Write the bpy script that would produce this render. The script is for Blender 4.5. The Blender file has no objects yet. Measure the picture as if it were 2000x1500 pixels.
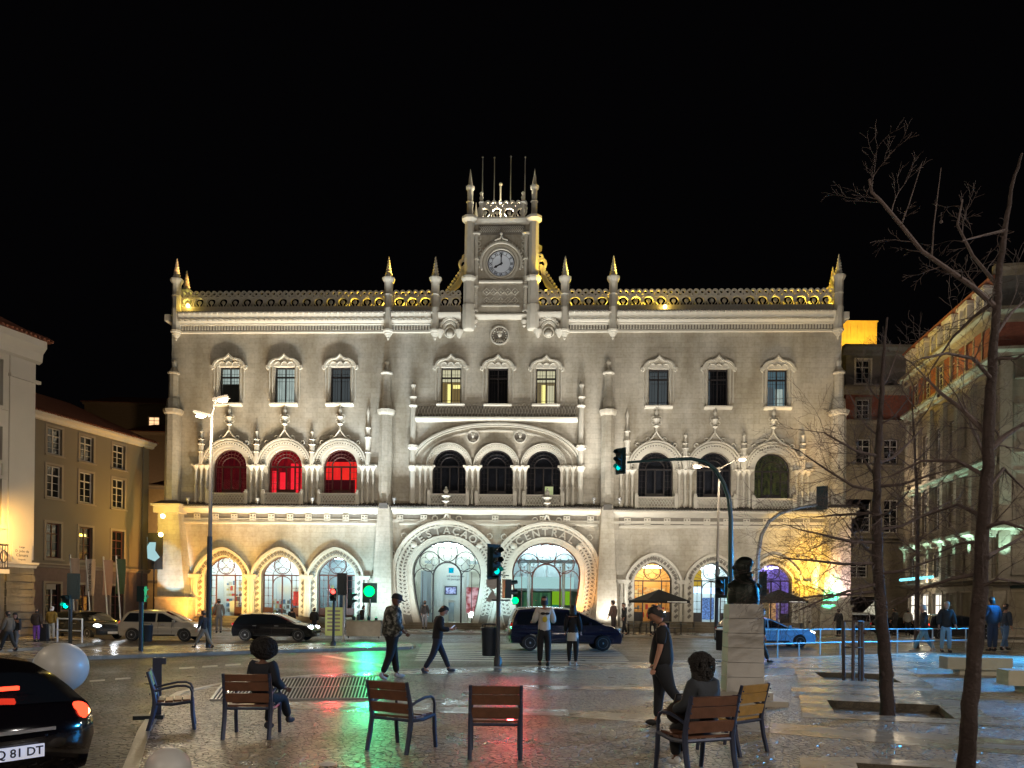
import bpy, bmesh, math, random
from mathutils import Vector, Matrix, Euler
from mathutils.geometry import tessellate_polygon
R = math.radians; PI = math.pi
random.seed(7)
SC = bpy.context.scene
COL = SC.collection

# ------------------------------------------------------------------ camera
FPX, OX, OY, CAMH, ROLL = 1500.0, 1000.0, 1183.0, 1.8, R(0.7)
cr, sr = math.cos(ROLL), math.sin(ROLL)
cam = bpy.data.objects.new("camera", bpy.data.cameras.new("camera")); COL.objects.link(cam)
M = Matrix(((cr, -sr, 0, 0), (0, 0, -1, 0), (sr, cr, 0, CAMH), (0, 0, 0, 1)))
cam.matrix_world = M
cam.data.sensor_width = 36; cam.data.lens = 36*FPX/2000
cam.data.shift_y = (OY-750)/2000; cam.data.clip_start = .05; cam.data.clip_end = 900
SC.camera = cam

# ------------------------------------------------------------------ world: night sky over the city
W = bpy.data.worlds.new("World"); SC.world = W; W.use_nodes = True
nt = W.node_tree; nt.nodes.clear()
wo = nt.nodes.new("ShaderNodeOutputWorld"); bg = nt.nodes.new("ShaderNodeBackground")
sky = nt.nodes.new("ShaderNodeTexSky"); sky.sky_type = 'NISHITA'; sky.sun_disc = False
sky.sun_elevation = R(-6); sky.sun_rotation = R(200)
bg.inputs[1].default_value = 0.02
add = nt.nodes.new("ShaderNodeAddShader"); bg2 = nt.nodes.new("ShaderNodeBackground")
bg2.inputs[0].default_value = (.85, .8, 1, 1); bg2.inputs[1].default_value = .0011
nt.links.new(sky.outputs[0], bg.inputs[0]); nt.links.new(bg.outputs[0], add.inputs[0])
nt.links.new(bg2.outputs[0], add.inputs[1]); nt.links.new(add.outputs[0], wo.inputs[0])
SC.view_settings.view_transform = 'Standard'; SC.view_settings.look = 'None'
SC.view_settings.exposure = 0.0; SC.view_settings.gamma = 1.0
SC.render.engine = 'CYCLES'
SC.cycles.use_denoising = True
SC.cycles.max_bounces = 5; SC.cycles.diffuse_bounces = 2; SC.cycles.glossy_bounces = 3
SC.cycles.transparent_max_bounces = 12; SC.cycles.sample_clamp_indirect = 4.0

# ------------------------------------------------------------------ pixel <-> place
def ray(px, py):
    x = (px-OX)/FPX; y = (OY-py)/FPX
    return x*cr - y*sr, y*cr + x*sr          # X/Y, (Z-h)/Y
def G(px, py, z=0.0):                         # point on level z
    a, b = ray(px, py); Y = (z-CAMH)/b
    return Vector((a*Y, Y, z))
def P(px, py, Y):
    a, b = ray(px, py); return Vector((a*Y, Y, CAMH+b*Y))
PSI = R(2.4); FO = Vector((-.6, 58.0, 0))     # station front: turned slightly
eu = Vector((math.cos(PSI), -math.sin(PSI), 0)); ev = Vector((math.sin(PSI), math.cos(PSI), 0))
def U(px, py, off=0.0):                       # (u, z) on the station front (off = metres in front of it)
    a, b = ray(px, py)
    Y = (ev.dot(FO)-off)/(a*ev.x+ev.y)
    p = Vector((a*Y, Y, 0))
    return (p-FO).dot(eu), CAMH+b*Y
def UX(px, py=1000): return U(px, py)[0]
def UZ(py, px=980): return U(px, py)[1]
def fw(u, y, z): return FO + eu*u + ev*y + Vector((0, 0, z))   # local station -> world

# ------------------------------------------------------------------ lights
def lamp(kind, loc, energy, col, target=None, size=.1, angle=60, blend=.6, parent=None, name="lamp_light"):
    d = bpy.data.lights.new(name, kind); d.energy = energy; d.color = col
    if kind == 'SPOT': d.spot_size = R(angle); d.spot_blend = blend; d.shadow_soft_size = size
    elif kind == 'AREA': d.size = size
    else: d.shadow_soft_size = size
    o = bpy.data.objects.new(name, d); COL.objects.link(o); o.location = loc
    if target is not None:
        o.rotation_euler = (Vector(target)-Vector(loc)).to_track_quat('-Z', 'Y').to_euler()
    return o
WARM = (1, .62, .28); ORANGE = (1, .42, .08); YEL = (1, .66, .05); NEUT = (1, .88, .70); COOL = (.78, .93, 1.0); LW = (1, .97, .9)
MOON = lamp('SUN', (0, 0, 60), .004, (.7, .75, 1), target=(-20, 40, 0), name="moon"); MOON.data.angle = R(.5)
def fl(px, py, off, tpx, tpy, e, col, ang=80, size=.12, blend=.8):   # floodlight by the station front
    u, z = U(px, py, off); tu, tz = U(tpx, tpy)
    lamp('SPOT', fw(u, -off, z), e, col, fw(tu, 0, tz), size, ang, blend)
# wash over the whole front from the square
for px, e, c in ((430, 1600, (1, .87, .70)), (800, 2500, (1, .95, .87)), (1150, 2800, (1, .94, .84)), (1500, 6000, (1, .92, .80))):
    fl(px, 1215, 17, px, 800, e, c, 100, .3)
fl(980, 1215, 17, 980, 500, 3800, (1, .96, .88), 26, .3)
# fixtures on the ledge between the floors
for px, e, c in ((395, 900, WARM), (503, 900, (1, .85, .6)), (610, 900, NEUT), (715, 900, COOL), (790, 700, COOL), (920, 1300, LW), (1020, 1300, LW), (1150, 1500, LW), (1240, 900, LW), (1345, 700, LW), (1460, 900, (1, .85, .6)), (1590, 1200, WARM)):
    fl(px, 984, 2.0, px, 690, e*.8, c, 62, .06, .9)
for px, tx, e, c in ((385, 400, 8000, (1, .8, .55)), (470, 455, 8500, (1, .86, .66)), (575, 560, 8500, (1, .93, .8)), (690, 665, 9500, (.92, .97, 1)), (800, 790, 5500, (.95, .98, 1)), (905, 900, 3300, LW), (1040, 1045, 3300, LW), (1150, 1150, 3600, (1, .97, .88)), (1235, 1230, 2500, (1, .95, .85))):
    fl(px, 1226, 4.6, tx, 720, e, c, 52, .05, .85)
# uplights in the pavement along the front
for px, o, e, c in ((380, 3.2, 6500, (1, .40, .06)), (440, 4, 2600, (1, .62, .15)), (548, 4, 1800, (1, .74, .35)), (660, 4, 2300, (.55, .9, 1)), (730, 4, 1000, (.62, .92, 1)), (800, 4, 550, LW), (870, 4, 850, (.62, .93, 1)), (968, 4, 1700, (.55, .9, 1)), (1085, 4, 600, (1, .78, .5)), (1185, 2.6, 650, LW), (1225, 4, 500, LW)):
    fl(px, 1224, o, px, 1060, e, c, 115, .08)
fl(1118, 1222, 1.1, 1150, 1100, 1500, ORANGE, 70)
fl(1575, 1226, 5.5, 1586, 1110, 11000, (1, .56, .05), 36, .05, .8); fl(1560, 1226, 6.5, 1575, 1040, 5000, (1, .6, .1), 50, .05, .9)
for px, c in ((420, (1, .82, .5)), (520, (1, .84, .55)), (620, (1, .9, .7)), (705, COOL), (810, COOL), (1140, LW), (1500, (1, .8, .45)), (1590, (1, .78, .4))):
    fl(px, 984, 2.6, px, 632, 1500, c, 40, .06, .9)
fl(1622, 1224, 4.2, 1618, 1130, 5500, (.08, 1, .5), 26, .05, .4)
fl(1650, 1224, 4.2, 1656, 1080, 3500, (1, .68, .7), 34, .05, .4)
fl(330, 1226, 6, 336, 1090, 9000, (.42, .78, 1), 24, .05, .4)
# unseen point lights around and behind the camera, added as street-lamp fill
for x, y, z, e, c in ((-9, -6, 9, 2600, (1, .84, .66)), (9, -7, 9, 3000, (1, .86, .7)), (18, 5, 10, 3600, (1, .93, .86)), (-17, 12, 9, 900, (1, .8, .55))):
    lamp('POINT', (x, y, z), e, c, size=.2)
lamp('SPOT', (25, 29, 5.0), 30000, (.04, .4, 1), (17, 26.5, .3), .15, 86, .8); lamp('SPOT', (25, 33, 4.5), 5000, (.03, .4, 1), (14, 37, .3), .15, 46, .7)
# ------------------------------------------------------------------ materials
def mat(name, col, rough=.6, metal=0.0, spec=.5, var=0.0, scale=4.0, bump=0.0, bscale=20.0, coat=0.0, emit=None, es=0.0, anis=None):
    m = bpy.data.materials.new(name); m.use_nodes = True
    n = m.node_tree.nodes; l = m.node_tree.links; b = n["Principled BSDF"]
    b.inputs["Base Color"].default_value = (*col, 1); b.inputs["Roughness"].default_value = rough
    b.inputs["Metallic"].default_value = metal; b.inputs["Specular IOR Level"].default_value = spec
    b.inputs["Coat Weight"].default_value = coat
    if emit: b.inputs["Emission Color"].default_value = (*emit, 1); b.inputs["Emission Strength"].default_value = es
    if var or bump:
        tc = n.new("ShaderNodeTexCoord"); no = n.new("ShaderNodeTexNoise"); no.inputs["Scale"].default_value = scale; no.inputs["Detail"].default_value = 6
        l.new(tc.outputs["Object"], no.inputs["Vector"])
        if var:
            mx = n.new("ShaderNodeMixRGB"); mx.inputs[1].default_value = (*[c*(1-var) for c in col], 1); mx.inputs[2].default_value = (*[min(1, c*(1+var)) for c in col], 1)
            l.new(no.outputs[0], mx.inputs[0]); l.new(mx.outputs[0], b.inputs["Base Color"])
        if bump:
            n2 = n.new("ShaderNodeTexNoise"); n2.inputs["Scale"].default_value = bscale; l.new(tc.outputs["Object"], n2.inputs["Vector"])
            bp = n.new("ShaderNodeBump"); bp.inputs["Strength"].default_value = bump; bp.inputs["Distance"].default_value = .02
            l.new(n2.outputs[0], bp.inputs["Height"]); l.new(bp.outputs[0], b.inputs["Normal"])
    return m

def stone(name, c1, c2, bw=.9, bh=.38, rough=.75, mortar=.01, axis='XZ'):
    """coursed ashlar: brick pattern with joints, stains and streaks"""
    m = bpy.data.materials.new(name); m.use_nodes = True
    n = m.node_tree.nodes; l = m.node_tree.links; b = n["Principled BSDF"]; b.inputs["Roughness"].default_value = rough
    tc = n.new("ShaderNodeTexCoord"); sp = n.new("ShaderNodeSeparateXYZ"); cb = n.new("ShaderNodeCombineXYZ")
    l.new(tc.outputs["Object"], sp.inputs[0])
    if axis == 'XZ':
        ad = n.new("ShaderNodeMath"); ad.operation = 'ADD'; l.new(sp.outputs[0], ad.inputs[0]); l.new(sp.outputs[1], ad.inputs[1]); l.new(ad.outputs[0], cb.inputs[0]); l.new(sp.outputs[2], cb.inputs[1])
    else:
        l.new(sp.outputs[0], cb.inputs[0]); l.new(sp.outputs[1], cb.inputs[1])
    stk = n.new('ShaderNodeTexNoise'); stk.inputs['Scale'].default_value = 1; stk.inputs['Detail'].default_value = 5; mps = n.new('ShaderNodeMapping'); mps.inputs['Scale'].default_value = (1.1, 1.1, .12) if axis == 'XZ' else (.7, .7, 1); l.new(tc.outputs['Object'], mps.inputs[0]); l.new(mps.outputs[0], stk.inputs['Vector'])
    br = n.new("ShaderNodeTexBrick"); br.inputs["Scale"].default_value = 1; br.inputs["Brick Width"].default_value = bw; br.inputs["Row Height"].default_value = bh
    br.inputs["Mortar Size"].default_value = mortar; br.inputs["Mortar Smooth"].default_value = .3
    br.inputs["Color1"].default_value = (*c1, 1); br.inputs["Color2"].default_value = (*c2, 1); br.inputs["Mortar"].default_value = (*[c*.72 for c in c1], 1)
    l.new(cb.outputs[0], br.inputs["Vector"])
    no = n.new("ShaderNodeTexNoise"); no.inputs["Scale"].default_value = .35; no.inputs["Detail"].default_value = 8; mpp = n.new('ShaderNodeMapping'); mpp.inputs['Scale'].default_value = (1.6, 1.6, .55) if axis == 'XZ' else (1, 1, 1); l.new(tc.outputs["Object"], mpp.inputs[0]); l.new(mpp.outputs[0], no.inputs["Vector"])
    rp = n.new("ShaderNodeValToRGB"); rp.color_ramp.elements[0].position = .36; rp.color_ramp.elements[0].color = (.66, .63, .57, 1); rp.color_ramp.elements[1].position = .62; rp.color_ramp.elements[1].color = (1, 1, 1, 1)
    l.new(no.outputs[0], rp.inputs[0])
    mx = n.new("ShaderNodeMixRGB"); mx.blend_type = 'MULTIPLY'; mx.inputs[0].default_value = 1; l.new(br.outputs[0], mx.inputs[1]); l.new(rp.outputs[0], mx.inputs[2])
    n2 = n.new("ShaderNodeTexNoise"); n2.inputs["Scale"].default_value = 5; n2.inputs["Detail"].default_value = 8; l.new(tc.outputs["Object"], n2.inputs["Vector"])
    r2 = n.new("ShaderNodeValToRGB"); r2.color_ramp.elements[0].position = .3; r2.color_ramp.elements[0].color = (.84, .83, .8, 1); r2.color_ramp.elements[1].position = .55; r2.color_ramp.elements[1].color = (1, 1, 1, 1); l.new(n2.outputs[0], r2.inputs[0])
    m2 = n.new("ShaderNodeMixRGB"); m2.blend_type = 'MULTIPLY'; m2.inputs[0].default_value = 1; l.new(mx.outputs[0], m2.inputs[1]); l.new(r2.outputs[0], m2.inputs[2]); r3 = n.new('ShaderNodeValToRGB'); r3.color_ramp.elements[0].position = .36; r3.color_ramp.elements[0].color = (.74, .71, .66, 1); r3.color_ramp.elements[1].position = .54; r3.color_ramp.elements[1].color = (1, 1, 1, 1); l.new(stk.outputs[0], r3.inputs[0])
    m9 = n.new('ShaderNodeMixRGB'); m9.blend_type = 'MULTIPLY'; m9.inputs[0].default_value = .35; l.new(m2.outputs[0], m9.inputs[1]); l.new(r3.outputs[0], m9.inputs[2]); l.new(m9.outputs[0], b.inputs["Base Color"])
    bp = n.new("ShaderNodeBump"); bp.inputs["Strength"].default_value = .5; bp.inputs["Distance"].default_value = .012
    iv = n.new("ShaderNodeMath"); iv.operation = 'MULTIPLY_ADD'; iv.inputs[1].default_value = -1; l.new(br.outputs[1], iv.inputs[0]); l.new(n2.outputs[0], iv.inputs[2])
    l.new(iv.outputs[0], bp.inputs["Height"]); l.new(bp.outputs[0], b.inputs["Normal"])
    return m

def cobble(name, c1, c2, cm, scale=9.0, r0=.16, r1=.45, bump=.6, dist=.012, puddle=.35, rows=False, spec=.5):
    """wet paving setts: voronoi stones, dark joints, damp patches"""
    m = bpy.data.materials.new(name); m.use_nodes = True
    n = m.node_tree.nodes; l = m.node_tree.links; b = n["Principled BSDF"]; b.inputs["Specular IOR Level"].default_value = spec
    tc = n.new("ShaderNodeTexCoord")
    vo = n.new("ShaderNodeTexVoronoi"); vo.feature = 'DISTANCE_TO_EDGE'; vo.inputs["Scale"].default_value = scale; vo.inputs["Randomness"].default_value = .55 if rows else .8
    v2 = n.new("ShaderNodeTexVoronoi"); v2.inputs["Scale"].default_value = scale; v2.inputs["Randomness"].default_value = .55 if rows else .8
    src = tc.outputs["Object"]
    l.new(src, vo.inputs["Vector"]); l.new(src, v2.inputs["Vector"])
    bw = n.new("ShaderNodeRGBToBW"); l.new(v2.outputs["Color"], bw.inputs[0])
    mx = n.new("ShaderNodeMixRGB"); mx.inputs[1].default_value = (*c1, 1); mx.inputs[2].default_value = (*c2, 1); l.new(bw.outputs[0], mx.inputs[0])
    ed = n.new("ShaderNodeValToRGB"); ed.color_ramp.elements[0].position = .02; ed.color_ramp.elements[1].position = .09; l.new(vo.outputs["Distance"], ed.inputs[0])
    m2 = n.new("ShaderNodeMixRGB"); m2.inputs[1].default_value = (*cm, 1); l.new(ed.outputs[0], m2.inputs[0]); l.new(mx.outputs[0], m2.inputs[2])
    no = n.new("ShaderNodeTexNoise"); no.inputs["Scale"].default_value = .55; no.inputs["Detail"].default_value = 5; l.new(src, no.inputs["Vector"])
    rp = n.new("ShaderNodeValToRGB"); rp.color_ramp.elements[0].position = puddle; rp.color_ramp.elements[0].color = (0, 0, 0, 1); rp.color_ramp.elements[1].position = puddle+.3; l.new(no.outputs[0], rp.inputs[0])
    m3 = n.new("ShaderNodeMixRGB"); m3.blend_type = 'MULTIPLY'; m3.inputs[0].default_value = .12; l.new(m2.outputs[0], m3.inputs[1]); l.new(rp.outputs[0], m3.inputs[2]); l.new(m3.outputs[0], b.inputs["Base Color"])
    mr = n.new("ShaderNodeMapRange"); mr.inputs[3].default_value = r0; mr.inputs[4].default_value = r1; l.new(rp.outputs[0], mr.inputs[0]); l.new(mr.outputs[0], b.inputs["Roughness"])
    n3 = n.new("ShaderNodeTexNoise"); n3.inputs["Scale"].default_value = 35; n3.inputs["Detail"].default_value = 3; l.new(src, n3.inputs["Vector"])
    ad = n.new("ShaderNodeMath"); ad.operation = 'MULTIPLY_ADD'; ad.inputs[1].default_value = .25; l.new(n3.outputs[0], ad.inputs[0]); l.new(ed.outputs[0], ad.inputs[2])
    # every stone tips a little its own way
    a2 = n.new("ShaderNodeMath"); a2.operation = 'MULTIPLY_ADD'; a2.inputs[1].default_value = .6; l.new(bw.outputs[0], a2.inputs[0]); l.new(ad.outputs[0], a2.inputs[2])
    bp = n.new("ShaderNodeBump"); bp.inputs["Strength"].default_value = bump; bp.inputs["Distance"].default_value = dist; l.new(a2.outputs[0], bp.inputs["Height"]); l.new(bp.outputs[0], b.inputs["Normal"])
    return m

def slab(name, c1, c2, bw=1.2, bh=.6, r0=.12, r1=.38, mortar=.008):
    m = stone(name, c1, c2, bw, bh, .3, mortar, 'XY')
    n = m.node_tree.nodes; l = m.node_tree.links; b = n["Principled BSDF"]
    tc = n["Texture Coordinate"]
    no = n.new("ShaderNodeTexNoise"); no.inputs["Scale"].default_value = 1.1; no.inputs["Detail"].default_value = 7; l.new(tc.outputs["Object"], no.inputs["Vector"])
    mr = n.new("ShaderNodeMapRange"); mr.inputs[1].default_value = .3; mr.inputs[2].default_value = .7; mr.inputs[3].default_value = r0; mr.inputs[4].default_value = r1
    l.new(no.outputs[0], mr.inputs[0]); l.new(mr.outputs[0], b.inputs["Roughness"])
    return m

def emis(name, col, s, col2=None, scale=(1, 1, 1), noise=3.0, lo=.35, hi=.65):
    m = bpy.data.materials.new(name); m.use_nodes = True
    n = m.node_tree.nodes; l = m.node_tree.links; n.remove(n["Principled BSDF"])
    e = n.new("ShaderNodeEmission"); e.inputs[0].default_value = (*col, 1); e.inputs[1].default_value = s
    l.new(e.outputs[0], n["Material Output"].inputs[0])
    if col2:
        tc = n.new("ShaderNodeTexCoord"); mp = n.new("ShaderNodeMapping"); mp.inputs["Scale"].default_value = scale
        no = n.new("ShaderNodeTexNoise"); no.inputs["Scale"].default_value = noise; no.inputs["Detail"].default_value = 2
        rp = n.new("ShaderNodeValToRGB"); rp.color_ramp.elements[0].position = lo; rp.color_ramp.elements[0].color = (*col, 1); rp.color_ramp.elements[1].position = hi; rp.color_ramp.elements[1].color = (*col2, 1)
        l.new(tc.outputs["Object"], mp.inputs[0]); l.new(mp.outputs[0], no.inputs["Vector"]); l.new(no.outputs[0], rp.inputs[0]); l.new(rp.outputs[0], e.inputs[0])
    return m

def glass(name, tint=(.9, .95, 1), refl=.5):
    m = bpy.data.materials.new(name); m.use_nodes = True
    n = m.node_tree.nodes; l = m.node_tree.links; n.remove(n["Principled BSDF"])
    t = n.new("ShaderNodeBsdfTransparent"); t.inputs[0].default_value = (*tint, 1); g = n.new("ShaderNodeBsdfGlossy"); g.inputs["Roughness"].default_value = .03
    f = n.new("ShaderNodeFresnel"); f.inputs[0].default_value = 1.5; mm = n.new("ShaderNodeMath"); mm.operation = 'MULTIPLY'; mm.inputs[1].default_value = refl*2
    mx = n.new("ShaderNodeMixShader"); l.new(f.outputs[0], mm.inputs[0]); l.new(mm.outputs[0], mx.inputs[0]); l.new(t.outputs[0], mx.inputs[1]); l.new(g.outputs[0], mx.inputs[2]); l.new(mx.outputs[0], n["Material Output"].inputs[0])
    return m

m_wall = stone("station_limestone", (.61, .565, .485), (.53, .49, .42))
m_trim = mat("carved_limestone", (.60, .56, .48), .7, var=.12, scale=3, bump=.5, bscale=14)
m_carv = mat("weathered_carving", (.50, .465, .40), .8, var=.25, scale=6, bump=.8, bscale=22)
m_shade_dark = mat("shade_dark_stone", (.21, .19, .16), .85, var=.3, scale=5, bump=.5)  # dark tone paints shade into carved recesses; also used for dark leaf ornaments
m_dark = mat("weathered_ledge", (.12, .11, .10), .85, var=.3)
m_iron = mat("window_ironwork", (.035, .03, .032), .45, metal=.2)
m_red = mat("oxblood_joinery", (.09, .03, .025), .5)
m_glass = glass("window_glass"); m_gld = glass("dim_glass", (.8, .82, .84), .6)
m_black = mat("dark_interior", (.015, .014, .016), .8)
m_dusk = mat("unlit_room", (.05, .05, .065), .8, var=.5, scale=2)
m_cob = cobble("plaza_setts", (.24, .185, .12), (.54, .44, .31), (.055, .042, .028), 12, .22, .42, 1, .03, .3, spec=.5)
m_road = cobble("road_setts", (.06, .045, .03), (.17, .13, .085), (.02, .015, .01), 9.5, .26, .46, .9, .026, .3, rows=True)
m_slab = slab("limestone_slabs", (.40, .36, .30), (.33, .30, .25))
m_kerb = mat("kerb_stone", (.40, .36, .30), .35, var=.2, scale=2, bump=.3)
m_paint = mat("road_paint", (.52, .48, .40), .35, var=.35, scale=9, bump=.5, bscale=40)
m_plast = mat("white_render", (.58, .53, .47), .8, var=.07, scale=1.2, bump=.15, bscale=30)
m_beige = mat("ochre_render", (.19, .16, .12), .85, var=.10, scale=.8, bump=.15, bscale=30)
m_frame = mat("window_surround", (.27, .225, .18), .8, var=.1)
m_whitew = mat("white_window_bars", (.45, .42, .40), .5)
m_tile = mat("clay_tiles", (.24, .085, .05), .8, var=.35, scale=8, bump=.5, bscale=25)
m_brick = stone("red_brick", (.27, .085, .05), (.20, .06, .04), .25, .08, .8, .008)
m_rst = stone("old_limestone", (.27, .23, .175), (.22, .19, .145), 1.1, .42)
m_pole = mat('lamp_pole_paint', (.16, .145, .13), .5, metal=.2, var=.15)
m_dkm = mat("painted_dark_metal", (.035, .045, .06), .4, metal=.3, var=.2)
m_grm = mat("galvanised_metal", (.42, .42, .42), .4, metal=.7, var=.15)
m_teal = mat("signal_housing", (.008, .03, .035), .35, coat=.3)
m_chairm = mat("blue_grey_iron", (.045, .055, .10), .4, metal=.3, var=.25, scale=12, coat=.2)
m_wood = mat("varnished_slats", (.14, .06, .034), .42, var=.4, scale=14, bump=.15, bscale=60, coat=.25)
m_woodl = mat("lighter_slats", (.42, .24, .06), .42, var=.3, scale=14, coat=.2)
m_globe = mat("pale_globe", (.55, .54, .52), .42, var=.06, scale=5, coat=.15)
m_rub = mat("tyre_rubber", (.015, .015, .015), .8)
m_rim = mat("alloy_rim", (.55, .55, .57), .3, metal=.9)
m_cgl = mat("car_glass", (.008, .01, .013), .06, spec=.8, coat=.5)
m_white = mat("white_plastic", (.75, .75, .75), .5)
m_bronze = mat("dark_bronze", (.02, .025, .02), .45, metal=.6, bump=.5, bscale=12)
m_bark = mat("tree_bark", (.095, .068, .062), .8, var=.5, scale=9, bump=.9, bscale=30)
m_soil = mat("pit_soil", (.05, .035, .02), .9, var=.5, scale=8, bump=1, bscale=20)
m_head = emis("headlamp_glow", (.9, .95, 1), 14); m_tail = emis("tail_lamp_glow", (1, .05, .02), 4); m_tailo = mat("red_lens", (.35, .01, .01), .25, coat=.5, emit=(1, .02, .02), es=.25)
m_green = emis("green_signal", (.0, 1, .16), 3.2); m_teals = emis("teal_signal", (.0, .65, .55), 1.6); m_redl = emis("red_signal", (1, .04, .03), 9)
m_lampg = emis("lamp_glow", (1, .86, .55), 60)

# ------------------------------------------------------------------ mesh builder
def lin(a, b, n): return [a+(b-a)*i/(n-1) for i in range(n)]
class MB:
    def __init__(s): s.v = []; s.f = []
    def add(s, vs, fs):
        o = len(s.v); s.v += [tuple(v) for v in vs]; s.f += [tuple(i+o for i in f) for f in fs]
    def box(s, x0, x1, y0, y1, z0, z1, tx=0, ty=0):
        s.add([(x0, y0, z0), (x1, y0, z0), (x1, y1, z0), (x0, y1, z0), (x0+tx, y0+ty, z1), (x1-tx, y0+ty, z1), (x1-tx, y1-ty, z1), (x0+tx, y1-ty, z1)],
              [(0, 3, 2, 1), (4, 5, 6, 7), (0, 1, 5, 4), (1, 2, 6, 5), (2, 3, 7, 6), (3, 0, 4, 7)])
        return s
    def obox(s, c, size, mat3=None, bev=0.0):
        hx, hy, hz = [q/2 for q in size]; q = mat3 or Matrix.Identity(3); c = Vector(c)
        vs = [c+q @ Vector((a*hx, b*hy, d*hz)) for a, b, d in ((-1, -1, -1), (1, -1, -1), (1, 1, -1), (-1, 1, -1), (-1, -1, 1), (1, -1, 1), (1, 1, 1), (-1, 1, 1))]
        s.add(vs, [(0, 3, 2, 1), (4, 5, 6, 7), (0, 1, 5, 4), (1, 2, 6, 5), (2, 3, 7, 6), (3, 0, 4, 7)]); return s
    def lathe(s, prof, c=(0, 0, 0), n=12, rot=0, mat3=None, sx=1, sy=1):
        vs = []; c = Vector(c)
        for r, z in prof:
            for i in range(n):
                a = rot+2*PI*i/n; v = Vector((r*sx*math.cos(a), r*sy*math.sin(a), z))
                vs.append(c+(mat3 @ v if mat3 else v))
        fs = []
        for j in range(len(prof)-1):
            for i in range(n): fs.append((j*n+i, j*n+(i+1) % n, (j+1)*n+(i+1) % n, (j+1)*n+i))
        fs.append(tuple(range(n))[::-1]); fs.append(tuple((len(prof)-1)*n+i for i in range(n)))
        s.add(vs, fs); return s
    def tube(s, pts, r, n=6, close=False, r1=None):
        pts = [Vector(p) for p in pts]; k = len(pts); rs = r if isinstance(r, (list, tuple)) else ([r]*k if r1 is None else lin(r, r1, k))
        vs = []; up = None
        for i, p in enumerate(pts):
            if close: t = pts[(i+1) % k]-pts[i-1]
            else: t = pts[min(i+1, k-1)]-pts[max(i-1, 0)]
            if t.length < 1e-9: t = Vector((0, 0, 1))
            t.normalize()
            if up is None:
                up = Vector((0, 1, 0)) if abs(t.y) < .9 else Vector((1, 0, 0))
            a = t.cross(up)
            if a.length < 1e-4: a = t.cross(Vector((1, 0, .3)))
            a.normalize(); b = a.cross(t).normalized(); up = b
            for j in range(n):
                th = 2*PI*j/n+PI/n; vs.append(p+(a*math.cos(th)+b*math.sin(th))*rs[i])
        fs = []
        for i in range(k if close else k-1):
            i2 = (i+1) % k
            for j in range(n): fs.append((i*n+j, i2*n+j, i2*n+(j+1) % n, i*n+(j+1) % n))
        if not close: fs += [tuple(range(n)), tuple((k-1)*n+j for j in range(n))[::-1]]
        s.add(vs, fs); return s
    def sph(s, c, r, n=10, m=6, sx=1, sy=1, sz=1, mat3=None):
        prof = [(max(r*math.sin(PI*j/m), 1e-4), -r*math.cos(PI*j/m)*sz) for j in range(m+1)]
        return s.lathe(prof, c, n, 0, mat3, sx, sy)
    def plate(s, outer, holes=(), y0=0.0, y1=.1):      # polygon in x,z pushed from y0 (front) to y1
        loops = [outer]+list(holes); flat = [p for lp in loops for p in lp]
        tri = tessellate_polygon([[Vector((p[0], p[1], 0)) for p in lp] for lp in loops]); N = len(flat)
        vs = [(p[0], y0, p[1]) for p in flat]+[(p[0], y1, p[1]) for p in flat]
        fs = []
        for t in tri:
            a, b, c = [flat[i] for i in t]
            w = (b[0]-a[0])*(c[1]-a[1])-(b[1]-a[1])*(c[0]-a[0])
            t = t if w > 0 else t[::-1]
            fs.append(tuple(t)); fs.append(tuple(i+N for i in t[::-1]))
        o = 0
        for k, lp in enumerate(loops):
            n = len(lp); ar = sum(lp[i][0]*lp[(i+1) % n][1]-lp[(i+1) % n][0]*lp[i][1] for i in range(n))
            fwd = (ar > 0) == (k == 0)
            for i in range(n):
                a, b = o+i, o+(i+1) % n
                fs.append((a, a+N, b+N, b) if not fwd else (b, b+N, a+N, a))
            o += n
        s.add(vs, fs); return s
    def band(s, inn, out, y0, y1):                     # strip between two open x,z lines, given depth
        n = len(inn); vs = []
        for i in range(n): vs += [(inn[i][0], y0, inn[i][1]), (out[i][0], y0, out[i][1]), (out[i][0], y1, out[i][1]), (inn[i][0], y1, inn[i][1])]
        fs = []
        for i in range(n-1):
            a, b = 4*i, 4*i+4
            for j in range(4): fs.append((a+j, a+(j+1) % 4, b+(j+1) % 4, b+j))
        fs += [(3, 2, 1, 0), (4*n-4, 4*n-3, 4*n-2, 4*n-1)]
        s.add(vs, fs); return s
    def profx(s, prof, x0, x1):                        # closed y,z profile run along x
        n = len(prof); vs = [(x0, y, z) for y, z in prof]+[(x1, y, z) for y, z in prof]
        s.add(vs, [(i, i+n, (i+1) % n+n, (i+1) % n) for i in range(n)]+[tuple(range(n)), tuple(range(n, 2*n))[::-1]]); return s
    def build(s, name, m, parent=None, smooth=False, fix=True):
        me = bpy.data.meshes.new(name); me.from_pydata([tuple(v) for v in s.v], [], s.f)
        if fix:
            bm = bmesh.new(); bm.from_mesh(me); bmesh.ops.recalc_face_normals(bm, faces=bm.faces); bm.to_mesh(me); bm.free()
        ms = m if isinstance(m, (list, tuple)) else [m]
        for q in ms: me.materials.append(q)
        if smooth:
            me.polygons.foreach_set('use_smooth', [True]*len(me.polygons))
            me.set_sharp_from_angle(angle=R(smooth if smooth is not True else 50))
        o = bpy.data.objects.new(name, me); COL.objects.link(o)
        if parent: o.parent = parent
        return o

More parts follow.
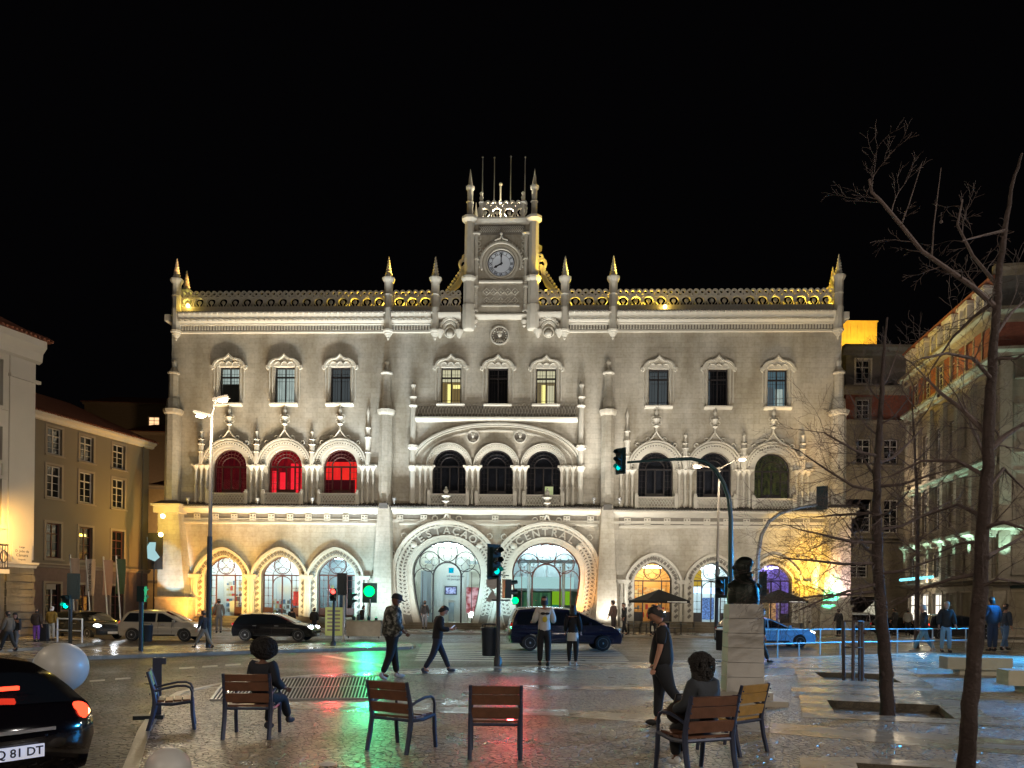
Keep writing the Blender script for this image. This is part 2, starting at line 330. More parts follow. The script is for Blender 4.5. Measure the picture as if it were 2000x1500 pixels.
def thing(name, label, cat, loc=(0, 0, 0), rz=0.0, group=None):
    o = bpy.data.objects.new(name, None); COL.objects.link(o); o.location = loc; o.rotation_euler = (0, 0, rz); o.empty_display_size = .2
    o["label"] = label; o["category"] = cat
    if group: o["group"] = group
    return o
def tag(o, label, cat, group=None):
    o["label"] = label; o["category"] = cat
    if group: o["group"] = group
    return o
def struct(o): o["kind"] = "structure"; return o
def copy_tree(o, parent=None):
    c = o.copy(); COL.objects.link(c); c.parent = parent
    for ch in o.children: copy_tree(ch, c)
    return c
TEXTQ = []
def text(name, s, size, m, parent, mw, ext=.01, align='CENTER', bold=0.0):
    cu = bpy.data.curves.new(name, 'FONT'); cu.body = s; cu.size = size; cu.extrude = ext; cu.align_x = align; cu.align_y = 'CENTER'; cu.offset = bold; cu.resolution_u = 3
    o = bpy.data.objects.new(name, cu); COL.objects.link(o); TEXTQ.append((o, m, parent, mw)); return o
XZ = Matrix(((1, 0, 0), (0, 0, -1), (0, 1, 0)))   # text plane -> facing -y
def textm(x, y, z, rot=0.0):
    return Matrix.Translation((x, y, z)) @ XZ.to_4x4() @ Matrix.Rotation(rot, 4, 'Z')
def arc(cx, cz, r, a0, a1, n, rz=None):
    rz = rz or r
    return [(cx+r*math.cos(R(a)), cz+rz*math.sin(R(a))) for a in lin(a0, a1, n)]
def P3(pts, y): return [(p[0], y, p[1]) for p in pts]
# ------------------------------------------------------------------ the station
ST = thing("railway_station", "long pale stone station front with two horseshoe doorways and a clock tower, floodlit", "railway station", FO, -PSI)
uL, uR = U(333, 900)[0], U(1641, 900)[0]
zTop = UZ(613); zLed = UZ(1000); zWall = UZ(650)
DEP = 24.0

def round_o(cx, z0, zs, r, n=17): return [(cx+r, z0)]+arc(cx, zs, r, 0, 180, n)+[(cx-r, z0)]
def point_o(cx, z0, zs, hw, H, p=1.55, n=21):
    o = [(cx+hw, z0)]
    for i in range(n):
        t = PI*i/(n-1); c, s_ = math.cos(t), math.sin(t)
        o.append((cx+hw*(abs(c)**(2/p))*(1 if c >= 0 else -1), zs+H*(s_**(2/p) if s_ > 0 else 0)))
    return o+[(cx-hw, z0)]
def horse_o(cx, zc, r, wb, z0, rz=None, n=29, k=1.7, nb=8):
    rz = rz or r; rt = []
    for i in range(nb):
        z = z0+(zc-z0)*i/nb; q = (zc-z)/(zc-z0); rt.append((r-(r-wb)*q**k, z))
    return [(cx+x, z) for x, z in rt]+[(cx+r*math.cos(t), zc+rz*math.sin(t)) for t in lin(0, PI, n)]+[(cx-x, z) for x, z in rt[::-1]]

# window lists, read off the photograph: (px centre, px top, px bottom)
def uc(px, py=900): return U(px, py)[0]
UPW = [(448, 716, 788), (556, 716, 788), (665, 716, 788), (881, 717, 789), (973, 718, 790), (1067, 719, 790), (1287, 720, 793), (1403, 720, 794), (1519, 721, 795)]
ARW = [(449, 877, 965, 33), (557, 877, 965, 33), (665, 877, 966, 33), (878, 877, 967, 33), (970, 878, 968, 33), (1062, 879, 969, 33), (1281, 882, 973, 34), (1395, 883, 974, 34), (1509, 885, 976, 35)]
GRW = [(437, 1087, 37), (548, 1087, 37), (657, 1087, 37), (1276, 1098, 37), (1392, 1099, 37), (1510, 1101, 37)]
HS = [(872, 1056), (1067, 1060)]
holes = []; upw = []; arw = []; grw = []; hsw = []
for px, t, b in UPW:
    x, zt = U(px, t); zb = U(px, b)[1]; s = (U(px+19.5, t)[0]-U(px-19.5, t)[0])/2
    holes.append([(x-s, zb), (x+s, zb), (x+s, zt), (x-s, zt)]); upw.append((x, zb, zt, s))
for px, t, b, hw in ARW:
    x, zt = U(px, t); zb = U(px, b)[1]; s = (U(px+hw, t)[0]-U(px-hw, t)[0])/2
    h = round_o(x, zb, zt-s, s); holes.append(h); arw.append((x, zb, zt, s))
for px, t, hw in GRW:
    x, zt = U(px, t); zs = U(px, 1122 if px < 900 else 1133)[1]; s = (U(px+hw, t)[0]-U(px-hw, t)[0])/2
    h = point_o(x, .75, zs, s, zt-zs); holes.append(h); grw.append((x, .75, zs, zt, s))
for px, t in HS:
    x = U(px, 1110)[0]; zt = U(px, t)[1]; zc = U(px, 1120)[1]; r = (U(px+67, 1100)[0]-U(px-67, 1100)[0])/2
    h = horse_o(x, zc, r, r*.74, .45, zt-zc); holes.append(h); hsw.append((x, zc, zt, r))
w = MB(); w.plate([(uL, -.2), (uR, -.2), (uR, zTop), (uL, zTop)], holes, 0, .75)
w.box(uL, uL+.75, .75, DEP, -.2, zTop); w.box(uR-.75, uR, .75, DEP, -.2, zTop); w.box(uL+.75, uR-.75, DEP-.6, DEP, -.2, zTop)
w.build("wall", m_wall, ST)
MB().box(uL+.8, uR-.8, .8, DEP-.7, zWall-.4, zWall-.1).build("roof", m_dark, ST)

# upper storey windows, ogee hoods
def win_up(i, x, zb, zt, s):
    f = MB(); y = .28
    for a in (-s+.04, 0, s-.04): f.box(x+a-.045, x+a+.045, y, y+.09, zb, zt)
    for z, h in ((zb+.05, .07), (zt-.05, .05), (zb+(zt-zb)*.73, .06)): f.box(x-s, x+s, y-.012, y+.08, z-h, z+h)
    for a in (-s*.62, -s*.38, s*.38, s*.62): f.box(x+a-.012, x+a+.012, y+.02, y+.05, zb, zt)
    for q in (.12, .62, .82): f.box(x-s, x+s, y+.024, y+.046, zb+(zt-zb)*q-.012, zb+(zt-zb)*q+.012)
    wn = f.build("window", m_iron, ST)
    MB().box(x-s, x+s, y+.05, y+.06, zb, zt).build("pane", m_gld if i in (2, 4, 6, 7) else m_glass, wn)
    h = MB()                                              # ogee hood, colonettes and sill
    W2, H2 = s*1.62, (zt-zb)*.36
    og = []
    for t in lin(0, 1, 12):
        if t < .62: a = t/.62*PI/2; xx = W2*(1-.62*(1-math.cos(a))*1.0); zz = H2*.62*math.sin(a)
        else: q = (t-.62)/.38; xx = W2*.38*(1-q); zz = H2*(.62+.38*q**1.7)
        og.append((xx, zz))
    zh = zt-.02
    out = [(x+a, zh+b) for a, b in og]+[(x-a, zh+b) for a, b in og[::-1]]
    inn = [(x+a*.88, zh+b*.86-.02) for a, b in og]+[(x-a*.88, zh+b*.86-.02) for a, b in og[::-1]]
    h.band(inn, out, -.24, 0)
    h.band([(x+(a-x)*.84, zh+(b-zh)*.84) for a, b in inn], inn, -.1, 0)
    for k in (-1, 0, 1):                                  # scalloped lobes over the opening
        h.tube(P3(arc(x+k*s*.66, zt+.08, s*.34, 0, 180, 8), -.1), .05)
    h.plate([(x-s*1.3, zt+.0), (x+s*1.3, zt+.0), (x+s*.9, zt+H2*.55), (x, zt+H2*.74), (x-s*.9, zt+H2*.55)], [], -.05, 0)
    for sg in (-1, 1):
        h.tube([(x+sg*s*1.18, -.06, zb), (x+sg*s*1.18, -.06, zt)], .05, 8); h.tube([(x+sg*s*1.5, -.05, zb+.3), (x+sg*s*1.5, -.05, zt)], .045, 8)
        h.box(x+sg*s*1.62-.14, x+sg*s*1.62+.14, -.2, 0, zt-.16, zt+.06); h.sph((x+sg*s*1.62, -.12, zt-.2), .09)
    h.build("window_hood", m_trim, ST, 40)
    MB().profx([(0, zb), (-.3, zb), (-.3, zb-.1), (-.14, zb-.2), (0, zb-.24)], x-s*1.4, x+s*1.4).build("sill", m_trim, ST)
lit_w = [emis("curtain_white", (.55, .62, .5), .55, (.25, .26, .22), (3, 1, .3)), emis("room_yellow", (.9, .62, .16), .75, (.3, .18, .05), (2.5, 1, .5), 1.6, .45, .55), emis("net_grey", (.12, .14, .14), .5, (.06, .07, .075), (4, 1, .2)), emis("room_bluewhite", (.5, .68, .7), .5, (.10, .13, .14), (2, 1, .5), 2)]
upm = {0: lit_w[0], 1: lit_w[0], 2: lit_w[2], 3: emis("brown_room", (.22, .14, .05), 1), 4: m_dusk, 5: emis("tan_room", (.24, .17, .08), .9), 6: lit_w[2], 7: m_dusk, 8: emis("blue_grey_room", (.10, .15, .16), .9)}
q1 = emis("white_blind", (.66, .72, .60), .8, (.5, .55, .46), (2, 1, .5)); q2 = emis("yellow_lamp_light", (1, .80, .25), 1.5); q3 = mat("dim_curtain", (.10, .09, .07), .8); q4 = emis("cream_light", (1, .85, .5), .75); q5 = emis("grey_net", (.16, .18, .18), .6)
UPX = {0: ((-1.1, 1.1, .62, 1, q1), (-1.1, 1.1, 0, .6, q3)), 1: ((-1, 1, 0, 1, q1), (-.9, -.55, 0, .3, q5)), 2: ((-1, 1, 0, 1, q5),), 3: ((-1, 1, .68, 1, q4), (-.5, -.1, .05, .62, q2), (.1, .9, .5, .6, q2)), 5: ((-1, 1, .7, 1, q4), (-.45, .0, .1, .62, q2), (.15, .8, .1, .6, q4)), 6: ((-1, 1, 0, .97, q5),), 7: ((-1, -.6, 0, 1, q5),), 8: ((-.9, -.1, .05, .6, q5), (.1, .9, .1, .55, q1))}
for i, (x, zb, zt, s) in enumerate(upw):
    win_up(i, x, zb, zt, s)
    MB().box(x-s*1.3, x+s*1.3, 1.3, 1.4, zb-.2, zt+.2).build("room_wall" if upm[i] != m_dusk else "unlit_room", upm[i], ST)
    for (a, b, c_, d_, mm) in UPX.get(i, ()): MB().box(x+s*a, x+s*b, .82, .88, zb+(zt-zb)*c_, zb+(zt-zb)*d_).build("curtain" if d_-c_ > .5 else "lit_panel", mm, ST)

# first floor arched windows
red_b = [emis("dim_red_room", (.15, .008, .010), .8, (.08, .005, .008), (3, 1, .4), 2), emis("crimson_room", (.40, .01, .015), .9, (.16, .006, .012), (2, 1, .5), 2), emis("red_room", (1, .03, .02), 1.5, (.85, .02, .02), (2, 1, .5), 2)]
GOLD = emis("olive_glow", (.10, .10, .03), .8, (.02, .022, .015), (3, 1, 1), 2)
for i, (x, zb, zt, s) in enumerate(arw):
    zs = zt-s; f = MB(); y = .3
    f.band([(x+(a-x)*.93, zs+(b-zs)*.93) for a, b in arc(x, zs, s, 0, 180, 17)], arc(x, zs, s, 0, 180, 17), y, y+.1)
    for a in (-s+.05, -s*.52, 0, s*.52, s-.05): f.box(x+a-.05, x+a+.05, y, y+.1, zb, zs+(0 if abs(a) < .1 or abs(a) > s*.9 else .05))
    f.box(x-s, x+s, y-.01, y+.1, zs-.07, zs+.05); f.box(x-s, x+s, y-.01, y+.1, zb, zb+.14); f.box(x-s*.52, x+s*.52, y+.01, y+.09, zb, zb+.4)
    f.tube(P3(arc(x, zs, s*.55, 0, 180, 12), y+.05), .05); f.tube(P3(arc(x, zs, s*.75, 0, 180, 12), y+.05), .02)
    for a in range(15, 180, 15): f.tube([(x+s*.55*math.cos(R(a)), y+.05, zs+s*.55*math.sin(R(a))), (x+s*.95*math.cos(R(a)), y+.05, zs+s*.95*math.sin(R(a)))], .018, 4)
    for sg in (-1, 1):
        f.box(x+sg*s*.75-.015, x+sg*s*.75+.015, y+.03, y+.06, zb, zs)
        for q in (.2, .4, .6, .8): f.box(x+sg*s*.75-s*.22, x+sg*s*.75+s*.22, y+.034, y+.056, zb+(zs-zb)*q-.012, zb+(zs-zb)*q+.012)
    wn = f.build("window", m_iron if i > 2 else m_red, ST)
    MB().plate(round_o(x, zb, zs, s*.98), [], y+.045, y+.052).build("pane", m_gld, wn)
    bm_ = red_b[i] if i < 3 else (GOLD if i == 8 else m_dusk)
    MB().box(x-s*1.3, x+s*1.3, .85, 1.5, zb-.2, zt+.2).build("room_glow" if i < 3 else "unlit_room", bm_, ST)
hr = emis("bright_red_panel", (1, .02, .035), 1.6); dr = mat("dark_red_cabinet", (.05, .01, .02), .6, emit=(.4, .01, .03), es=.12)
x, zb, zt, s = arw[1]
for a, b, c_, d_ in ((-.5, -.12, 0, .52), (.15, .6, 0, .72), (-.95, -.72, .05, .55), (.75, .95, .1, .75)): MB().box(x+s*a, x+s*b, .8, .84, zb+(zt-zb)*c_, zb+(zt-zb)*d_).build("lit_panel", hr, ST)
x, zb, zt, s = arw[2]
for a, b, c_, d_ in ((-1.1, .72, 0, .36), (-1.1, 1.1, .76, 1.1)): MB().box(x+s*a, x+s*b, .8, .84, zb+(zt-zb)*c_, zb+(zt-zb)*d_).build("cabinet", dr, ST)
MB().box(arw[5][0]+.12, arw[5][0]+.75, .22, .26, arw[5][1]+.1, arw[5][1]+.75).build("notice", mat("lit_paper", (.6, .7, .4), .6, emit=(.5, .6, .3), es=.35), ST)

def finial(m, x, y, z, h, r):                         # crocketed bud on a stem
    m.lathe([(r*.35, 0), (r*.3, h*.18), (r*.9, h*.25), (r*.35, h*.32), (r*.55, h*.42), (r*1.0, h*.52), (r*.5, h*.6), (r*.3, h*.66), (r*.55, h*.74), (r*.4, h*.84), (r*.18, h*.9), (r*.25, h*.94), (.01, h)], (x, y, z), 8)
def spirelet(m, x, y, z, h, r, n=6):
    m.lathe([(r, 0), (r, h*.3), (r*1.4, h*.33), (r*.9, h*.38), (r*.75, h*.5), (r*1.2, h*.53), (r*.55, h*.58), (r*.4, h*.8), (r*.7, h*.84), (.01, h)], (x, y, z), n)
def archivolt(x, zs, s, r2, y=-.3):
    a = MB(); A = lambda r: arc(x, zs, r, 0, 180, 25)
    a.band(A(s), A(s+(r2-s)*.25), -.06, .28); a.band(A(s+(r2-s)*.25), A(s+(r2-s)*.5), -.14, 0); a.band(A(s+(r2-s)*.62), A(s+(r2-s)*.78), -.2, 0); a.band(A(s+(r2-s)*.86), A(r2), y, 0)
    MB().band(A(s+(r2-s)*.5), A(s+(r2-s)*.62), -.03, 0).build('painted_shade_band', m_shade_dark, ST)  # dark strip paints the shade between the arch rings
    for t in lin(6, 174, 26): a.sph((x+(s+(r2-s)*.56)*math.cos(R(t)), -.14, zs+(s+(r2-s)*.56)*math.sin(R(t))), .07, 6, 4)
    return a
GR = [(arw[0:3], True), (arw[3:6], False), (arw[6:9], True)]
for grp, out in GR:
    zs = grp[0][2]-grp[0][3]; gap = grp[1][0]-grp[0][0]
    for k, (x, zb, zt, s) in enumerate(grp):
        zs = zt-s; r2 = min(s*1.6, gap/2-.06); a = archivolt(x, zs, s, r2)
        if out:
            for sg in (-1, 1):                       # ogee sweep up to the finial
                a.tube([(x+sg*r2*math.cos(R(t)), -.2, zs+r2*math.sin(R(t))) for t in (58, 70)]+[(x+sg*r2*.17, -.2, zs+r2*1.08), (x+sg*.02, -.2, zs+r2*1.32)], .07)
                for t in (28, 52, 74): 
                    cx, cz = x+sg*(r2+.17)*math.cos(R(t)), zs+(r2+.17)*math.sin(R(t))
                    a.tube(P3(arc(cx, cz, .15, 0, 360, 9), -.16), .045)
            finial(a, x, -.2, zs+r2*1.28, 2.0, .25); [a.tube(P3(arc(x+sg2*.24, zs+r2*1.28+q2, .13, 0, 320, 8), -.2), .04, 4, True) for sg2 in (-1, 1) for q2 in (.75, 1.1)]
        a.build("window_arch", m_trim, ST, 40)
        # pierced balustrade in front of the window
        hb = .78; z1 = zb+.02; z0 = z1-hb; ww = s*1.05; b = MB(); b.box(x-ww, x+ww, -.5, -.36, z1-.1, z1+.02); b.box(x-ww, x+ww, -.5, -.36, z0-.1, z0+.08)
        nx = 6
        for q in range(nx):
            xa = x-ww+q*2*ww/nx; xb = xa+2*ww/nx; xm = (xa+xb)/2; zm = (z0+z1)/2
            for (p, r) in (((xa, z0), (xb, z1-.1)), ((xb, z0), (xa, z1-.1)), ((xa, zm), (xm, z1-.1)), ((xm, z1-.1), (xb, zm)), ((xa, zm), (xm, z0)), ((xm, z0), (xb, zm))): b.tube([(p[0], -.43, p[1]), (r[0], -.43, r[1])], .035, 4)
        for sg in (-1, 1):
            b.box(x+sg*(ww+.1)-.13, x+sg*(ww+.1)+.13, -.58, 0, z0-.1, z1+.12); b.box(x+sg*(ww+.1)-.09, x+sg*(ww+.1)+.09, -.54, 0, z1+.12, z1+.26)
        b.build("balustrade", m_trim, ST)
    # columns between the windows
    xs = [grp[0][0]-gap/2]+[(grp[0][0]+grp[1][0])/2, (grp[1][0]+grp[2][0])/2]+[grp[2][0]+gap/2]
    zb = grp[0][1]-.75
    for x in xs:
        c = MB()
        for dx in (-.42, 0, .42):
            c.tube([(x+dx, -.16, zb), (x+dx, -.16, zs-.35)], .1, 10)
            for z in (zb+.15, (zb+zs)/2-.2): c.lathe([(.14, 0), (.14, .12), (.1, .14)], (x+dx, -.16, z), 8)
            c.lathe([(.1, 0), (.13, .1), (.22, .3), (.25, .36), (.18, .4)], (x+dx, -.16, zs-.4), 8)
        c.box(x-.72, x+.72, -.34, 0, zs-.06, zs+.06)
        if out:
            c.lathe([(.2, 0), (.2, .9), (.26, .95)], (x, -.2, zs+.05), 6); spirelet(c, x, -.2, zs+.95, 1.9 if x not in (xs[-1] if xs[-1] < 0 else xs[0],) else 3.6, .2)
        c.build("column", m_trim, ST, 40)
# centre bay: big basket arch, its side shafts, frieze and cornice over it
xa, xb = U(803, 912)[0], U(1137, 912)[0]; xc = (xa+xb)/2; zs = UZ(912); za = UZ(827); hw = (xb-xa)/2
def bask(k, h): return [(xc+hw*k*(abs(math.cos(t))**.95)*(1 if math.cos(t) >= 0 else -1), zs+(za-zs+h)*math.sin(t)**.93) for t in lin(0.0001, PI-.0001, 33)]
a = MB(); a.band(bask(.95, -.26), bask(.965, -.18), -.16, 0); a.band(bask(.975, -.13), bask(1, 0), -.32, 0); a.band(bask(.88, -.6), bask(.9, -.5), -.12, 0)
a.build("basket_arch", m_trim, ST, 40)
z1 = UZ(820); z2 = UZ(794)
MB().profx([(0, z1-.2), (-.18, z1-.2), (-.4, z1), (-.42, z1+.12), (-.2, z1+.2), (0, z1+.2)], U(812, 820)[0], U(1128, 820)[0]).build("cornice", m_trim, ST)
f = MB(); xl, xr = U(815, 805)[0], U(1125, 805)[0]; MB().box(xl, xr, -.06, 0, z1+.2, z2).build('painted_shade_band', m_shade_dark, ST)  # dark backing: shade behind the frieze put into colour
n = 26
for i in range(n):
    x0 = xl+(xr-xl)*i/n; x1 = xl+(xr-xl)*(i+1)/n; xm = (x0+x1)/2
    f.tube(P3([(x0, z1+.25), (xm, z2), (x1, z1+.25)], -.1), .035, 4); f.tube(P3([(x0, z2), (xm, z1+.25), (x1, z2)], -.1), .035, 4); f.tube(P3(arc(xm, z2+.05, (x1-x0)*.3, 0, 180, 6), -.06), .04, 4)
f.build("frieze", m_carv, ST)
for px in (806, 1133):
    x, zz = U(px, 980); c = MB(); c.tube([(x, -.25, UZ(985)), (x, -.25, UZ(915))], .2, 8); c.lathe([(.2, 0), (.34, .3), (.36, .4)], (x, -.25, UZ(915)-.3), 8)
    c.lathe([(.22, 0), (.22, 1.2), (.4, 1.35), (.42, 1.55), (.2, 1.75), (.2, 4.4), (.34, 4.55), (.2, 4.7), (.16, 5.0), (.3, 5.2), (.14, 5.5), (.12, 5.9), (.2, 6.1), (.06, 6.35), (.01, 6.5)], (x, -.25, UZ(912)), 8)
    c.build("corner_shaft", m_trim, ST, 40)
def medal(px, py, r, rays=0):
    x, z = U(px, py); m = MB(); MB().plate(arc(x, z, r*.86, 0, 345, 24), [], -.03, 0).build('painted_shade_band', m_shade_dark, ST); m.band(arc(x, z, r*.86, 0, 360, 33), arc(x, z, r, 0, 360, 33), -.16, 0);  # dark disc paints the shade behind the medallion relief
    m.sph((x, -.08, z+r*.12), r*.28, 10, 8, .8, .6, 1.15); m.lathe([(r*.5, 0), (r*.42, r*.2), (r*.14, r*.35)], (x, -.05, z-r*.62), 10, sy=.35)
    m.lathe([(r*.3, 0), (r*.33, r*.1), (r*.2, r*.22)], (x, -.08, z+r*.3), 10, sy=.5)
    if rays:
        for t in range(0, 360, 20): m.sph((x+r*.7*math.cos(R(t)), -.07, z+r*.7*math.sin(R(t))), .06, 6, 4)
    m.build("medallion", m_trim, ST, 40)
medal(976, 656, .72, 1); medal(924, 853, .5); medal(1016, 853, .5)

# ledge between the floors, in three sections, with frieze of rosettes
def rosette(m, x, z, r):
    m.plate([(x-r, z-r), (x+r, z-r), (x+r, z+r), (x-r, z+r)], [arc(x+a*r*.48, z+b*r*.48, r*.28, 0, 330, 9) for a, b in ((1, 1), (-1, 1), (1, -1), (-1, -1))], -.22, -.16)
    m.sph((x, -.2, z), r*.22, 6, 4)
for a, b, n, skip in ((318, 745, 10, ()), (768, 1172, 9, (3, 5)), (1196, 1640, 10, ())):
    py = {318: 1000, 768: 1003, 1196: 1009}[a]; xl, z = U(a, py); xr = U(b, py)[0]; z += 0
    l_ = MB(); l_.profx([(0, z-.06), (-.12, z-.06), (-.18, z-.0), (-.5, z+.1), (-.75, z+.2), (-.85, z+.22), (-.85, z+.36), (0, z+.5)], xl, xr)
    l_.profx([(0, z-.86), (-.2, z-.84), (-.2, z-.72), (0, z-.64)], xl+.5, xr-.2)
    l_.build("ledge", m_trim, ST)
    t_ = MB(); t_.profx([(0, z+.52), (-.98, z+.38), (-.98, z+.42), (0, z+.75)], xl-.15, xr+.1)
    q = xl
    while q < xr: t_.tube([(q, -1.0, z+.41), (q, -.1, z+.74)], .06, 5); q += .2
    t_.build("ledge_tiles", m_dark, ST)
    MB().box(xl+.5, xr-.25, -.03, 0, z-.62, z-.0).build('painted_shade_band', m_shade_dark, ST)  # dark backing paints shade behind the rosettes
    m = MB(); m.profx([(0, z-.72), (-.16, z-.72), (-.16, z-.62), (0, z-.62)], xl+.6, xr-.3)
    for i in range(n):
        if i in skip and a == 768: continue
        rosette(m, U({318: 387, 768: 782, 1196: 1225}[a]+i*{318: 36.2, 768: 46.4, 1196: 38.7}[a], 1008)[0], z-.36, .24)
    m.build("rosette_frieze", m_trim, ST)
MB().profx([(0, UZ(1016)-.2), (-.1, UZ(1016)-.2), (-.1, UZ(1016)), (0, UZ(1016))], uL, uR).build("moulding", m_trim, ST)

# ground floor pointed arches
for gi in (0, 3):
    g = grw[gi:gi+3]
    for k, (x, zb, zs, zt, s) in enumerate(g):
        a = MB(); o = lambda kk, hh: point_o(x, zb, zs, s*kk, (zt-zs)*hh)
        a.band(o(1, 1), o(1.07, 1.08), -.08, .5); a.band(o(1.07, 1.08), o(1.36, 1.36), -.03, 0); a.band(o(1.36, 1.36), o(1.49, 1.52), -.38, 0)
        oo = o(1.22, 1.22); a0 = a; a = MB()
        for i in range(2, len(oo)-2): a.obox((oo[i][0], -.04, oo[i][1]), (.22, .1, .22), Matrix.Rotation(R(45), 3, 'Y')); a.sph((oo[i][0], -.08, oo[i][1]), .07, 6, 4)
        for sg in (-1, 1):
            for i in range(7): a.obox((x+sg*s*1.22, -.04, zb+.4+i*(zs-zb)/7.3), (.2, .1, .3), Matrix.Rotation(R(45), 3, 'Y')); a.sph((x+sg*s*1.22, -.08, zb+.4+i*(zs-zb)/7.3), .05, 6, 4)
        a.build("leaf_ornament", m_shade_dark, ST); a0.build("doorway_arch", m_trim, ST, 40)
        # iron tracery
        f = MB(); y = .42; zi = zs-.05; H = zt-zs
        for a_ in (-s+.05, -s*.5, s*.5, s-.05): f.box(x+a_-.04, x+a_+.04, y, y+.1, zb, zi)
        f.box(x-s, x+s, y-.01, y+.1, zi-.05, zi+.05); 
        if k != 0: f.box(x-.04, x+.04, y, y+.1, zb, zi); f.tube(P3(arc(x, zi-.62, s*.48, 0, 180, 10, .55), y+.05), .035, 5)
        rc = s*.45; zc = zi+rc+.1
        f.tube(P3(arc(x, zc, rc, 0, 340, 18), y+.05), .04, 5, True)
        for t in (0, 90, 180, 270): f.tube(P3(arc(x+rc*.45*math.cos(R(t)), zc+rc*.45*math.sin(R(t)), rc*.45, t-100, t+100, 9), y+.05), .022, 4)
        f.tube(P3([(x-rc*.65, zc-rc*.65), (x+rc*.65, zc+rc*.65)], y+.05), .02, 4); f.tube(P3([(x-rc*.65, zc+rc*.65), (x+rc*.65, zc-rc*.65)], y+.05), .02, 4)
        f.tube(P3([(p[0], p[1]) for p in point_o(x, zi, zs, s*.98, H*.98)[1:-1]], y+.05), .05, 5)
        f.tube(P3(arc(x, zi, s*.5, 0, 180, 14, H*.45), y+.06), .025, 4)
        for t in (14, 30, 46, 134, 150, 166): f.tube(P3([(x+s*.5*math.cos(R(t)), zi+H*.45*math.sin(R(t))), (x+s*.93*math.cos(R(t)), zi+H*.9*math.sin(R(t)))], y+.05), .018, 4)
        for sg in (-1, 1):
            f.box(x+sg*s*.74-.012, x+sg*s*.74+.012, y+.03, y+.06, zb, zi)
            for q in lin(.12, .88, 5): f.box(x+sg*s*.74-s*.22, x+sg*s*.74+s*.22, y+.034, y+.055, zb+(zi-zb)*q-.012, zb+(zi-zb)*q+.012); f.sph((x+sg*s*.74, y+.04, zb+(zi-zb)*q), .05, 6, 4)
            f.box(x+sg*s*.75-s*.22, x+sg*s*.75+s*.22, y+.02, y+.07, zb, zb+.7)
        dw = f.build("shop_window", m_iron if gi else m_red, ST)
        MB().plate(point_o(x, zb, zs, s*.97, H*.97), [], y+.05, y+.056).build("pane", m_glass, dw)
    # columns at the springing
    gp = g[1][0]-g[0][0]
    for x in (g[0][0]-gp/2, (g[0][0]+g[1][0])/2, (g[1][0]+g[2][0])/2, g[2][0]+gp/2):
        c = MB()
        for dx in (-.16, .16): c.tube([(x+dx, -.2, 0), (x+dx, -.2, g[0][2]-.2)], .13, 10); [c.lathe([(.18, 0), (.18, .12), (.13, .16)], (x+dx, -.2, z), 10) for z in (.1, 1.1, 2.4)]
        c.box(x-.5, x+.5, -.42, 0, g[0][2]-.2, g[0][2]); c.box(x-.4, x+.4, -.36, 0, g[0][2]-.3, g[0][2]-.2); c.box(x-.42, x+.42, -.42, 0, -.1, .35)
        c.build("column", m_trim, ST, 40)
    sp = MB()
    for i in range(4): sp.box(g[0][0]-gp*.42, g[2][0]+gp*.42, -1.6+i*.36, .4, -.1, .19*(i+1))
    sp.build("steps", m_rst, ST)

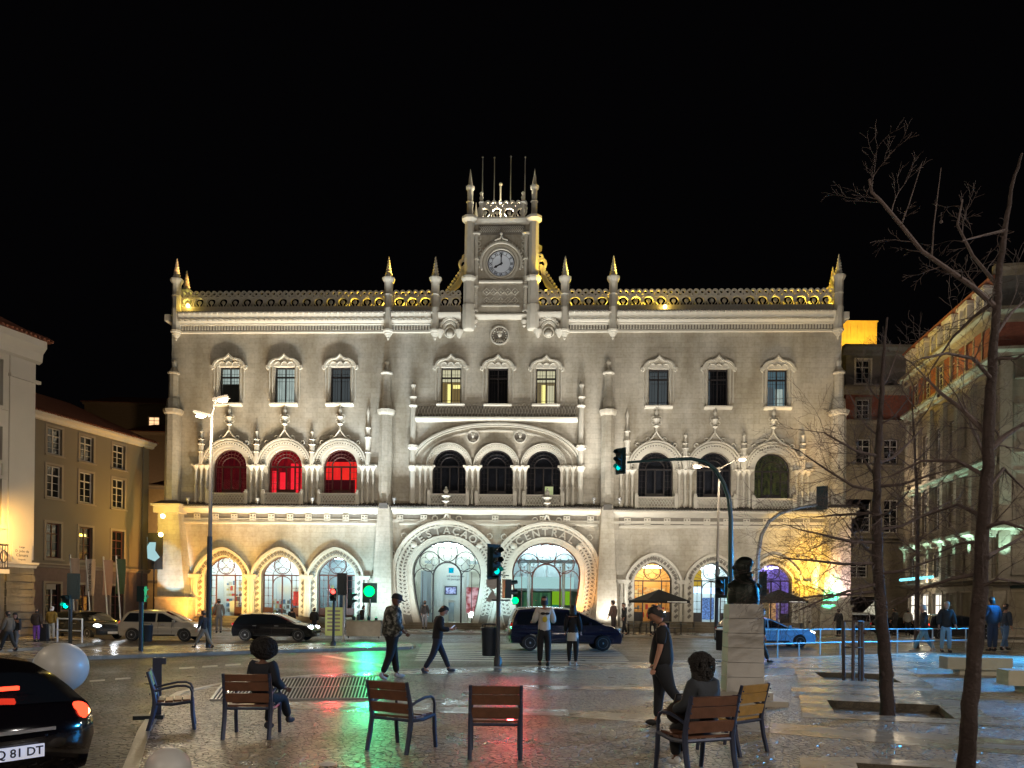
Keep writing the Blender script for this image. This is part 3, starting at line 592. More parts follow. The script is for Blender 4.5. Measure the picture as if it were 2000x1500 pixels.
# horseshoe doorways
for hi, (x, zc, zt, r) in enumerate(hsw):
    a = MB(); rz = zt-zc; o = lambda dx: horse_o(x, zc, r+dx, (r+dx)*.74+(.25*dx), .02, rz+dx)
    a.band(o(0), o(.34), -.02, .7); a.band(o(.34), o(.42), -.16, 0);  a.band(o(1.08), o(1.18), -.2, 0); a.band(o(1.26), o(1.36), -.26, 0); a.band(o(1.36), o(1.52), -.42, 0)
    oo = o(1.22); [a.sph((p[0], -.16, p[1]), .07, 6, 4) for p in oo]
    oo = o(.17); [a.sph((p[0], -.04, p[1]), .05, 6, 4) for p in oo[::2]]
    A = horse_o(x, zc, r+.75, (r+.75)*.74+.19, .02, rz+.75, 40, 1.7, 14)
    for i, p in enumerate(A):                        # interlaced leaf scrolls beside the lettering
        t = math.degrees(math.atan2(p[1]-zc, p[0]-x))
        if 42 < t < 138 or i < 4 or i > len(A)-5: continue
        q = Vector((p[0]-x, p[1]-zc)).normalized() if p[1] > zc else Vector((1 if p[0] > x else -1, .2)).normalized()
        e_ = Vector((-q.y, q.x))
        for k in (-.17, .17):
            cx, cz = p[0]+q.x*k, p[1]+q.y*k; a.tube(P3(arc(cx, cz, .15, 0, 320, 9), -.12), .045, 4, True)
        a.tube([(p[0]-q.x*.3, -.12, p[1]-q.y*.3), (p[0]+e_.x*.15, -.14, p[1]+e_.y*.15), (p[0]+q.x*.3, -.12, p[1]+q.y*.3)], .045, 4)
    for sg in (-1, 1):
        a.tube([(x+sg*.7, -.25, zc+rz+1.42), (x+sg*.22, -.25, zc+rz+1.62), (x+sg*.02, -.25, zc+rz+2.1)], .09)
        for t in (20, 42, 62, 78): a.tube(P3(arc(x+sg*(r+1.75)*math.cos(R(t)), zc+(rz+1.75)*math.sin(R(t)), .2, 0, 330, 9), -.16), .05, 5, True)
    finial(a, x, -.8, zc+rz+2.5, 1.5, .36)
    da = a.build("horseshoe_arch", m_trim, ST, 40); MB().band(o(.42), o(1.08), -.04, 0).build("painted_shade_band", m_shade_dark, da)  # dark band paints grazing-light shade behind the letters and scrolls
    word = ("ESTA\u00c7\u00c3O", "CENTRAL")[hi]
    for i, ch in enumerate(word):
        t = R(126-72*i/(len(word)-1)+2*(hi == 1))
        text("carved_letter", ch, .8, m_carv, da, textm(x+(r+.74)*math.cos(t), -.1, zc+(rz+.74)*math.sin(t), t-PI/2), .05, bold=.012)
    for sg in (-1, 1): 
        t = R(90-sg*48); ball = MB().sph((x+(r+.74)*math.cos(t), -.08, zc+(rz+.74)*math.sin(t)), .26, 10, 6, 1, .6, 1).build("boss", m_trim, da, True)
    # iron and glass
    f = MB(); y = .5; RI = r*.98; zI = .45
    f.tube(P3(horse_o(x, zc, RI, RI*.74, zI, rz*.98), y+.05), .06, 5)
    rc = r*.29
    cs = [(x, zc+rz-rc-.05), (x-r*.53, zc+rz-rc*2.05), (x+r*.53, zc+rz-rc*2.05)]
    for cx, cz in cs:
        f.tube(P3(arc(cx, cz, rc, 0, 345, 20), y+.05), .04, 5, True)
        for t in (0, 90, 180, 270): f.tube(P3(arc(cx+rc*.48*math.cos(R(t)), cz+rc*.48*math.sin(R(t)), rc*.42, t-115, t+115, 9), y+.05), .018, 4)
        for q in (1, -1): f.tube(P3([(cx-rc*.4, cz-q*rc*.4), (cx+rc*.4, cz+q*rc*.4)], y+.05), .018, 4)
        for a1, b1 in ((1, 1), (-1, 1), (1, -1), (-1, -1)): f.sph((cx+a1*rc*.4, y+.04, cz+b1*rc*.4), .045, 6, 4)
    rd = r*.41; zd = zc+rz-rc*2-rd-.1
    f.tube(P3([(x+rd, zI)]+arc(x, zd, rd, 0, 180, 16)+[(x-rd, zI)], y+.05), .07, 5)
    for sg in (-1, 1):
        f.tube(P3(arc(x+sg*(rd+(r-rd)*.47), zd-.1, (r-rd)*.46, 0, 180, 10), y+.05), .035, 5)
        f.box(x+sg*r*.72-.025, x+sg*r*.72+.025, y+.03, y+.08, zI, zd+.35)
    f.build("entrance_ironwork", m_iron if hi == 0 else m_red, ST)
    MB().plate(horse_o(x, zc, RI, RI*.74, zI, rz*.98), [], y+.05, y+.056).build("pane", m_glass, ST)
    sp = MB()
    for i in range(3): sp.box(x-r*1.05-.35*(2-i), x+r*1.05+.35*(2-i), -1.3+i*.4, .5, -.1, .15*(i+1))
    sp.build("steps", m_rst, ST)
    spv = MB(); e = x+(-1 if hi == 0 else 1)*(r+1.75)

# buttresses
def buttress(px, wl=28):
    x = U(px, 900)[0]; zl = UZ(990); zc_ = UZ(812); b = MB()
    hw = .52
    b.add([(x-.75-(.1), -1.35, -.2), (x+.85, -1.35, -.2), (x+.85, 0, -.2), (x-.85, 0, -.2), (x-.42, -.85, zl), (x+.42, -.85, zl), (x+.5, 0, zl), (x-.5, 0, zl)], [(0, 3, 2, 1), (4, 5, 6, 7), (0, 1, 5, 4), (1, 2, 6, 5), (2, 3, 7, 6), (3, 0, 4, 7)])
    b.lathe([(hw, zl), (hw*.98, zc_-.1), (hw+.1, zc_), (hw+.16, zc_+.12), (hw+.2, zc_+.3), (hw-.1, zc_+.36), (hw-.12, zc_+1.1), (hw-.2, zc_+1.25), (hw-.22, zc_+3.0), (hw-.05, zc_+3.06), (hw-.05, zc_+3.16), (hw-.25, zc_+3.3), (.12, zc_+3.55), (.1, zc_+3.75), (.2, zc_+3.9), (.17, zc_+4.05), (.05, zc_+4.2)], (x, -.32, 0), 8, PI/8)
    b.build("buttress", m_wall, ST, 30)
    MB().box(x-.3, x+.3, -1.1, -.75, zl-.3, zl+.1).build("buttress_cap", m_dark, ST)
buttress(755); buttress(1186); 
for x, sg in ((uL+.35, -1), (uR-.3, 1)):
    b = MB(); zl = UZ(1000); zc_ = UZ(812); o_ = .55; ba, bb2 = (U(307, 1200, 1.5)[0], U(366, 1200, 1.5)[0]) if sg < 0 else (U(1602, 1200, 1.5)[0], U(1660, 1200, 1.5)[0])
    b.add([(ba, -1.5, -.2), (bb2, -1.5, -.2), (bb2, 2.2, -.2), (ba, 2.2, -.2), (x-.78, -1.0, zl-.35), (x+.78, -1.0, zl-.35), (x+.78, 1.6, zl-.35), (x-.78, 1.6, zl-.35)], [(0, 3, 2, 1), (4, 5, 6, 7), (0, 1, 5, 4), (1, 2, 6, 5), (2, 3, 7, 6), (3, 0, 4, 7)])
    b.box(ba-.08, bb2+.08, -1.7, 2, 0, 2.0); b.box(ba-.16, bb2+.16, -1.8, 2.1, 2.0, 2.15)
    for yy in (-.35, 1.6):
        xx = x if yy < 0 else x+sg*.25
        b.lathe([(.58, zl), (.55, zc_-.1), (.68, zc_), (.74, zc_+.16), (.76, zc_+.3), (.5, zc_+.36), (.46, zc_+1.1), (.36, zc_+1.25), (.34, zc_+3.0), (.45, zc_+3.06), (.45, zc_+3.16), (.3, zc_+3.3), (.14, zc_+3.6), (.2, zc_+3.9), (.17, zc_+4.05), (.05, zc_+4.2)], (xx, yy, 0), 8, PI/8)
    b.build("corner_buttress", m_wall, ST, 30)
    b = MB(); b.box(x-1.0, x+1.0, -1.3, 2.2, zl-.35, zl+.15); b.box(x-1.15, x+1.15, -1.45, 2.3, zl+.15, zl+.3); b.build("ledge", m_trim, ST)
    MB().box(x-1.1, x+1.1, -1.4, 2.2, zl+.3, zl+.6, .5, .5).build("ledge_tiles", m_dark, ST)

# main cornice with dentils and scallops
zc0 = UZ(647); z_ = UZ(615)
def cornice(x0, x1):
    c = MB(); c.profx([(0, zc0-.12), (-.16, zc0-.1), (-.16, zc0+.04), (-.1, zc0+.06), (-.1, zc0+.42), (-.3, zc0+.46), (-.3, zc0+.56), (-.36, zc0+.6), (-.62, zc0+1.0), (-.7, z_-.08), (-.7, z_), (0, z_+.02)], x0, x1)
    q = x0+.1
    while q < x1-.05: c.box(q, q+.11, -.22, -.1, zc0+.1, zc0+.4); q += .22
    q = x0+.2
    while q < x1-.1:
        c.tube([(q-.18, -.52, zc0+.72), (q-.1, -.58, zc0+.66), (q, -.6, zc0+.64), (q+.1, -.58, zc0+.66), (q+.18, -.52, zc0+.72)], .06, 5); c.sph((q+.22, -.72, z_-.05), .1, 6, 4); q += .44
    c.build("cornice", m_trim, ST); MB().box(x0, x1, -.105, -.1, zc0+.06, zc0+.42).build("painted_shade_band", m_shade_dark, ST)  # dark strip paints the shade between the dentils
    d = MB(); q = x0
    d.profx([(.0, z_+.02), (-.78, z_+.0), (-.78, z_+.05), (0, z_+.16)], x0, x1)
    while q < x1: d.tube([(q, -.8, z_+.03), (q, 0, z_+.16)], .05, 4); q += .22
    d.build("eaves_tiles", m_dark, ST)
PIL = [(348, 0), (760, 0), (851, 0), (908, 0), (1041, 0), (1103, 0), (1197, 0), (1635, 0)]
px_ = [U(p, 600)[0] for p, _ in PIL]
for i, j in ((0, 1), (1, 2), (5, 6), (6, 7)): cornice(px_[i]+.3, px_[j]-.3)
cornice(px_[3]+1.4, px_[3]+1.4001) if False else None
MB().profx([(0, UZ(622)-.1), (-.2, UZ(622)-.1), (-.38, UZ(622)+.1), (-.4, UZ(622)+.2), (0, UZ(622)+.3)], U(925, 620)[0], U(1030, 620)[0]).build("cornice", m_trim, ST)
for px in (928, 1024): 
    x, z = U(px, 628); MB().lathe([(.05, -.5), (.14, -.4), (.1, -.3), (.2, -.15), (.22, 0)], (x, -.2, z), 8).build("corbel", m_trim, ST, True)
MB().box(uL-.4, uL, -.4, 6, z_-.5, z_).build("cornice", m_trim, ST); MB().box(uR, uR+.4, -.4, 6, z_-.5, z_).build("cornice", m_trim, ST)
# corbelled arches beside the tower
for i, j in ((2, 3), (4, 5)):
    x0, x1 = px_[i]+.25, px_[j]-.25; xm = (x0+x1)/2; zz = zc0; c = MB(); hwid = (x1-x0)/2
    o = lambda k, h: [(xm+hwid*k*math.cos(t)*abs(math.cos(t))**.2, zz+h*math.sin(t)**1.0) for t in lin(.001, PI-.001, 15)]
    c.band(o(.72, .8), o(.95, 1.05), -.42, 0); c.band(o(.5, .55), o(.68, .72), -.25, 0)
    c.profx([(0, z_-.5), (-.35, z_-.45), (-.6, z_-.15), (-.62, z_), (0, z_+.02)], x0, x1)
    for t in lin(10, 170, 12): c.sph((xm+hwid*.83*math.cos(R(t)), -.42, zz+.92*math.sin(R(t))), .07, 6, 4)
    for sg in (-1, 1): c.lathe([(.04, -.6), (.16, -.45), (.2, -.3), (.32, -.15), (.34, 0)], (xm+sg*hwid*.85, -.25, zz), 8)
    c.sph((xm, -.12, zz-.2), .26, 10, 8, 1, .7, 1); c.tube(P3(arc(xm, zz-.1, .38, 0, 340, 12), -.08), .06, 5, True)
    c.build("corbelled_arch", m_trim, ST, 40)
# parapet: pierced horseshoes with scalloped top
zp0 = UZ(612); zpb = UZ(598); zpt = UZ(568)
def parapet(x0, x1, zb=None, zt=None, parent=None, yy=0.0, nm="parapet", pitch=.94, base=True):
    zb = zb or zpb; zt = zt or zpt; parent = parent or ST
    p = MB(); L_ = x1-x0; n = max(1, round(L_/pitch)); w_ = L_/n; H = zt-zb
    if base: p.box(x0, x1, yy-.16, yy+.3, zp0, zb)
    for i in range(n):
        xm = x0+(i+.5)*w_
        ho = [(xm-w_*.16, zb+.02)]+arc(xm, zb+H*.33, w_*.36, 215, -35, 15, H*.24)+[(xm+w_*.16, zb+.02)]
        hi_ = [(xm+(a-xm)*1.32, zb+(b-zb)*1.16) for a, b in ho]
        p.band(ho, hi_, yy-.09, yy+.14)
        p.sph((xm, yy, zb+H*.3), w_*.17, 8, 6, 1, .6, 1); p.tube([(xm, yy, zb), (xm, yy, zb+H*.3)], .05, 5)
        p.band([(xm-w_/2, zb+H*.56), (xm-w_*.2, zb+H*.62), (xm, zb+H*.74), (xm+w_*.2, zb+H*.62), (xm+w_/2, zb+H*.56)], [(xm-w_/2, zb+H*.64), (xm-w_*.2, zb+H*.70), (xm, zb+H*.84), (xm+w_*.2, zb+H*.70), (xm+w_/2, zb+H*.64)], yy-.1, yy+.15)
        for d in (-.25, .25): p.band(arc(xm+d*w_, zb+H*.86, w_*.13, 0, 360, 13), arc(xm+d*w_, zb+H*.86, w_*.25, 0, 360, 13), yy-.1, yy+.14)
        p.box(xm-w_/2-.05, xm-w_/2+.05, yy-.08, yy+.12, zb, zb+H*.6)
    p.build(nm, m_carv, parent)
for i in range(len(px_)-1):
    if i == 3: continue
    parapet(px_[i]+.3, px_[i+1]-.3)
for sx, x in ((-1, uL+.05), (1, uR-.05)):                 # short return on the side walls
    p = MB(); p.box(x-.15, x+.15, .6, 7, zp0, zpb)
    for k in range(7): p.tube([(x, .9+k*.9+.38*math.cos(t), zpb+.55+.5*math.sin(t)) for t in lin(0, 5.8, 10)], .09, 5, True)
    p.build("parapet", m_carv, ST)
def pinnacle(x, y, h0, m_=m_trim, par=None, sc=1.0, cone=None):
    zt = U(760, 548)[1]; ct = U(760, 505)[1] if cone is None else cone; b = MB()
    b.lathe([(.04*sc, zc0-.75), (.12, zc0-.62), (.1, zc0-.55), (.22, zc0-.42), (.24, zc0-.34), (.3, zc0-.3), (.32, zc0-.2), (.4, zc0-.14), (.42, zc0), (.34, zc0+.04), (.34, z_), (.36, z_+.4), (.33, z_+.45), (.33, z_+1.35), (.37, z_+1.4), (.33, z_+1.48), (.33, zt-.35), (.42, zt-.2), (.5, zt-.05), (.5, zt+.05), (.3, zt+.1)], (x, y, 0), 8, PI/8)
    b.build("parapet_pillar", m_, ST, 30)
    c = MB(); n = 14; H = ct-zt-.08
    c.lathe([(.27, zt+.08), (.25, zt+.2), (.02, zt+.08+H)], (x, y, 0), 10)
    c.tube([(x+(.28-.26*k/60)*math.cos(k*.72), y+(.28-.26*k/60)*math.sin(k*.72), zt+.15+(H-.15)*k/60) for k in range(61)], .045, 4)
    c.build("spire", m_, ST, 40)
for x in px_: 
    if x not in (px_[3], px_[4]): pinnacle(x, -.25, 0)
pinnacle(px_[0]-.25, 1.9, 0); pinnacle(px_[-1]+.35, 1.9, 0)

# clock tower
xl, xr = U(915, 520)[0], U(1045, 520)[0]; xm = (xl+xr)/2; zt0 = UZ(613); zt1 = UZ(437)
T = MB(); cx, cz = U(979, 517); rck = 26.5/25.9
T.plate([(xl+.3, zt0-.3), (xr-.3, zt0-.3), (xr-.3, zt1), (xl+.3, zt1)], [arc(cx, cz, rck, 0, 350, 30)], -.25, .2); T.box(xl+.3, xr-.3, .2, 4.6, zt0-.3, zt1)
tw = T.build("tower", m_wall, ST)
for x in (xl+.1, xr-.1):
    for y in (-.3, 4.5):
        MB().lathe([(.42, zc0+.0), (.5, zc0+.2), (.5, UZ(600)), (.44, UZ(598)), (.44, UZ(555)), (.6, UZ(550)), (.62, UZ(546)), (.4, UZ(543)), (.38, zt1-.1), (.5, zt1+.02), (.62, zt1+.12), (.62, zt1+.3), (.3, zt1+.36), (.24, zt1+.5), (.24, UZ(400)), (.3, UZ(399)), (.22, UZ(397)), (.22, UZ(376)), (.32, UZ(373)), (.34, UZ(369)), (.2, UZ(367))], (x, y, 0), 8, PI/8).build("turret", m_trim, tw, 30)
        MB().lathe([(.2, UZ(368)), (.15, UZ(360)), (.1, UZ(350)), (.01, UZ(334))], (x, y, 0), 8).build("spire", m_trim, tw, 40)
d = MB(); d.profx([(-.25, zt1-.15), (-.4, zt1), (-.5, zt1+.15), (-.5, zt1+.28), (4.8, zt1+.28), (4.8, zt1)], xl+.4, xr-.4)
fw_, fh = xr-xl-1.5, zt1-.2
MB().box(xl+.75, xr-.75, -.28, -.25, UZ(462), zt1-.25).build('painted_shade_band', m_shade_dark, tw)  # dark plate paints shade behind the tower frieze
for i in range(22):
    x = xl+.9+i*(xr-xl-1.8)/21; d.tube([(x-.1, -.34, UZ(460)+.1), (x+.12, -.34, (UZ(460)+zt1-.2)/2), (x-.1, -.34, zt1-.35)], .03, 4)
d.build("tower_frieze", m_carv, tw)
k = MB()                                              # frame around the clock
for r0, r1_, dd in ((rck, rck*1.08, -.34), (rck*1.16, rck*1.3, -.3), (rck*1.42, rck*1.55, -.42)):
    k.band([(cx+r1_*0+r0*math.cos(R(t)), cz+r0*math.sin(R(t))) for t in lin(-20 if r0 > rck*1.4 else 0, 200 if r0 > rck*1.4 else 360, 33)], [(cx+r1_*math.cos(R(t)), cz+r1_*math.sin(R(t))) for t in lin(-20 if r0 > rck*1.4 else 0, 200 if r0 > rck*1.4 else 360, 33)], dd, -.25)
for t in lin(-10, 190, 24): k.box(cx+rck*1.62*math.cos(R(t))-.05, cx+rck*1.62*math.cos(R(t))+.05, -.38, -.25, cz+rck*1.62*math.sin(R(t))-.07, cz+rck*1.62*math.sin(R(t))+.07)
k.tube([(cx-.5, -.4, cz+rck*1.62), (cx-.12, -.4, cz+rck*1.75), (cx, -.4, cz+rck*2.0)], .06); k.tube([(cx+.5, -.4, cz+rck*1.62), (cx+.12, -.4, cz+rck*1.75), (cx, -.4, cz+rck*2.0)], .06); k.sph((cx, -.4, cz+rck*2.1), .12)
for sg in (-1, 1):
    x = cx+sg*rck*1.82
    k.tube([(x, -.42, zt0), (x, -.42, UZ(465))], .13, 8); [k.lathe([(.19, 0), (.19, .14), (.13, .2)], (x, -.42, z), 8) for z in (zt0, UZ(566), UZ(512))]; k.box(x-.25, x+.25, -.62, -.25, UZ(463), UZ(460))
    for j in range(14): k.tube([(x-.1, -.54, zt0+.5+j*.16), (x+.1, -.54, zt0+.6+j*.16)], .03, 4)
    for q in range(4): k.tube([(x-sg*.15-sg*.35*math.cos(R(a))*(.5), -.32, UZ(490)+q*.42+.16*math.sin(R(a))) for a in range(0, 330, 40)], .04, 4, True)
k.profx([(-.25, UZ(556)), (-.42, UZ(555)), (-.42, UZ(552)), (-.25, UZ(551))], cx-rck*1.6, cx+rck*1.6)
zq0, zq1 = UZ(599), UZ(564); n = 5
for i in range(n):
    for j in range(2):
        x = cx-rck*1.3+(i+.5)*rck*2.6/n; z = zq0+(j+.5)*(zq1-zq0)/2; q = rck*2.6/n/2; k.tube([(x-q, -.3, z), (x, -.3, z+q), (x+q, -.3, z), (x, -.3, z-q)], .05, 4, True); k.sph((x, -.28, z), .09, 6, 4)
k.band([(cx-rck*1.4, zq0-.1), (cx+rck*1.4, zq0-.1)], [(cx-rck*1.4, zq0), (cx+rck*1.4, zq0)], -.4, -.25)
k.build("clock_surround", m_trim, tw, 40)
ck = MB().lathe([(rck*.99, -.05), (rck*.99, .05)], (cx, -.1, cz), 40, 0, Matrix.Rotation(R(90), 3, 'X')).build("clock", mat("clock_face_white", (.62, .64, .66), .4, emit=(.75, .85, 1), es=.12), ST)
h = MB(); h.band(arc(cx, cz, rck*.93, 0, 360, 41), arc(cx, cz, rck*1.0, 0, 360, 41), -.2, -.1); h.build("clock_rim", m_iron, ck)
h = MB(); h.band(arc(cx, cz, rck*.66, 0, 360, 41), arc(cx, cz, rck*.68, 0, 360, 41), -.157, -.15)
for q in range(60):
    t = R(q*6); h.tube([(cx+rck*.86*math.sin(t), -.155, cz+rck*.86*math.cos(t)), (cx+rck*.91*math.sin(t), -.155, cz+rck*.91*math.cos(t))], .012, 4)
h.build("minute_track", m_iron, ck)
for q, s_ in enumerate(["XII", "I", "II", "III", "IIII", "V", "VI", "VII", "VIII", "IX", "X", "XI"]):
    t = R(q*30); text("numeral", s_, .27, m_iron, ck, textm(cx+rck*.77*math.sin(t), -.157, cz+rck*.77*math.cos(t), -t), .004, bold=.006)
for nm, ang, ln, wd in (("minute_hand", 0, .8, .035), ("hour_hand", 240, .62, .05)):
    t = R(ang); dx, dz = math.sin(t), math.cos(t); g = MB(); q = [(-.12, wd*1.2), (.1, wd), (ln*.55*rck, wd*.9), (ln*.7*rck, wd*2), (ln*rck, .01)]
    g.plate([(cx+dx*a+dz*b, cz+dz*a-dx*b) for a, b in q]+[(cx+dx*a-dz*b, cz+dz*a+dx*b) for a, b in q[::-1]], [], -.2, -.17); g.build(nm, m_iron, ck)
# crown of the tower
parapet(U(936, 430)[0], U(1030, 430)[0], UZ(428), UZ(398), tw, -.3, "parapet", .88, False)
c = MB()
for x in (xl+.95, xr-.95): c.lathe([(.16, zt1+.28), (.14, UZ(402)), (.22, UZ(400)), (.1, UZ(396)), (.16, UZ(390)), (.08, UZ(386)), (.14, UZ(381)), (.02, UZ(378))], (x, -.3, 0), 8)
c.build("finial", m_trim, tw, 40)
for px, py, y in ((943, 307, 1.0), (966, 308, 3.2), (998, 306, 3.2), (1026, 307, 1.0)):
    x, z = U(px, py, -y); MB().tube([(x, y, zt1), (x, y, z)], .06, 8, r1=.035).sph((x, y, z), .08, 6, 4).build("flagpole", m_grm, tw, True)
x, z = U(978, 360, -1.5); MB().tube([(x, 1.5, zt1), (x, 1.5, z)], .07, 8).sph((x, 1.5, z), .14, 8, 6).build("mast", m_trim, tw, True)
# scroll brackets either side of the tower
for sg, x0 in ((-1, xl-.2), (1, xr+.2)):
    c = MB()
    for off in (0, .32):
        c.band([(x0+sg*(.1+off*.3), UZ(505)-off*1.2), (x0+sg*.35, UZ(525)-off), (x0+sg*.6, UZ(540)-off*.8), (x0+sg*1.0, UZ(553)-off*.3), (x0+sg*1.3, UZ(563)-.0)], [(x0+sg*(.3+off*.3), UZ(505)-off*1.2), (x0+sg*.55, UZ(522)-off), (x0+sg*.82, UZ(536)-off*.8), (x0+sg*1.22, UZ(549)-off*.3), (x0+sg*1.55, UZ(562))], 1.0, 1.3)
    for q in range(9): c.sph((x0+sg*(.35+q*.15), 1.15, UZ(512)-q*.22+.12), .13, 6, 4)
    c.tube(P3(arc(x0+sg*.2, UZ(503), .4, 0, 330, 12), 1.15), .13, 6, True); c.tube(P3(arc(x0+sg*.12, UZ(490), .25, 0, 330, 10), 1.15), .1, 6, True)
    c.build("scroll_bracket", m_trim, tw, 40)

# rooms behind the ground floor openings
def room(x, s, zt, wallm, d=4.5, zf=.6):
    r = MB(); a, b = x-s*1.25, x+s*1.25
    r.box(a-.1, a, .76, d, zf, zt); r.box(b, b+.1, .76, d, zf, zt); r.box(a, b, d, d+.1, zf, zt); r.box(a, b, .76, d, zf-.1, zf+.02); r.box(a, b, .76, d, zt, zt+.1)
    return r.build("interior", wallm, ST)
def panel(nm, x0, x1, y, z0, z1, m, th=.05): return MB().box(x0, x1, y, y+th, z0, z1).build(nm, m, ST)
def ceil(x, s, zt, m, y0=1.2, y1=3.8):
    for yy in (y0, (y0+y1)/2, y1): MB().box(x-s, x+s, yy, yy+.28, zt-.14, zt-.08).build("ceiling_lamp", m, ST)
m_shopw = mat("shop_white", (.75, .78, .76), .6); m_shopy = mat("shop_ochre", (.65, .42, .16), .6); m_shopg = mat("shop_grey", (.35, .4, .4), .6); m_purp = mat("shop_violet", (.42, .34, .5), .5); m_crm = mat("hall_cream", (.75, .73, .62), .6)
m_rd = mat("shop_red", (.6, .04, .04), .5, emit=(1, .05, .05), es=.15); m_cl = emis("cool_tubes", (.85, 1, .97), 26); m_wl = emis("warm_tubes", (1, .74, .4), 26); m_pl = emis("violet_tubes", (.5, .42, 1), 14)
goods = [mat("goods", c, .5) for c in ((.5, .06, .05), (.1, .2, .35), (.6, .5, .2), (.15, .13, .12), (.55, .55, .5))]
rnd = random.Random(3)
def shelves(x, s, zf, zt, y, n=6, m=None):
    sh = MB(); g = [MB() for _ in goods]
    for i in range(n):
        z = zf+.25+i*(zt-zf-.3)/n; sh.box(x-s, x+s, y-.35, y, z, z+.06); q = x-s+.05
        while q < x+s-.15:
            w_ = rnd.uniform(.08, .2); h_ = rnd.uniform(.12, .42)
            if rnd.random() < .8: g[rnd.randrange(5)].box(q, q+w_, y-.33, y-.1, z+.06, z+.06+h_)
            q += w_+.04
    sh.build("shelf_unit", m or m_shopw, ST)
    for i, b in enumerate(g):
        if b.v: o = b.build("shelf_goods", goods[i], ST); o["kind"] = "stuff"
(x0, *_), (x1, *_), (x2, *_), (x3, *_), (x4, *_), (x5, *_) = grw; s = grw[0][4]; zt = grw[0][3]+.2; zt3 = grw[3][3]+.2
room(x0, s, zt, m_shopw); ceil(x0, s*.8, zt, m_cl); shelves(x0+.1, s*.75, .7, 3.6, 3.2, 6); panel("door_leaf", x0+.15, x0+.8, .9, .75, 1.9, m_crm)
room(x1, s, zt, m_shopw); ceil(x1, s*.8, zt, m_cl); shelves(x1, s, .7, 2.1, 2.6, 3, m_shopg); panel("sign_board", x1-.9, x1+.9, 2.2, 2.6, 3.1, m_shopw); panel("poster", x1+.75, x1+1.25, .82, 1.6, 2.7, m_rd)
room(x2, s, zt, m_shopg); ceil(x2, s*.6, zt, m_cl, 2.4, 3.4); shelves(x2-s*.7, .3, .7, 3.4, 2.6, 5); panel("door_leaf", x2-.1, x2+.9, 1.4, .7, 4.0, m_black)
room(x3, s, zt3, m_shopy); ceil(x3, s*.8, zt3-.3, m_wl); shelves(x3, s*.95, .7, 3.6, 3.4, 4, m_shopy); panel("lit_board", x3-1.2, x3+1.3, 2.8, 2.4, 3.3, emis("menu_glow", (1, .7, .25), 1.2, (.9, .3, .06), (2, 1, 2), 2))
room(x4, s, zt3, m_shopw); ceil(x4, s*.8, zt3-.3, m_cl); panel("lit_board", x4-1.3, x4+1.3, 2.2, 2.9, 3.4, emis("counter_glow", (.6, .8, 1), 2.5)); panel("lit_board", x4-.2, x4+.7, 2.6, .9, 2.6, emis("fridge_glow", (.25, .45, .9), .8, (.1, .15, .3), (3, 1, 3), 3)); panel("lit_board", x4-.9, x4-.2, 3, 3.5, 4.8, emis("yellow_glow", (.9, .55, .06), .7))
room(x5, s, zt3, m_purp); ceil(x5, s*.8, zt3-.3, m_pl); panel("door_leaf", x5-.9, x5+.1, 1.2, .7, 3.3, m_shopy); panel("lit_board", x5-.2, x5+1.2, 3.2, .7, 2.4, emis("amber_shelf", (1, .5, .18), 1.0, (.25, .12, .08), (2, 1, 3), 2)); panel("sign_board", x5-.8, x5-.3, .9, 2.8, 4.3, m_teal)
xh, zc, zt, r = hsw[0]; room(xh, r, zt+.2, m_crm, 6, .4); ceil(xh, r*.8, zt+.1, m_cl, 1.5, 5)
panel("inner_wall", xh-r*.5, xh+r*.5, 3.0, .45, zc+1.5, m_crm); sg_ = panel("station_sign", xh-.5, xh+.5, 2.9, 2.6, 3.3, mat("screen_housing", (.06, .07, .09), .4))
panel("display_screen", xh-.4, xh+.4, 2.88, 2.7, 3.2, emis("screen_glow", (.6, .7, .95), 1.2, (.1, .1, .3), (3, 1, 4), 2), .015)
panel("logo", xh-.2, xh+.2, 2.97, 4.35, 4.75, emis("logo_cyan", (.0, .55, .75), .9), .02)
text("lettering", "infraestruturas", .24, m_dkm, ST, textm(xh+.35, 2.98, 4.1), .004); text("lettering", "de portugal", .22, m_dkm, ST, textm(xh+.2, 2.98, 3.85), .004)
panel("poster", xh+r*.5, xh+r*.88, 2.2, 1.2, 3.2, emis("poster_pink", (.9, .55, .55), 1.0, (.35, .06, .06), (1, 1, 1.2), 2.4)); panel("floor_panel", xh-r*.9, xh-r*.55, 2.5, .45, 4.5, m_shopg)
panel("door_leaf", xh-.1, xh+.35, 2.3, .5, 2.0, m_shopg)
xh, zc, zt, r = hsw[1]; room(xh, r, zt+.2, m_shopg, 7, .4); ceil(xh, r*.8, zt+.1, m_cl, 4, 6.5)
panel("gallery_front", xh-r, xh+r*.85, 3.0, 3.2, 4.1, emis("glass_gallery", (.62, .95, .85), .75)); MB().box(xh-r*1.2, xh+r*1.2, 3.05, 7, 3.0, 3.19).build("gallery_floor", m_shopg, ST)
panel("lit_board", xh+.5, xh+1.9, 3.6, 1.9, 3.0, emis("lime_board", (.28, .55, .02), .8)); panel("lit_board", xh+.5, xh+1.1, 3.5, .9, 1.9, emis("teal_board", (.0, .22, .16), .7)); panel("lit_board", xh-1.9, xh+.4, 4.4, .5, 2.9, emis("green_room", (.10, .26, .10), .6, (.03, .08, .05), (2, 1, .3), 2))
for k in range(5): MB().box(xh-r*.8+k*r*.4, xh-r*.8+k*r*.4+.1, 3.1, 3.2, 4.1, 5.6).build("mullion", m_shopw, ST)
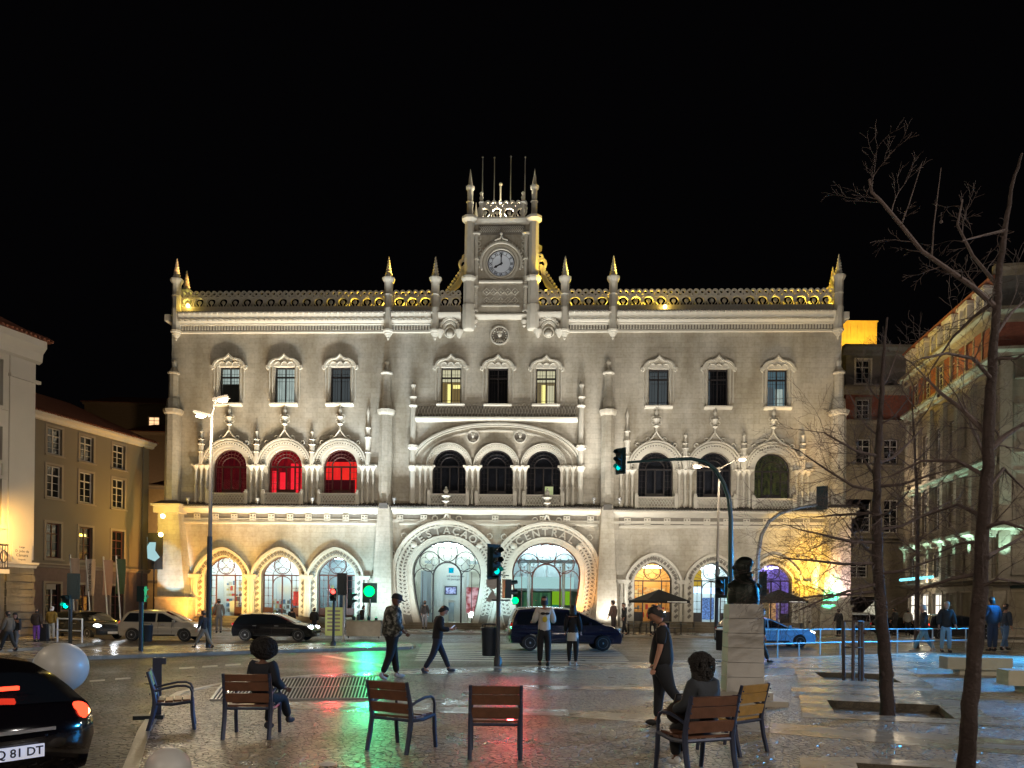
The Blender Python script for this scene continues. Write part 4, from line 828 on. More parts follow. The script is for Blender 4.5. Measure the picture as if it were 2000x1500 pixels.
for hx, hr, hy in ((hsw[0][0], hsw[0][3], 4.5), (hsw[1][0], hsw[1][3], 2.2)):      # hall fittings
    for k in range(3): MB().box(hx-hr*.9, hx+hr*.9, hy-.2+k*.6, hy-.1+k*.6, 5.2, 5.4).build("ceiling_beam", m_shopg, ST)
    for dx in (-.85, .85): MB().lathe([(.16, .45), (.13, .6), (.13, 5.2), (.2, 5.4)], (hx+dx*hr*.62, 2.4, 0), 10).build("hall_column", m_crm, ST, 40)
q = MB()
for i in range(9): q.box(hsw[0][0]-hsw[0][3]*.95, hsw[0][0]-hsw[0][3]*.5, 1.6+i*.3, 1.9+i*.3, .45, .6+i*.28)
q.build("staircase", m_shopg, ST); MB().tube([(hsw[0][0]-hsw[0][3]*.5, 1.6, 1.5), (hsw[0][0]-hsw[0][3]*.5, 4.3, 4.0)], .04, 6).build("handrail", m_grm, ST)
# lamps hidden behind the parapet (they edge the piercings with yellow)
for px, yy, e in ((700, 1.0, 160), (762, .6, 200), (800, .9, 260), (835, .9, 160), (366, .8, 60), (1080, .9, 60), (1110, .8, 120), (1203, .6, 260), (1240, .9, 300), (1270, .9, 200), (1480, .9, 60), (1530, .9, 150), (1570, .9, 260), (1640, 1.6, 260)):
    x, z = U(px, 597); lamp('POINT', fw(x, yy, z+.15), e*1.5, YEL if px != 366 else (1, .9, .2), size=.06)
def up(px, py, yy, tx, ty, tyy, e, c=YEL, ang=70):
    x, z = U(px, py); a, b = U(tx, ty); lamp('SPOT', fw(x, yy, z), e, c, fw(a, tyy, b), .05, ang, .8)
for p in (762, 1103, 1197): up(p+34, 556, -.35, p, 524, -.25, 900, (1, .66, .12), 34)
up(1690, 560, 1.9, 1650, 528, 1.9, 1500, (1, .66, .12), 34); up(1078, 600, -.9, 1047, 480, .2, 2600, YEL, 44); up(927, 430, -.1, 919, 395, -.2, 500, (1, .8, .35)); up(1034, 430, -.1, 1045, 395, -.2, 300, YEL)
up(380, 556, -.35, 349, 524, -.25, 500, (1, .5, .15), 34); up(380, 556, 1.9, 341, 530, 1.9, 500, (1, .45, .12), 34)
x, z = U(979, 425); lamp('POINT', fw(x, .6, z), 900, (1, .9, .65), size=.1)
# small visible fixtures: one bright lamp on the parapet and lamps on the ledge
for px, py, off in ((1299, 599, .35), (367, 597, .3)):
    x, z = U(px, py, off); q = MB().sph((x, -off, z), .14, 10, 6).build("parapet_lamp", emis("parapet_lamp_glow", (1, .72, .25), 14), ST, True); lamp('POINT', fw(x, -off-.2, z), 25, YEL, size=.12)
for px in (367, 770, 1210, 1160, 610, 503):
    x, z = U(px, 978, .9); MB().lathe([(.02, -.25), (.05, -.22), (.05, 0), (.14, .02), (.16, .22), (.05, .25)], (x, -.9, z), 8, mat3=Matrix.Rotation(R(12), 3, 'X')).build("ledge_floodlight", m_grm, ST, True)
# ------------------------------------------------------------------ ground, roads, pavements
def sheet(outer, holes=(), z=0.0, th=.12):
    m = MB(); m.plate([(p[0], p[1]) for p in outer], [[(p[0], p[1]) for p in h] for h in holes], 0, th); m.v = [(x, zz, z-y) for x, y, zz in m.v]; return m
def quadpx(pts, z): return [G(x, y, z) for x, y in pts]
RZ = -.12
g = MB(); g.box(-320, 320, -60, 500, RZ-.3, RZ-.14); struct(g.build("ground", m_road))
r = MB(); r.box(-60, 60, -20, 90, RZ-.12, RZ); struct(r.build("road", m_road))
edge = [(2150, 1266), (1990, 1270), (1750, 1277), (1560, 1284), (1240, 1294), (980, 1302), (760, 1309), (600, 1319), (430, 1334), (345, 1352), (300, 1380), (268, 1430), (240, 1500), (180, 1640)]
E = [G(x, y) for x, y in edge]
PIT = [quadpx(q, 0) for q in (((1590, 1313), (1728, 1317), (1762, 1334), (1612, 1328)), ((1615, 1368), (1832, 1378), (1866, 1405), (1630, 1394)), ((1672, 1491), (1850, 1502), (1930, 1560), (1690, 1545)))]
pz = sheet([Vector((48, E[0].y, 0))]+E+[Vector((-3.2, 2, 0)), Vector((-4, -8, 0)), Vector((48, -8, 0))], PIT); struct(pz.build("plaza", m_cob))
# kerb along the plaza
k = MB(); k.v = []
for i in range(len(E)-1):
    a, b = E[i], E[i+1]; d = (b-a).normalized(); nn = Vector((-d.y, d.x, 0)); 
    if nn.y > 0 or True: nn = -nn if nn.dot(Vector((0, 1, 0))) < 0 and i < 9 else nn
    n_ = Vector((d.y, -d.x, 0))
    k.add([a-Vector((0, 0, .13)), b-Vector((0, 0, .13)), b-n_*.16-Vector((0, 0, .13)), a-n_*.16-Vector((0, 0, .13)), a+Vector((0, 0, .012)), b+Vector((0, 0, .012)), b-n_*.16+Vector((0, 0, .012)), a-n_*.16+Vector((0, 0, .012))], [(0, 3, 2, 1), (4, 5, 6, 7), (0, 1, 5, 4), (1, 2, 6, 5), (2, 3, 7, 6), (3, 0, 4, 7)])
struct(k.build("kerb", m_kerb))
def band_(pts, nm="paving_band", m_=None, z=.004): struct(sheet(quadpx(pts, 0), (), z, .003).build(nm, m_ or m_slab))
# limestone bands laid in the setts
e2 = [E[i]+Vector((0, -1.5 if i < 9 else 0, 0)) for i in range(len(E))]
struct(sheet([E[i]+Vector((0, -.02, 0)) for i in range(0, 9)]+[E[i]-Vector((-.1, 2.2 if i < 6 else 1.3, 0)) for i in range(8, -1, -1)], (), .004, .003).build("paving_band", m_slab))
for q in (((1000, 1338), (1500, 1341), (1500, 1349), (1000, 1347)), ((1545, 1342), (1800, 1345), (2080, 1366), (2080, 1378), (1545, 1350)),
          ((760, 1378), (1100, 1386), (1500, 1412), (1500, 1432), (1100, 1399), (760, 1390)), ((1505, 1412), (2080, 1452), (2080, 1482), (1505, 1432)),
          ((545, 1372), (860, 1366), (990, 1376), (560, 1386))): band_(q)
for p, q in zip(PIT, (((1552, 1307), (1770, 1307), (1825, 1343), (1562, 1338)), ((1560, 1358), (1895, 1370), (1950, 1418), (1568, 1402)), ((1560, 1478), (1900, 1490), (2080, 1600), (1580, 1580)))):
    struct(sheet(quadpx(q, 0), [p], .009, .004).build("tree_pit_border", m_slab))
band_(((1330, 1290), (2100, 1268), (2100, 1300), (1770, 1306), (1552, 1306), (1330, 1302)), z=.0075)
for p in PIT:
    w_ = MB(); n = len(p)
    for i in range(4):
        a, b = p[i], p[(i+1) % 4]; w_.add([a+Vector((0, 0, .004)), b+Vector((0, 0, .004)), b-Vector((0, 0, .34)), a-Vector((0, 0, .34))], [(0, 1, 2, 3)])
    struct(w_.build("tree_pit_wall", m_rst, None, False, False)); struct(sheet([q*1.0 for q in p], (), -.26, .03).build("tree_pit_soil", m_soil))
# the plaza sheet is 12 cm thick over the road bed: cut nothing, pits are shallow recesses in it
isl = [(-300, 1313), (0, 1288), (210, 1280), (420, 1273), (620, 1267), (800, 1263), (812, 1260), (800, 1257), (640, 1256), (420, 1258), (200, 1263), (150, 1268), (-300, 1283)]
struct(sheet(quadpx(isl, 0)).build("traffic_island", m_slab))
lp = [(-500, 1290), (0, 1269), (150, 1259), (205, 1252), (190, 1246), (120, 1240), (60, 1232), (-300, 1232)]
struct(sheet(quadpx(lp, 0)).build("pavement", m_slab))
sp_ = [fw(-28.5, -8.2, 0), fw(48, -8.2, 0), fw(48, .7, 0), fw(-28.5, .7, 0)]
struct(sheet(sp_).build("pavement", m_slab)); 
kk = MB().box(-28.5, 48, -8.36, -8.2, -.13, .012); o = kk.build("kerb", m_kerb); o.location = FO; o.rotation_euler = (0, 0, -PSI); struct(o)
rp_ = [Vector((27.5, 52, 0)), Vector((26.5, 36, 0)), Vector((60, 33, 0)), Vector((60, 75, 0)), Vector((28, 75, 0))]
# zebra crossing and lane lines
def line(pts, nm="road_marking"): struct(sheet(quadpx(pts, RZ), (), RZ+.004, .003).build(nm, m_paint))
z = MB()
for i in range(11):
    Y = 26.6+i*1.15; x0 = (812+i*1.5-1000)/1500*Y; x1 = (1232-i*4-1000)/1500*Y
    z.box(x0, x1, Y-.27, Y+.27, RZ+.001, RZ+.004)
struct(z.build("zebra_crossing", m_paint))
line(((628, 1281), (640, 1280), (775, 1302), (755, 1304)))
for a, b in (((175, 1329), (205, 1327)), ((225, 1325), (255, 1323)), ((350, 1304), (380, 1302)), ((395, 1301), (425, 1299)), ((440, 1298), (470, 1296)), ((485, 1295), (515, 1293))): line((a, b, (b[0], b[1]+3), (a[0], a[1]+3)))
# drain grate
c = [G(x, y) for x, y in ((412, 1369), (442, 1328), (735, 1322), (725, 1366))]
gr = thing("drain_grate", "long dark metal grate let into the pavement behind the seated woman's chair", "grate", c[0])
f = MB(); f.v = []
L0 = c[0]
for a, b in ((c[0], c[1]), (c[1], c[2]), (c[2], c[3]), (c[3], c[0])): f.tube([a-L0+Vector((0, 0, .012)), b-L0+Vector((0, 0, .012))], .03, 4)
f.build("grate_frame", m_grm, gr); f = MB()
for i in range(46):
    t = i/45; a = c[0].lerp(c[3], t); b = c[1].lerp(c[2], t); f.tube([a-L0+Vector((0, 0, .012)), b-L0+Vector((0, 0, .012))], .014, 4)
a = c[0].lerp(c[1], .5); b = c[3].lerp(c[2], .5); f.tube([a-L0+Vector((0, 0, .01)), b-L0+Vector((0, 0, .01))], .02, 4)
f.build("grate_bars", m_grm, gr); b = MB(); b.add([q-L0+Vector((0, 0, .006)) for q in c], [(0, 3, 2, 1)]); b.build("grate_well", m_black, gr, False, False)

# ------------------------------------------------------------------ the other buildings
class Face:
    def __init__(s, A, B):
        s.A = Vector((A[0], A[1], 0)); d = Vector((B[0]-A[0], B[1]-A[1], 0)); s.L = d.length; s.e = d.normalized(); s.n = Vector((-s.e.y, s.e.x, 0)); s.rz = math.atan2(s.e.y, s.e.x)
    def u(s, px, py, off=0):
        a, b = ray(px, py); Y = (s.n.dot(s.A)-off)/(a*s.n.x+s.n.y); p = Vector((a*Y, Y, 0)); return (p-s.A).dot(s.e), CAMH+b*Y
    def w(s, u, y, z): return s.A+s.e*u+s.n*y+Vector((0, 0, z))
def win(root, x, zb, w_, h_, style=0, frm=None, barm=None, pane=None, surr=.16, glow=None):
    """recessed casement window: stone surround, timber bars, pane"""
    if surr:
        s = MB(); s.plate([(x-w_/2-surr, zb-surr), (x+w_/2+surr, zb-surr), (x+w_/2+surr, zb+h_+surr), (x-w_/2-surr, zb+h_+surr)], [[(x-w_/2, zb), (x+w_/2, zb), (x+w_/2, zb+h_), (x-w_/2, zb+h_)]], -.05, .12); s.box(x-w_/2-surr-.06, x+w_/2+surr+.06, -.14, -.05, zb-surr-.02, zb-surr+.08)
        s.build("window_surround", frm or m_frame, root)
    f = MB(); y = .16
    for a in (-w_/2+.04, 0, w_/2-.04): f.box(x+a-.04, x+a+.04, y, y+.08, zb, zb+h_)
    for q in (0.02, .7, .98): f.box(x-w_/2, x+w_/2, y-.01, y+.07, zb+h_*q-.04, zb+h_*q+.04)
    for q in (.23, .46): f.box(x-w_/2, x+w_/2, y+.02, y+.06, zb+h_*q-.015, zb+h_*q+.015)
    o = f.build("window", barm or m_whitew, root)
    MB().box(x-w_/2, x+w_/2, y+.04, y+.05, zb, zb+h_).build("pane", m_cgl if glow is None else glow, o)
def block(nm, label, A, B, zones, wins, corn, depth=10, cat="building", grp=None, roof=None, z0=-.2):
    """zones: (z0, z1, material); wins: (u, zb, w, h, kwargs); corn: (z, proj, h, material)"""
    F = Face(A, B); rt = thing(nm, label, cat, F.A, F.rz, grp)
    for a, b, m_ in zones:
        hs = [[(u-w_/2, zb), (u+w_/2, zb), (u+w_/2, zb+h_), (u-w_/2, zb+h_)] for u, zb, w_, h_, kw in wins if a <= zb < b]
        p = MB(); p.plate([(0, a), (F.L, a), (F.L, b), (0, b)], hs, 0, .3); p.box(0, .3, .3, depth, a, b); p.box(F.L-.3, F.L, .3, depth, a, b); p.box(.3, F.L-.3, depth-.3, depth, a, b); p.build("wall", m_, rt)
    for u, zb, w_, h_, kw in wins: win(rt, u, zb, w_, h_, **kw)
    for z_, pr, h_, m_ in corn:
        MB().profx([(0, z_), (-pr*.4, z_+h_*.1), (-pr*.5, z_+h_*.45), (-pr, z_+h_*.7), (-pr, z_+h_), (0, z_+h_+.02)], -pr*.6, F.L+pr*.6).build("cornice", m_, rt)
    if roof:
        z_, ov, rh, m_ = roof; r_ = MB(); r_.add([(-ov, -ov, z_), (F.L+ov, -ov, z_), (F.L+ov, depth+ov, z_), (-ov, depth+ov, z_), (depth*.35, depth*.5, z_+rh), (max(F.L-depth*.35, depth*.36), depth*.5, z_+rh)], [(0, 3, 2, 1), (0, 1, 5, 4), (1, 2, 5), (2, 3, 4, 5), (3, 0, 4)])
        q = -ov
        while q < F.L+ov: r_.tube([(q, -ov-.04, z_+.03), (q, -ov+.5, z_+.03+.5*rh/(depth*.5+ov))], .07, 5); q += .24
        r_.build("roof", m_, rt)
    return rt, F

# left: white rendered corner building
A, B = (-28.23, 24.7), (-23.8, 38)
F = Face(A, B); ztop = F.u(60, 672)[1]; w = []
for zb, h_ in ((F.u(3, 1000)[1]-.6, 2.9), (F.u(3, 920)[1]-.2, 2.3), (F.u(3, 780)[1]-.3, 2.2)):
    for uu in (F.L-2.2, F.L-5.6, F.L-9): w.append((uu, zb, 1.15, h_, dict(frm=m_plast)))
for uu in (F.L-3.1, F.L-6.8, F.L-10.4): w.append((uu, .35, 2.1, 2.5, dict(surr=.1, glow=emis("shop_glow", (.75, .9, 1), 1.6, (.3, .38, .45), (1, 1, 3), 2.5))))
zr = F.u(40, 1105)[1]
wb_, Fw = block("white_corner_building", "tall white rendered building at the far left with a tiled roof, bright shop window below", A, B, [(-.2, zr, m_rst), (zr+.002, ztop, m_plast)], w, [(zr-.12, .3, .3, m_plast), (ztop-.9, .5, 1.1, m_plast)], 8, roof=(ztop+.22, .6, 2.6, m_tile))
q = MB(); uc_ = F.L; q.box(uc_-1.3, uc_+.04, -.08, 0, zr+.3, ztop-.9); q.box(uc_-1.35, uc_+.25, -.2, 0, ztop-1.9, ztop-1.75); q.build("pilaster", m_plast, wb_)
q = MB()
for i in range(int(zr/.37)): q.box(uc_-1.4, uc_+.06+.05*(i % 2), -.1-.04*(i % 2), 0, .1+i*.37, .1+i*.37+.33)
q.build("quoin", m_rst, wb_)
z1 = F.u(45, 1078)[1]; MB().box(uc_-1.15, uc_-.1, -.14, -.08, z1-.5, z1+.35).build("street_plaque", m_plast, wb_)
for i, (t_, s_) in enumerate((("Largo", .13), ("D. Jo\u00e3o da", .17), ("C\u00e2mara", .2), ("Freguesia", .1))): text("lettering", t_, s_, m_dkm, wb_, textm(uc_-.62, -.142, z1+.22-i*.2), .004)
zb_ = F.u(10, 1066)[1]; bl = MB(); bl.box(uc_-4.6, uc_-1.75, -.75, 0, zb_-1.35, zb_-1.15); bl.build("balcony", m_plast, wb_)
bl = MB(); bl.tube([(uc_-4.6, -.7, zb_), (uc_-1.8, -.7, zb_), (uc_-1.8, 0, zb_)], .04, 6); bl.tube([(uc_-4.6, -.7, zb_-1.1), (uc_-1.8, -.7, zb_-1.1), (uc_-1.8, 0, zb_-1.1)], .03, 6)
for i in range(22): bl.tube([(uc_-4.6+i*.133, -.7, zb_-1.12), (uc_-4.6+i*.133, -.7, zb_)], .018, 4)
for i in range(7): bl.tube([(uc_-4.4+i*.4+.17*math.cos(t), -.7, zb_-.55+.3*math.sin(t)) for t in lin(0, 5.6, 9)], .025, 4, True)
bl.build("balcony_railing", m_iron, wb_)
MB().box(uc_-3.4, uc_-1.9, -.1, -.02, 2.0, 3.3).build("poster_board", emis("poster_glow", (.75, .95, .8), .9, (.2, .3, .2), (3, 1, 4), 3), wb_)
p = F.w(uc_-3.2, -1.4, zb_+1.2); lamp('SPOT', p, 1500, (1, .55, .12), F.w(uc_-.5, 0, zb_-1), .1, 150, 1); lamp('SPOT', F.w(uc_-1.5, -2.2, 1.2), 160, (1, .66, .25), F.w(uc_-.6, 0, 4), .1, 120, 1)

m_dkb = mat('dark_base_render', (.16, .11, .10), .8, var=.3)
# left: ochre building down the side street
A, B = (-31.3, 50), (-28.4, 59.8); F = Face(A, B); ze = F.u(62, 806)[1]; w = []
for px in (106, 169, 232):
    u_ = F.u(px, 900)[0]
    for t, b in ((836, 887), (910, 972)): z1, z0 = F.u(106, t)[1], F.u(106, b)[1]; w.append((u_, z0, 1.15, z1-z0, dict(barm=m_whitew)))
    z1, z0 = F.u(106, 1022)[1], F.u(106, 1090)[1]; w.append((u_, z0, 1.15, z1-z0, dict(barm=m_red)))
    w.append((u_, .3, 1.2, 2.6, dict(barm=m_red)))
ob, Fo = block("ochre_building", "plain ochre building with nine tall windows in the side street, dark tiled roof", A, B, [(-.2, 4.0, m_dkb), (4.002, ze, m_beige)], w, [(3.95, .2, .3, m_frame), (ze-.3, .5, .45, m_plast)], 9, roof=(ze+.15, .5, 2.6, m_tile))
MB().tube([(F.L-.7, -.1, 0), (F.L-.7, -.1, ze)], .06, 8).build("drainpipe", m_dark, ob)
lamp('SPOT', (-24, 47, 7), 200, (1, .66, .36), F.w(4, 0, 7), .2, 120, 1)
# side street: lit houses and the dark hill behind
hb, Fh = block("street_house", "narrow warm-lit house seen in the gap left of the station", (-36.2, 76), (-30.5, 77), [(-.2, 13, mat("warm_plaster", (.45, .33, .18), .8, var=.2))], [(u_, z_, .9, 1.8, {}) for u_ in (2.6, 4.1, 5.2) for z_ in (1, 4.2, 7.6, 10.4)], [(3.6, .3, .3, m_frame), (12.9, .5, .4, m_frame)], 8, roof=(13.2, .4, 1.8, m_tile))
lamp('POINT', (-33, 73.5, 9.5), 330, WARM, size=.15); lamp('POINT', (-33.2, 73, 4.2), 220, WARM, size=.15)
hd = mat("hill_plaster", (.18, .14, .10), .85, var=.2); gl = emis("lit_hill_window", (1, .6, .3), 1.4)
for lb, x0, x1, y, z0, z1, ws in (("dark plastered hillside block with a lit pair of windows", -70, -55, 125, 0, 34, [(2, 30, 1, 1.6, {}), (11, 30.0, 1.7, 2.0, dict(glow=gl, surr=.1))]), ("lower dark hillside house behind the ochre roof", -56, -46, 110, 0, 26, [(3, 19, 1, 1.6, {}), (7, 19, 1, 1.6, {})]), ("tall dim hillside house rising behind the station's left corner", -50.5, -42, 118, 0, 32, [(2, 25, 1, 1.6, {}), (4, 19, 1, 1.6, {}), (6, 12, 1, 1.6, {}), (3, 8, 1, 1.6, {})])):
    block("hillside_house", lb, (x0, y), (x1, y+1), [(z0, z1, hd)], ws, [(z1-.3, .4, .4, hd)], 8, grp="houses on the dark hill", roof=(z1+.1, .4, 2, m_tile))
lamp('POINT', (-52, 100, 12), 2500, (1, .6, .3), size=.5)

# right: block behind the station with the mansard and the yellow roof house
FR = Face((30.2, 70), (36.6, 70)); Z = lambda py: FR.u(1700, py)[1]
w = [(FR.u(1686, 700)[0], Z(749), 1.3, Z(703)-Z(749), dict(frm=m_plast)), (FR.u(1686, 780)[0], Z(818), 1.2, Z(780)-Z(818), dict(frm=m_rst)), (FR.u(1686, 880)[0], Z(905), 1.3, 2.2, dict(frm=m_rst)), (FR.u(1675, 1000)[0], Z(1040), 2.4, 3.0, dict(frm=m_rst)), (FR.u(1675, 1100)[0], Z(1128), 1.8, 1.4, dict(frm=m_rst)), (FR.u(1680, 1200)[0], .3, 3.4, 2.7, dict(surr=.1, glow=emis("arcade_glow", (.85, .8, .6), .8, (.3, .28, .2), (1, 1, 1), 2))), (FR.u(1740, 880)[0], Z(905), 1.3, 2.2, dict(frm=m_rst)), (FR.u(1740, 1000)[0], Z(1040), 1.3, 3.0, dict(frm=m_rst))]
bk, _ = block("stone_block", "stone and brick block with a dark mansard, directly behind the station's right end", (30.2, 70), (36.6, 70), [(-.2, Z(825), m_rst), (Z(825)+.002, Z(765), m_brick), (Z(765)+.002, Z(676), m_dark)], w, [(Z(765)-.3, .7, .7, m_rst), (Z(826)-.2, .4, .4, m_rst), (Z(920), .5, .5, m_rst), (Z(1060), .6, .5, m_rst), (Z(690)-.2, .7, .8, m_dark)], 6)
yh = thing("rooftop_house", "floodlit yellow rooftop hut above the dark mansard", "rooftop house", (30.6, 73.5, Z(676)))
q = MB(); q.box(0, 4.0, 0, 2.5, 0, 3.5); q.box(-.1, 4.1, -.1, 2.6, 3.5, 3.62)
for i in range(12): q.box(.15+i*.33, .19+i*.33, -.03, 0, 0, 3.5)
q.build("wall", mat("ochre_cladding", (.55, .40, .14), .7, var=.35, scale=1.5, bump=.3), yh); lamp('SPOT', (32.6, 69.5, Z(676)+.4), 2200, (1, .62, .08), (32.6, 73.5, Z(640)), .1, 120, .9)
# right: long brick-topped facade running towards us, then its corner pavilion
A, B = (33.4, 65), (31.3, 50); F = Face(A, B); Zn = lambda py: F.u(1938, py)[1]
ws = []
n = 6
for i in range(n):
    u_ = 1.3+i*(F.L-2.6)/(n-1)
    ws += [(u_, Zn(712)+.7, 1.1, 1.9, dict(frm=m_rst)), (u_, Zn(850), 1.2, 2.4, dict(frm=m_rst)), (u_, Zn(1010), 1.3, 3.4, dict(frm=m_rst)), (u_, Zn(1118), 1.3, 1.7, dict(frm=m_rst)), (u_, .2, 1.7, 2.9, dict(surr=.12, glow=emis("arcade_light", (1, .92, .78), 4.0 if i > 2 else 1.6)))]
rb, _ = block("brick_topped_building", "long building on the right, red brick top storey over pale stone, dormers lit yellow", A, B, [(-.2, Zn(712), m_rst), (Zn(712)+.002, Zn(624), m_brick), (Zn(624)+.002, Zn(560), m_dark)], ws, [(Zn(624)-.3, .8, .7, m_rst), (Zn(712)-.3, .6, .6, m_rst), (Zn(910), .5, .5, m_rst), (Zn(1050), .6, .6, m_rst), (Zn(1140), .8, .35, m_rst), (Zn(560), .5, .4, m_tile)], 8)
for i in range(n):
    u_ = 1.3+i*(F.L-2.6)/(n-1); d = MB(); z0, z1 = Zn(624)+.3, Zn(565); d.box(u_-.7, u_-.45, -.5, .1, z0, z1); d.box(u_+.45, u_+.7, -.5, .1, z0, z1); d.box(u_-.85, u_+.85, -.6, .1, z1, z1+.25); d.box(u_-.45, u_+.45, -.5, .1, z0, z0+.2)
    dd = d.build("dormer", m_plast, rb); f = MB(); f.box(u_-.04, u_+.04, -.4, -.3, z0, z1); f.box(u_-.45, u_+.45, -.4, -.3, z0+1.1, z0+1.17); f.build("window_frame", m_whitew, dd)
for i in range(n+1):
    u_ = .2+i*(F.L-.6)/n; MB().box(u_-.25, u_+.25, -.3, 0, Zn(1130), Zn(730)).build("pilaster", m_rst, rb)
    lamp('SPOT', F.w(u_, -1.0, Zn(1130)+.5), 3000 if i % 2 else 1500, (.5, 1, .82), F.w(u_, 0, Zn(900)), .05, 40, .6)
lamp('SPOT', F.w(5, -5, Zn(712)), 1200, YEL, F.w(6, 0, Zn(600)), .1, 130, 1); lamp('SPOT', F.w(11, -4, Zn(712)), 800, (1, .8, .3), F.w(11, 0, Zn(600)), .1, 130, 1)
lamp('POINT', F.w(9, -9, 8), 1300, (1, .9, .7), size=.3)
A, B = (31.3, 50), (46, 47.6); F = Face(A, B); Zc = lambda py: F.u(1970, py)[1]
ws = []
for i in range(5):
    u_ = 1.9+i*2.7; ws += [(u_, Zc(735), 1.2, 1.7, dict(frm=m_rst)), (u_, Zc(880), 1.3, 2.9, dict(frm=m_rst)), (u_, Zc(1020), 1.3, 3.2, dict(frm=m_rst)), (u_, Zc(1118), 1.3, 1.8, dict(frm=m_rst)), (u_, .3, 1.9, 2.8, dict(surr=.12, glow=emis("arcade_light", (1, .78, .42), 2.2)))]
cb, _ = block("corner_pavilion", "corner pavilion at the far right edge, brick band above mint-lit pilasters", A, B, [(-.2, Zc(690), m_rst), (Zc(690)+.002, Zc(620), m_brick), (Zc(620)+.002, Zc(535), m_dark)], ws, [(Zc(620)-.3, .8, .8, m_rst), (Zc(690)-.3, .6, .6, m_rst), (Zc(1045), .6, .6, m_rst), (Zc(535)-.1, .5, .6, m_rst), (Zc(1145), .8, .35, m_rst)], 8)
for i in range(6):
    u_ = .5+i*2.7; MB().box(u_-.35, u_+.35, -.35, 0, Zc(1140), Zc(700)).build("pilaster", m_rst, cb); lamp('SPOT', F.w(u_, -1.2, Zc(1145)+.6), 2600, (.5, 1, .85), F.w(u_, 0, Zc(950)), .05, 40, .6)
lamp('POINT', F.w(3, -8, 9), 900, (1, .9, .75), size=.3)
MB().box(F.L*0+1, 9, -2.2, 0, 3.3, 3.5).build("awning", m_teal, cb); lamp('POINT', F.w(5, -3, 3), 200, (1, .8, .5), size=.2)
lamp('POINT', (31, 63, 12), 700, (1, .8, .55), size=.3); lamp('POINT', (32, 60, 4), 400, (1, .85, .6), size=.3)  # unseen point lights added to brighten the stone block behind the station
# cyan neon strip along the arcade
Fx = Face((33.4, 65), (31.3, 50)); MB().tube([Fx.w(2, -1.2, 4.3), Fx.w(8.5, -1.2, 4.3)], .12, 6).build("neon_strip", emis("neon_cyan", (.2, .75, .9), 2.2), None)
o = bpy.data.objects["neon_strip"]; mw = o.matrix_world.copy(); tag(o, "pale cyan neon strip above the arcade behind the trees", "neon light")
# ------------------------------------------------------------------ street furniture
def rel(o, p): return p
def pole_lamp(px, py, head1, head2, top, label, D, e=900, lowdark=True):
    base = P(px, py, D); base.z = 0; t = thing("street_lamp", label, "street lamp", base, 0, "double-headed street lamps")
    T_ = P(top[0], top[1], D)-base; s = MB(); s.tube([(0, 0, 2.2), (T_.x, 0, T_.z)], .085, 10, r1=.055); s.build("pole", m_pole, t, True)
    MB().tube([(0, 0, 0), (0, 0, 2.6+1.8)], .11, 12, r1=.1).build("pole_base", m_dkm, t, True)
    for hp in (head1, head2):
        H = P(hp[0], hp[1], D)-base; sg = 1 if H.x > T_.x else -1
        a = MB(); a.tube([(T_.x, 0, T_.z-.1), (H.x-sg*.25, -.05, H.z+.05)], .045, 8); a.build("arm", m_pole, t, True)
        h = MB(); h.obox((H.x, -.1, H.z+.07), (.62, .3, .1), Matrix.Rotation(-sg*R(14), 3, 'Y')); h.build("lamp_head", m_pole, t)
        h = MB(); h.sph((H.x+sg*.05, -.1, H.z-.02), .12, 10, 6, 1.7, .9, .5); h.build("lens", m_lampg, t, True)
        lamp('POINT', base+Vector((H.x+sg*.4, -.8, H.z-.9)), e, (1, .84, .6), size=.15)
    return t
pole_lamp(407, 1266, (434, 783), (397, 813), (414, 806), "tall double-headed street lamp, dark at the foot, in front of the red-lit windows", 30.5, 700)
pole_lamp(1399, 1240, (1447, 898), (1363, 912), (1405, 912), "double-headed street lamp standing before the right-hand wing, behind the bust", 43, 700)

def signal_head(par, c, n=3, yaw=0.0, lit=None, litm=None, plate=True, nm="signal_head", s=1.0, dark=m_teal):
    """traffic-light head facing -y before yaw"""
    q = Matrix.Rotation(yaw, 3, 'Z'); b = MB(); c = Vector(c); H = .28*n*s
    b.obox(c, (.27*s, .2*s, H), q); 
    if plate: b.obox(c+q @ Vector((0, .06*s, 0)), (.46*s, .03, H+.18*s), q)
    for i in range(n):
        zc_ = H/2-.14*s-i*.28*s; m = [c+q @ Vector((.115*s*math.cos(a), -.1*s, zc_+.115*s*math.sin(a))) for a in lin(-.3, PI+.3, 10)]; m2 = [c+q @ Vector((.11*s*math.cos(a), -.30*s, zc_+.03*s+.10*s*math.sin(a))) for a in lin(-.1, PI+.1, 10)]
        o = len(b.v); b.add(m+m2, [(j, j+1, j+11, j+10) for j in range(9)])
    h = b.build(nm, dark, par)
    for i in range(n):
        zc_ = H/2-.14*s-i*.28*s; on = lit == i
        d = MB(); d.lathe([(.1*s, 0), (.07*s, .03), (.01, .04)], c+q @ Vector((0, -.1*s, zc_)), 14, 0, q @ Matrix.Rotation(R(90), 3, 'X')); d.build("signal_lens", litm if on else m_black, h)
    return h
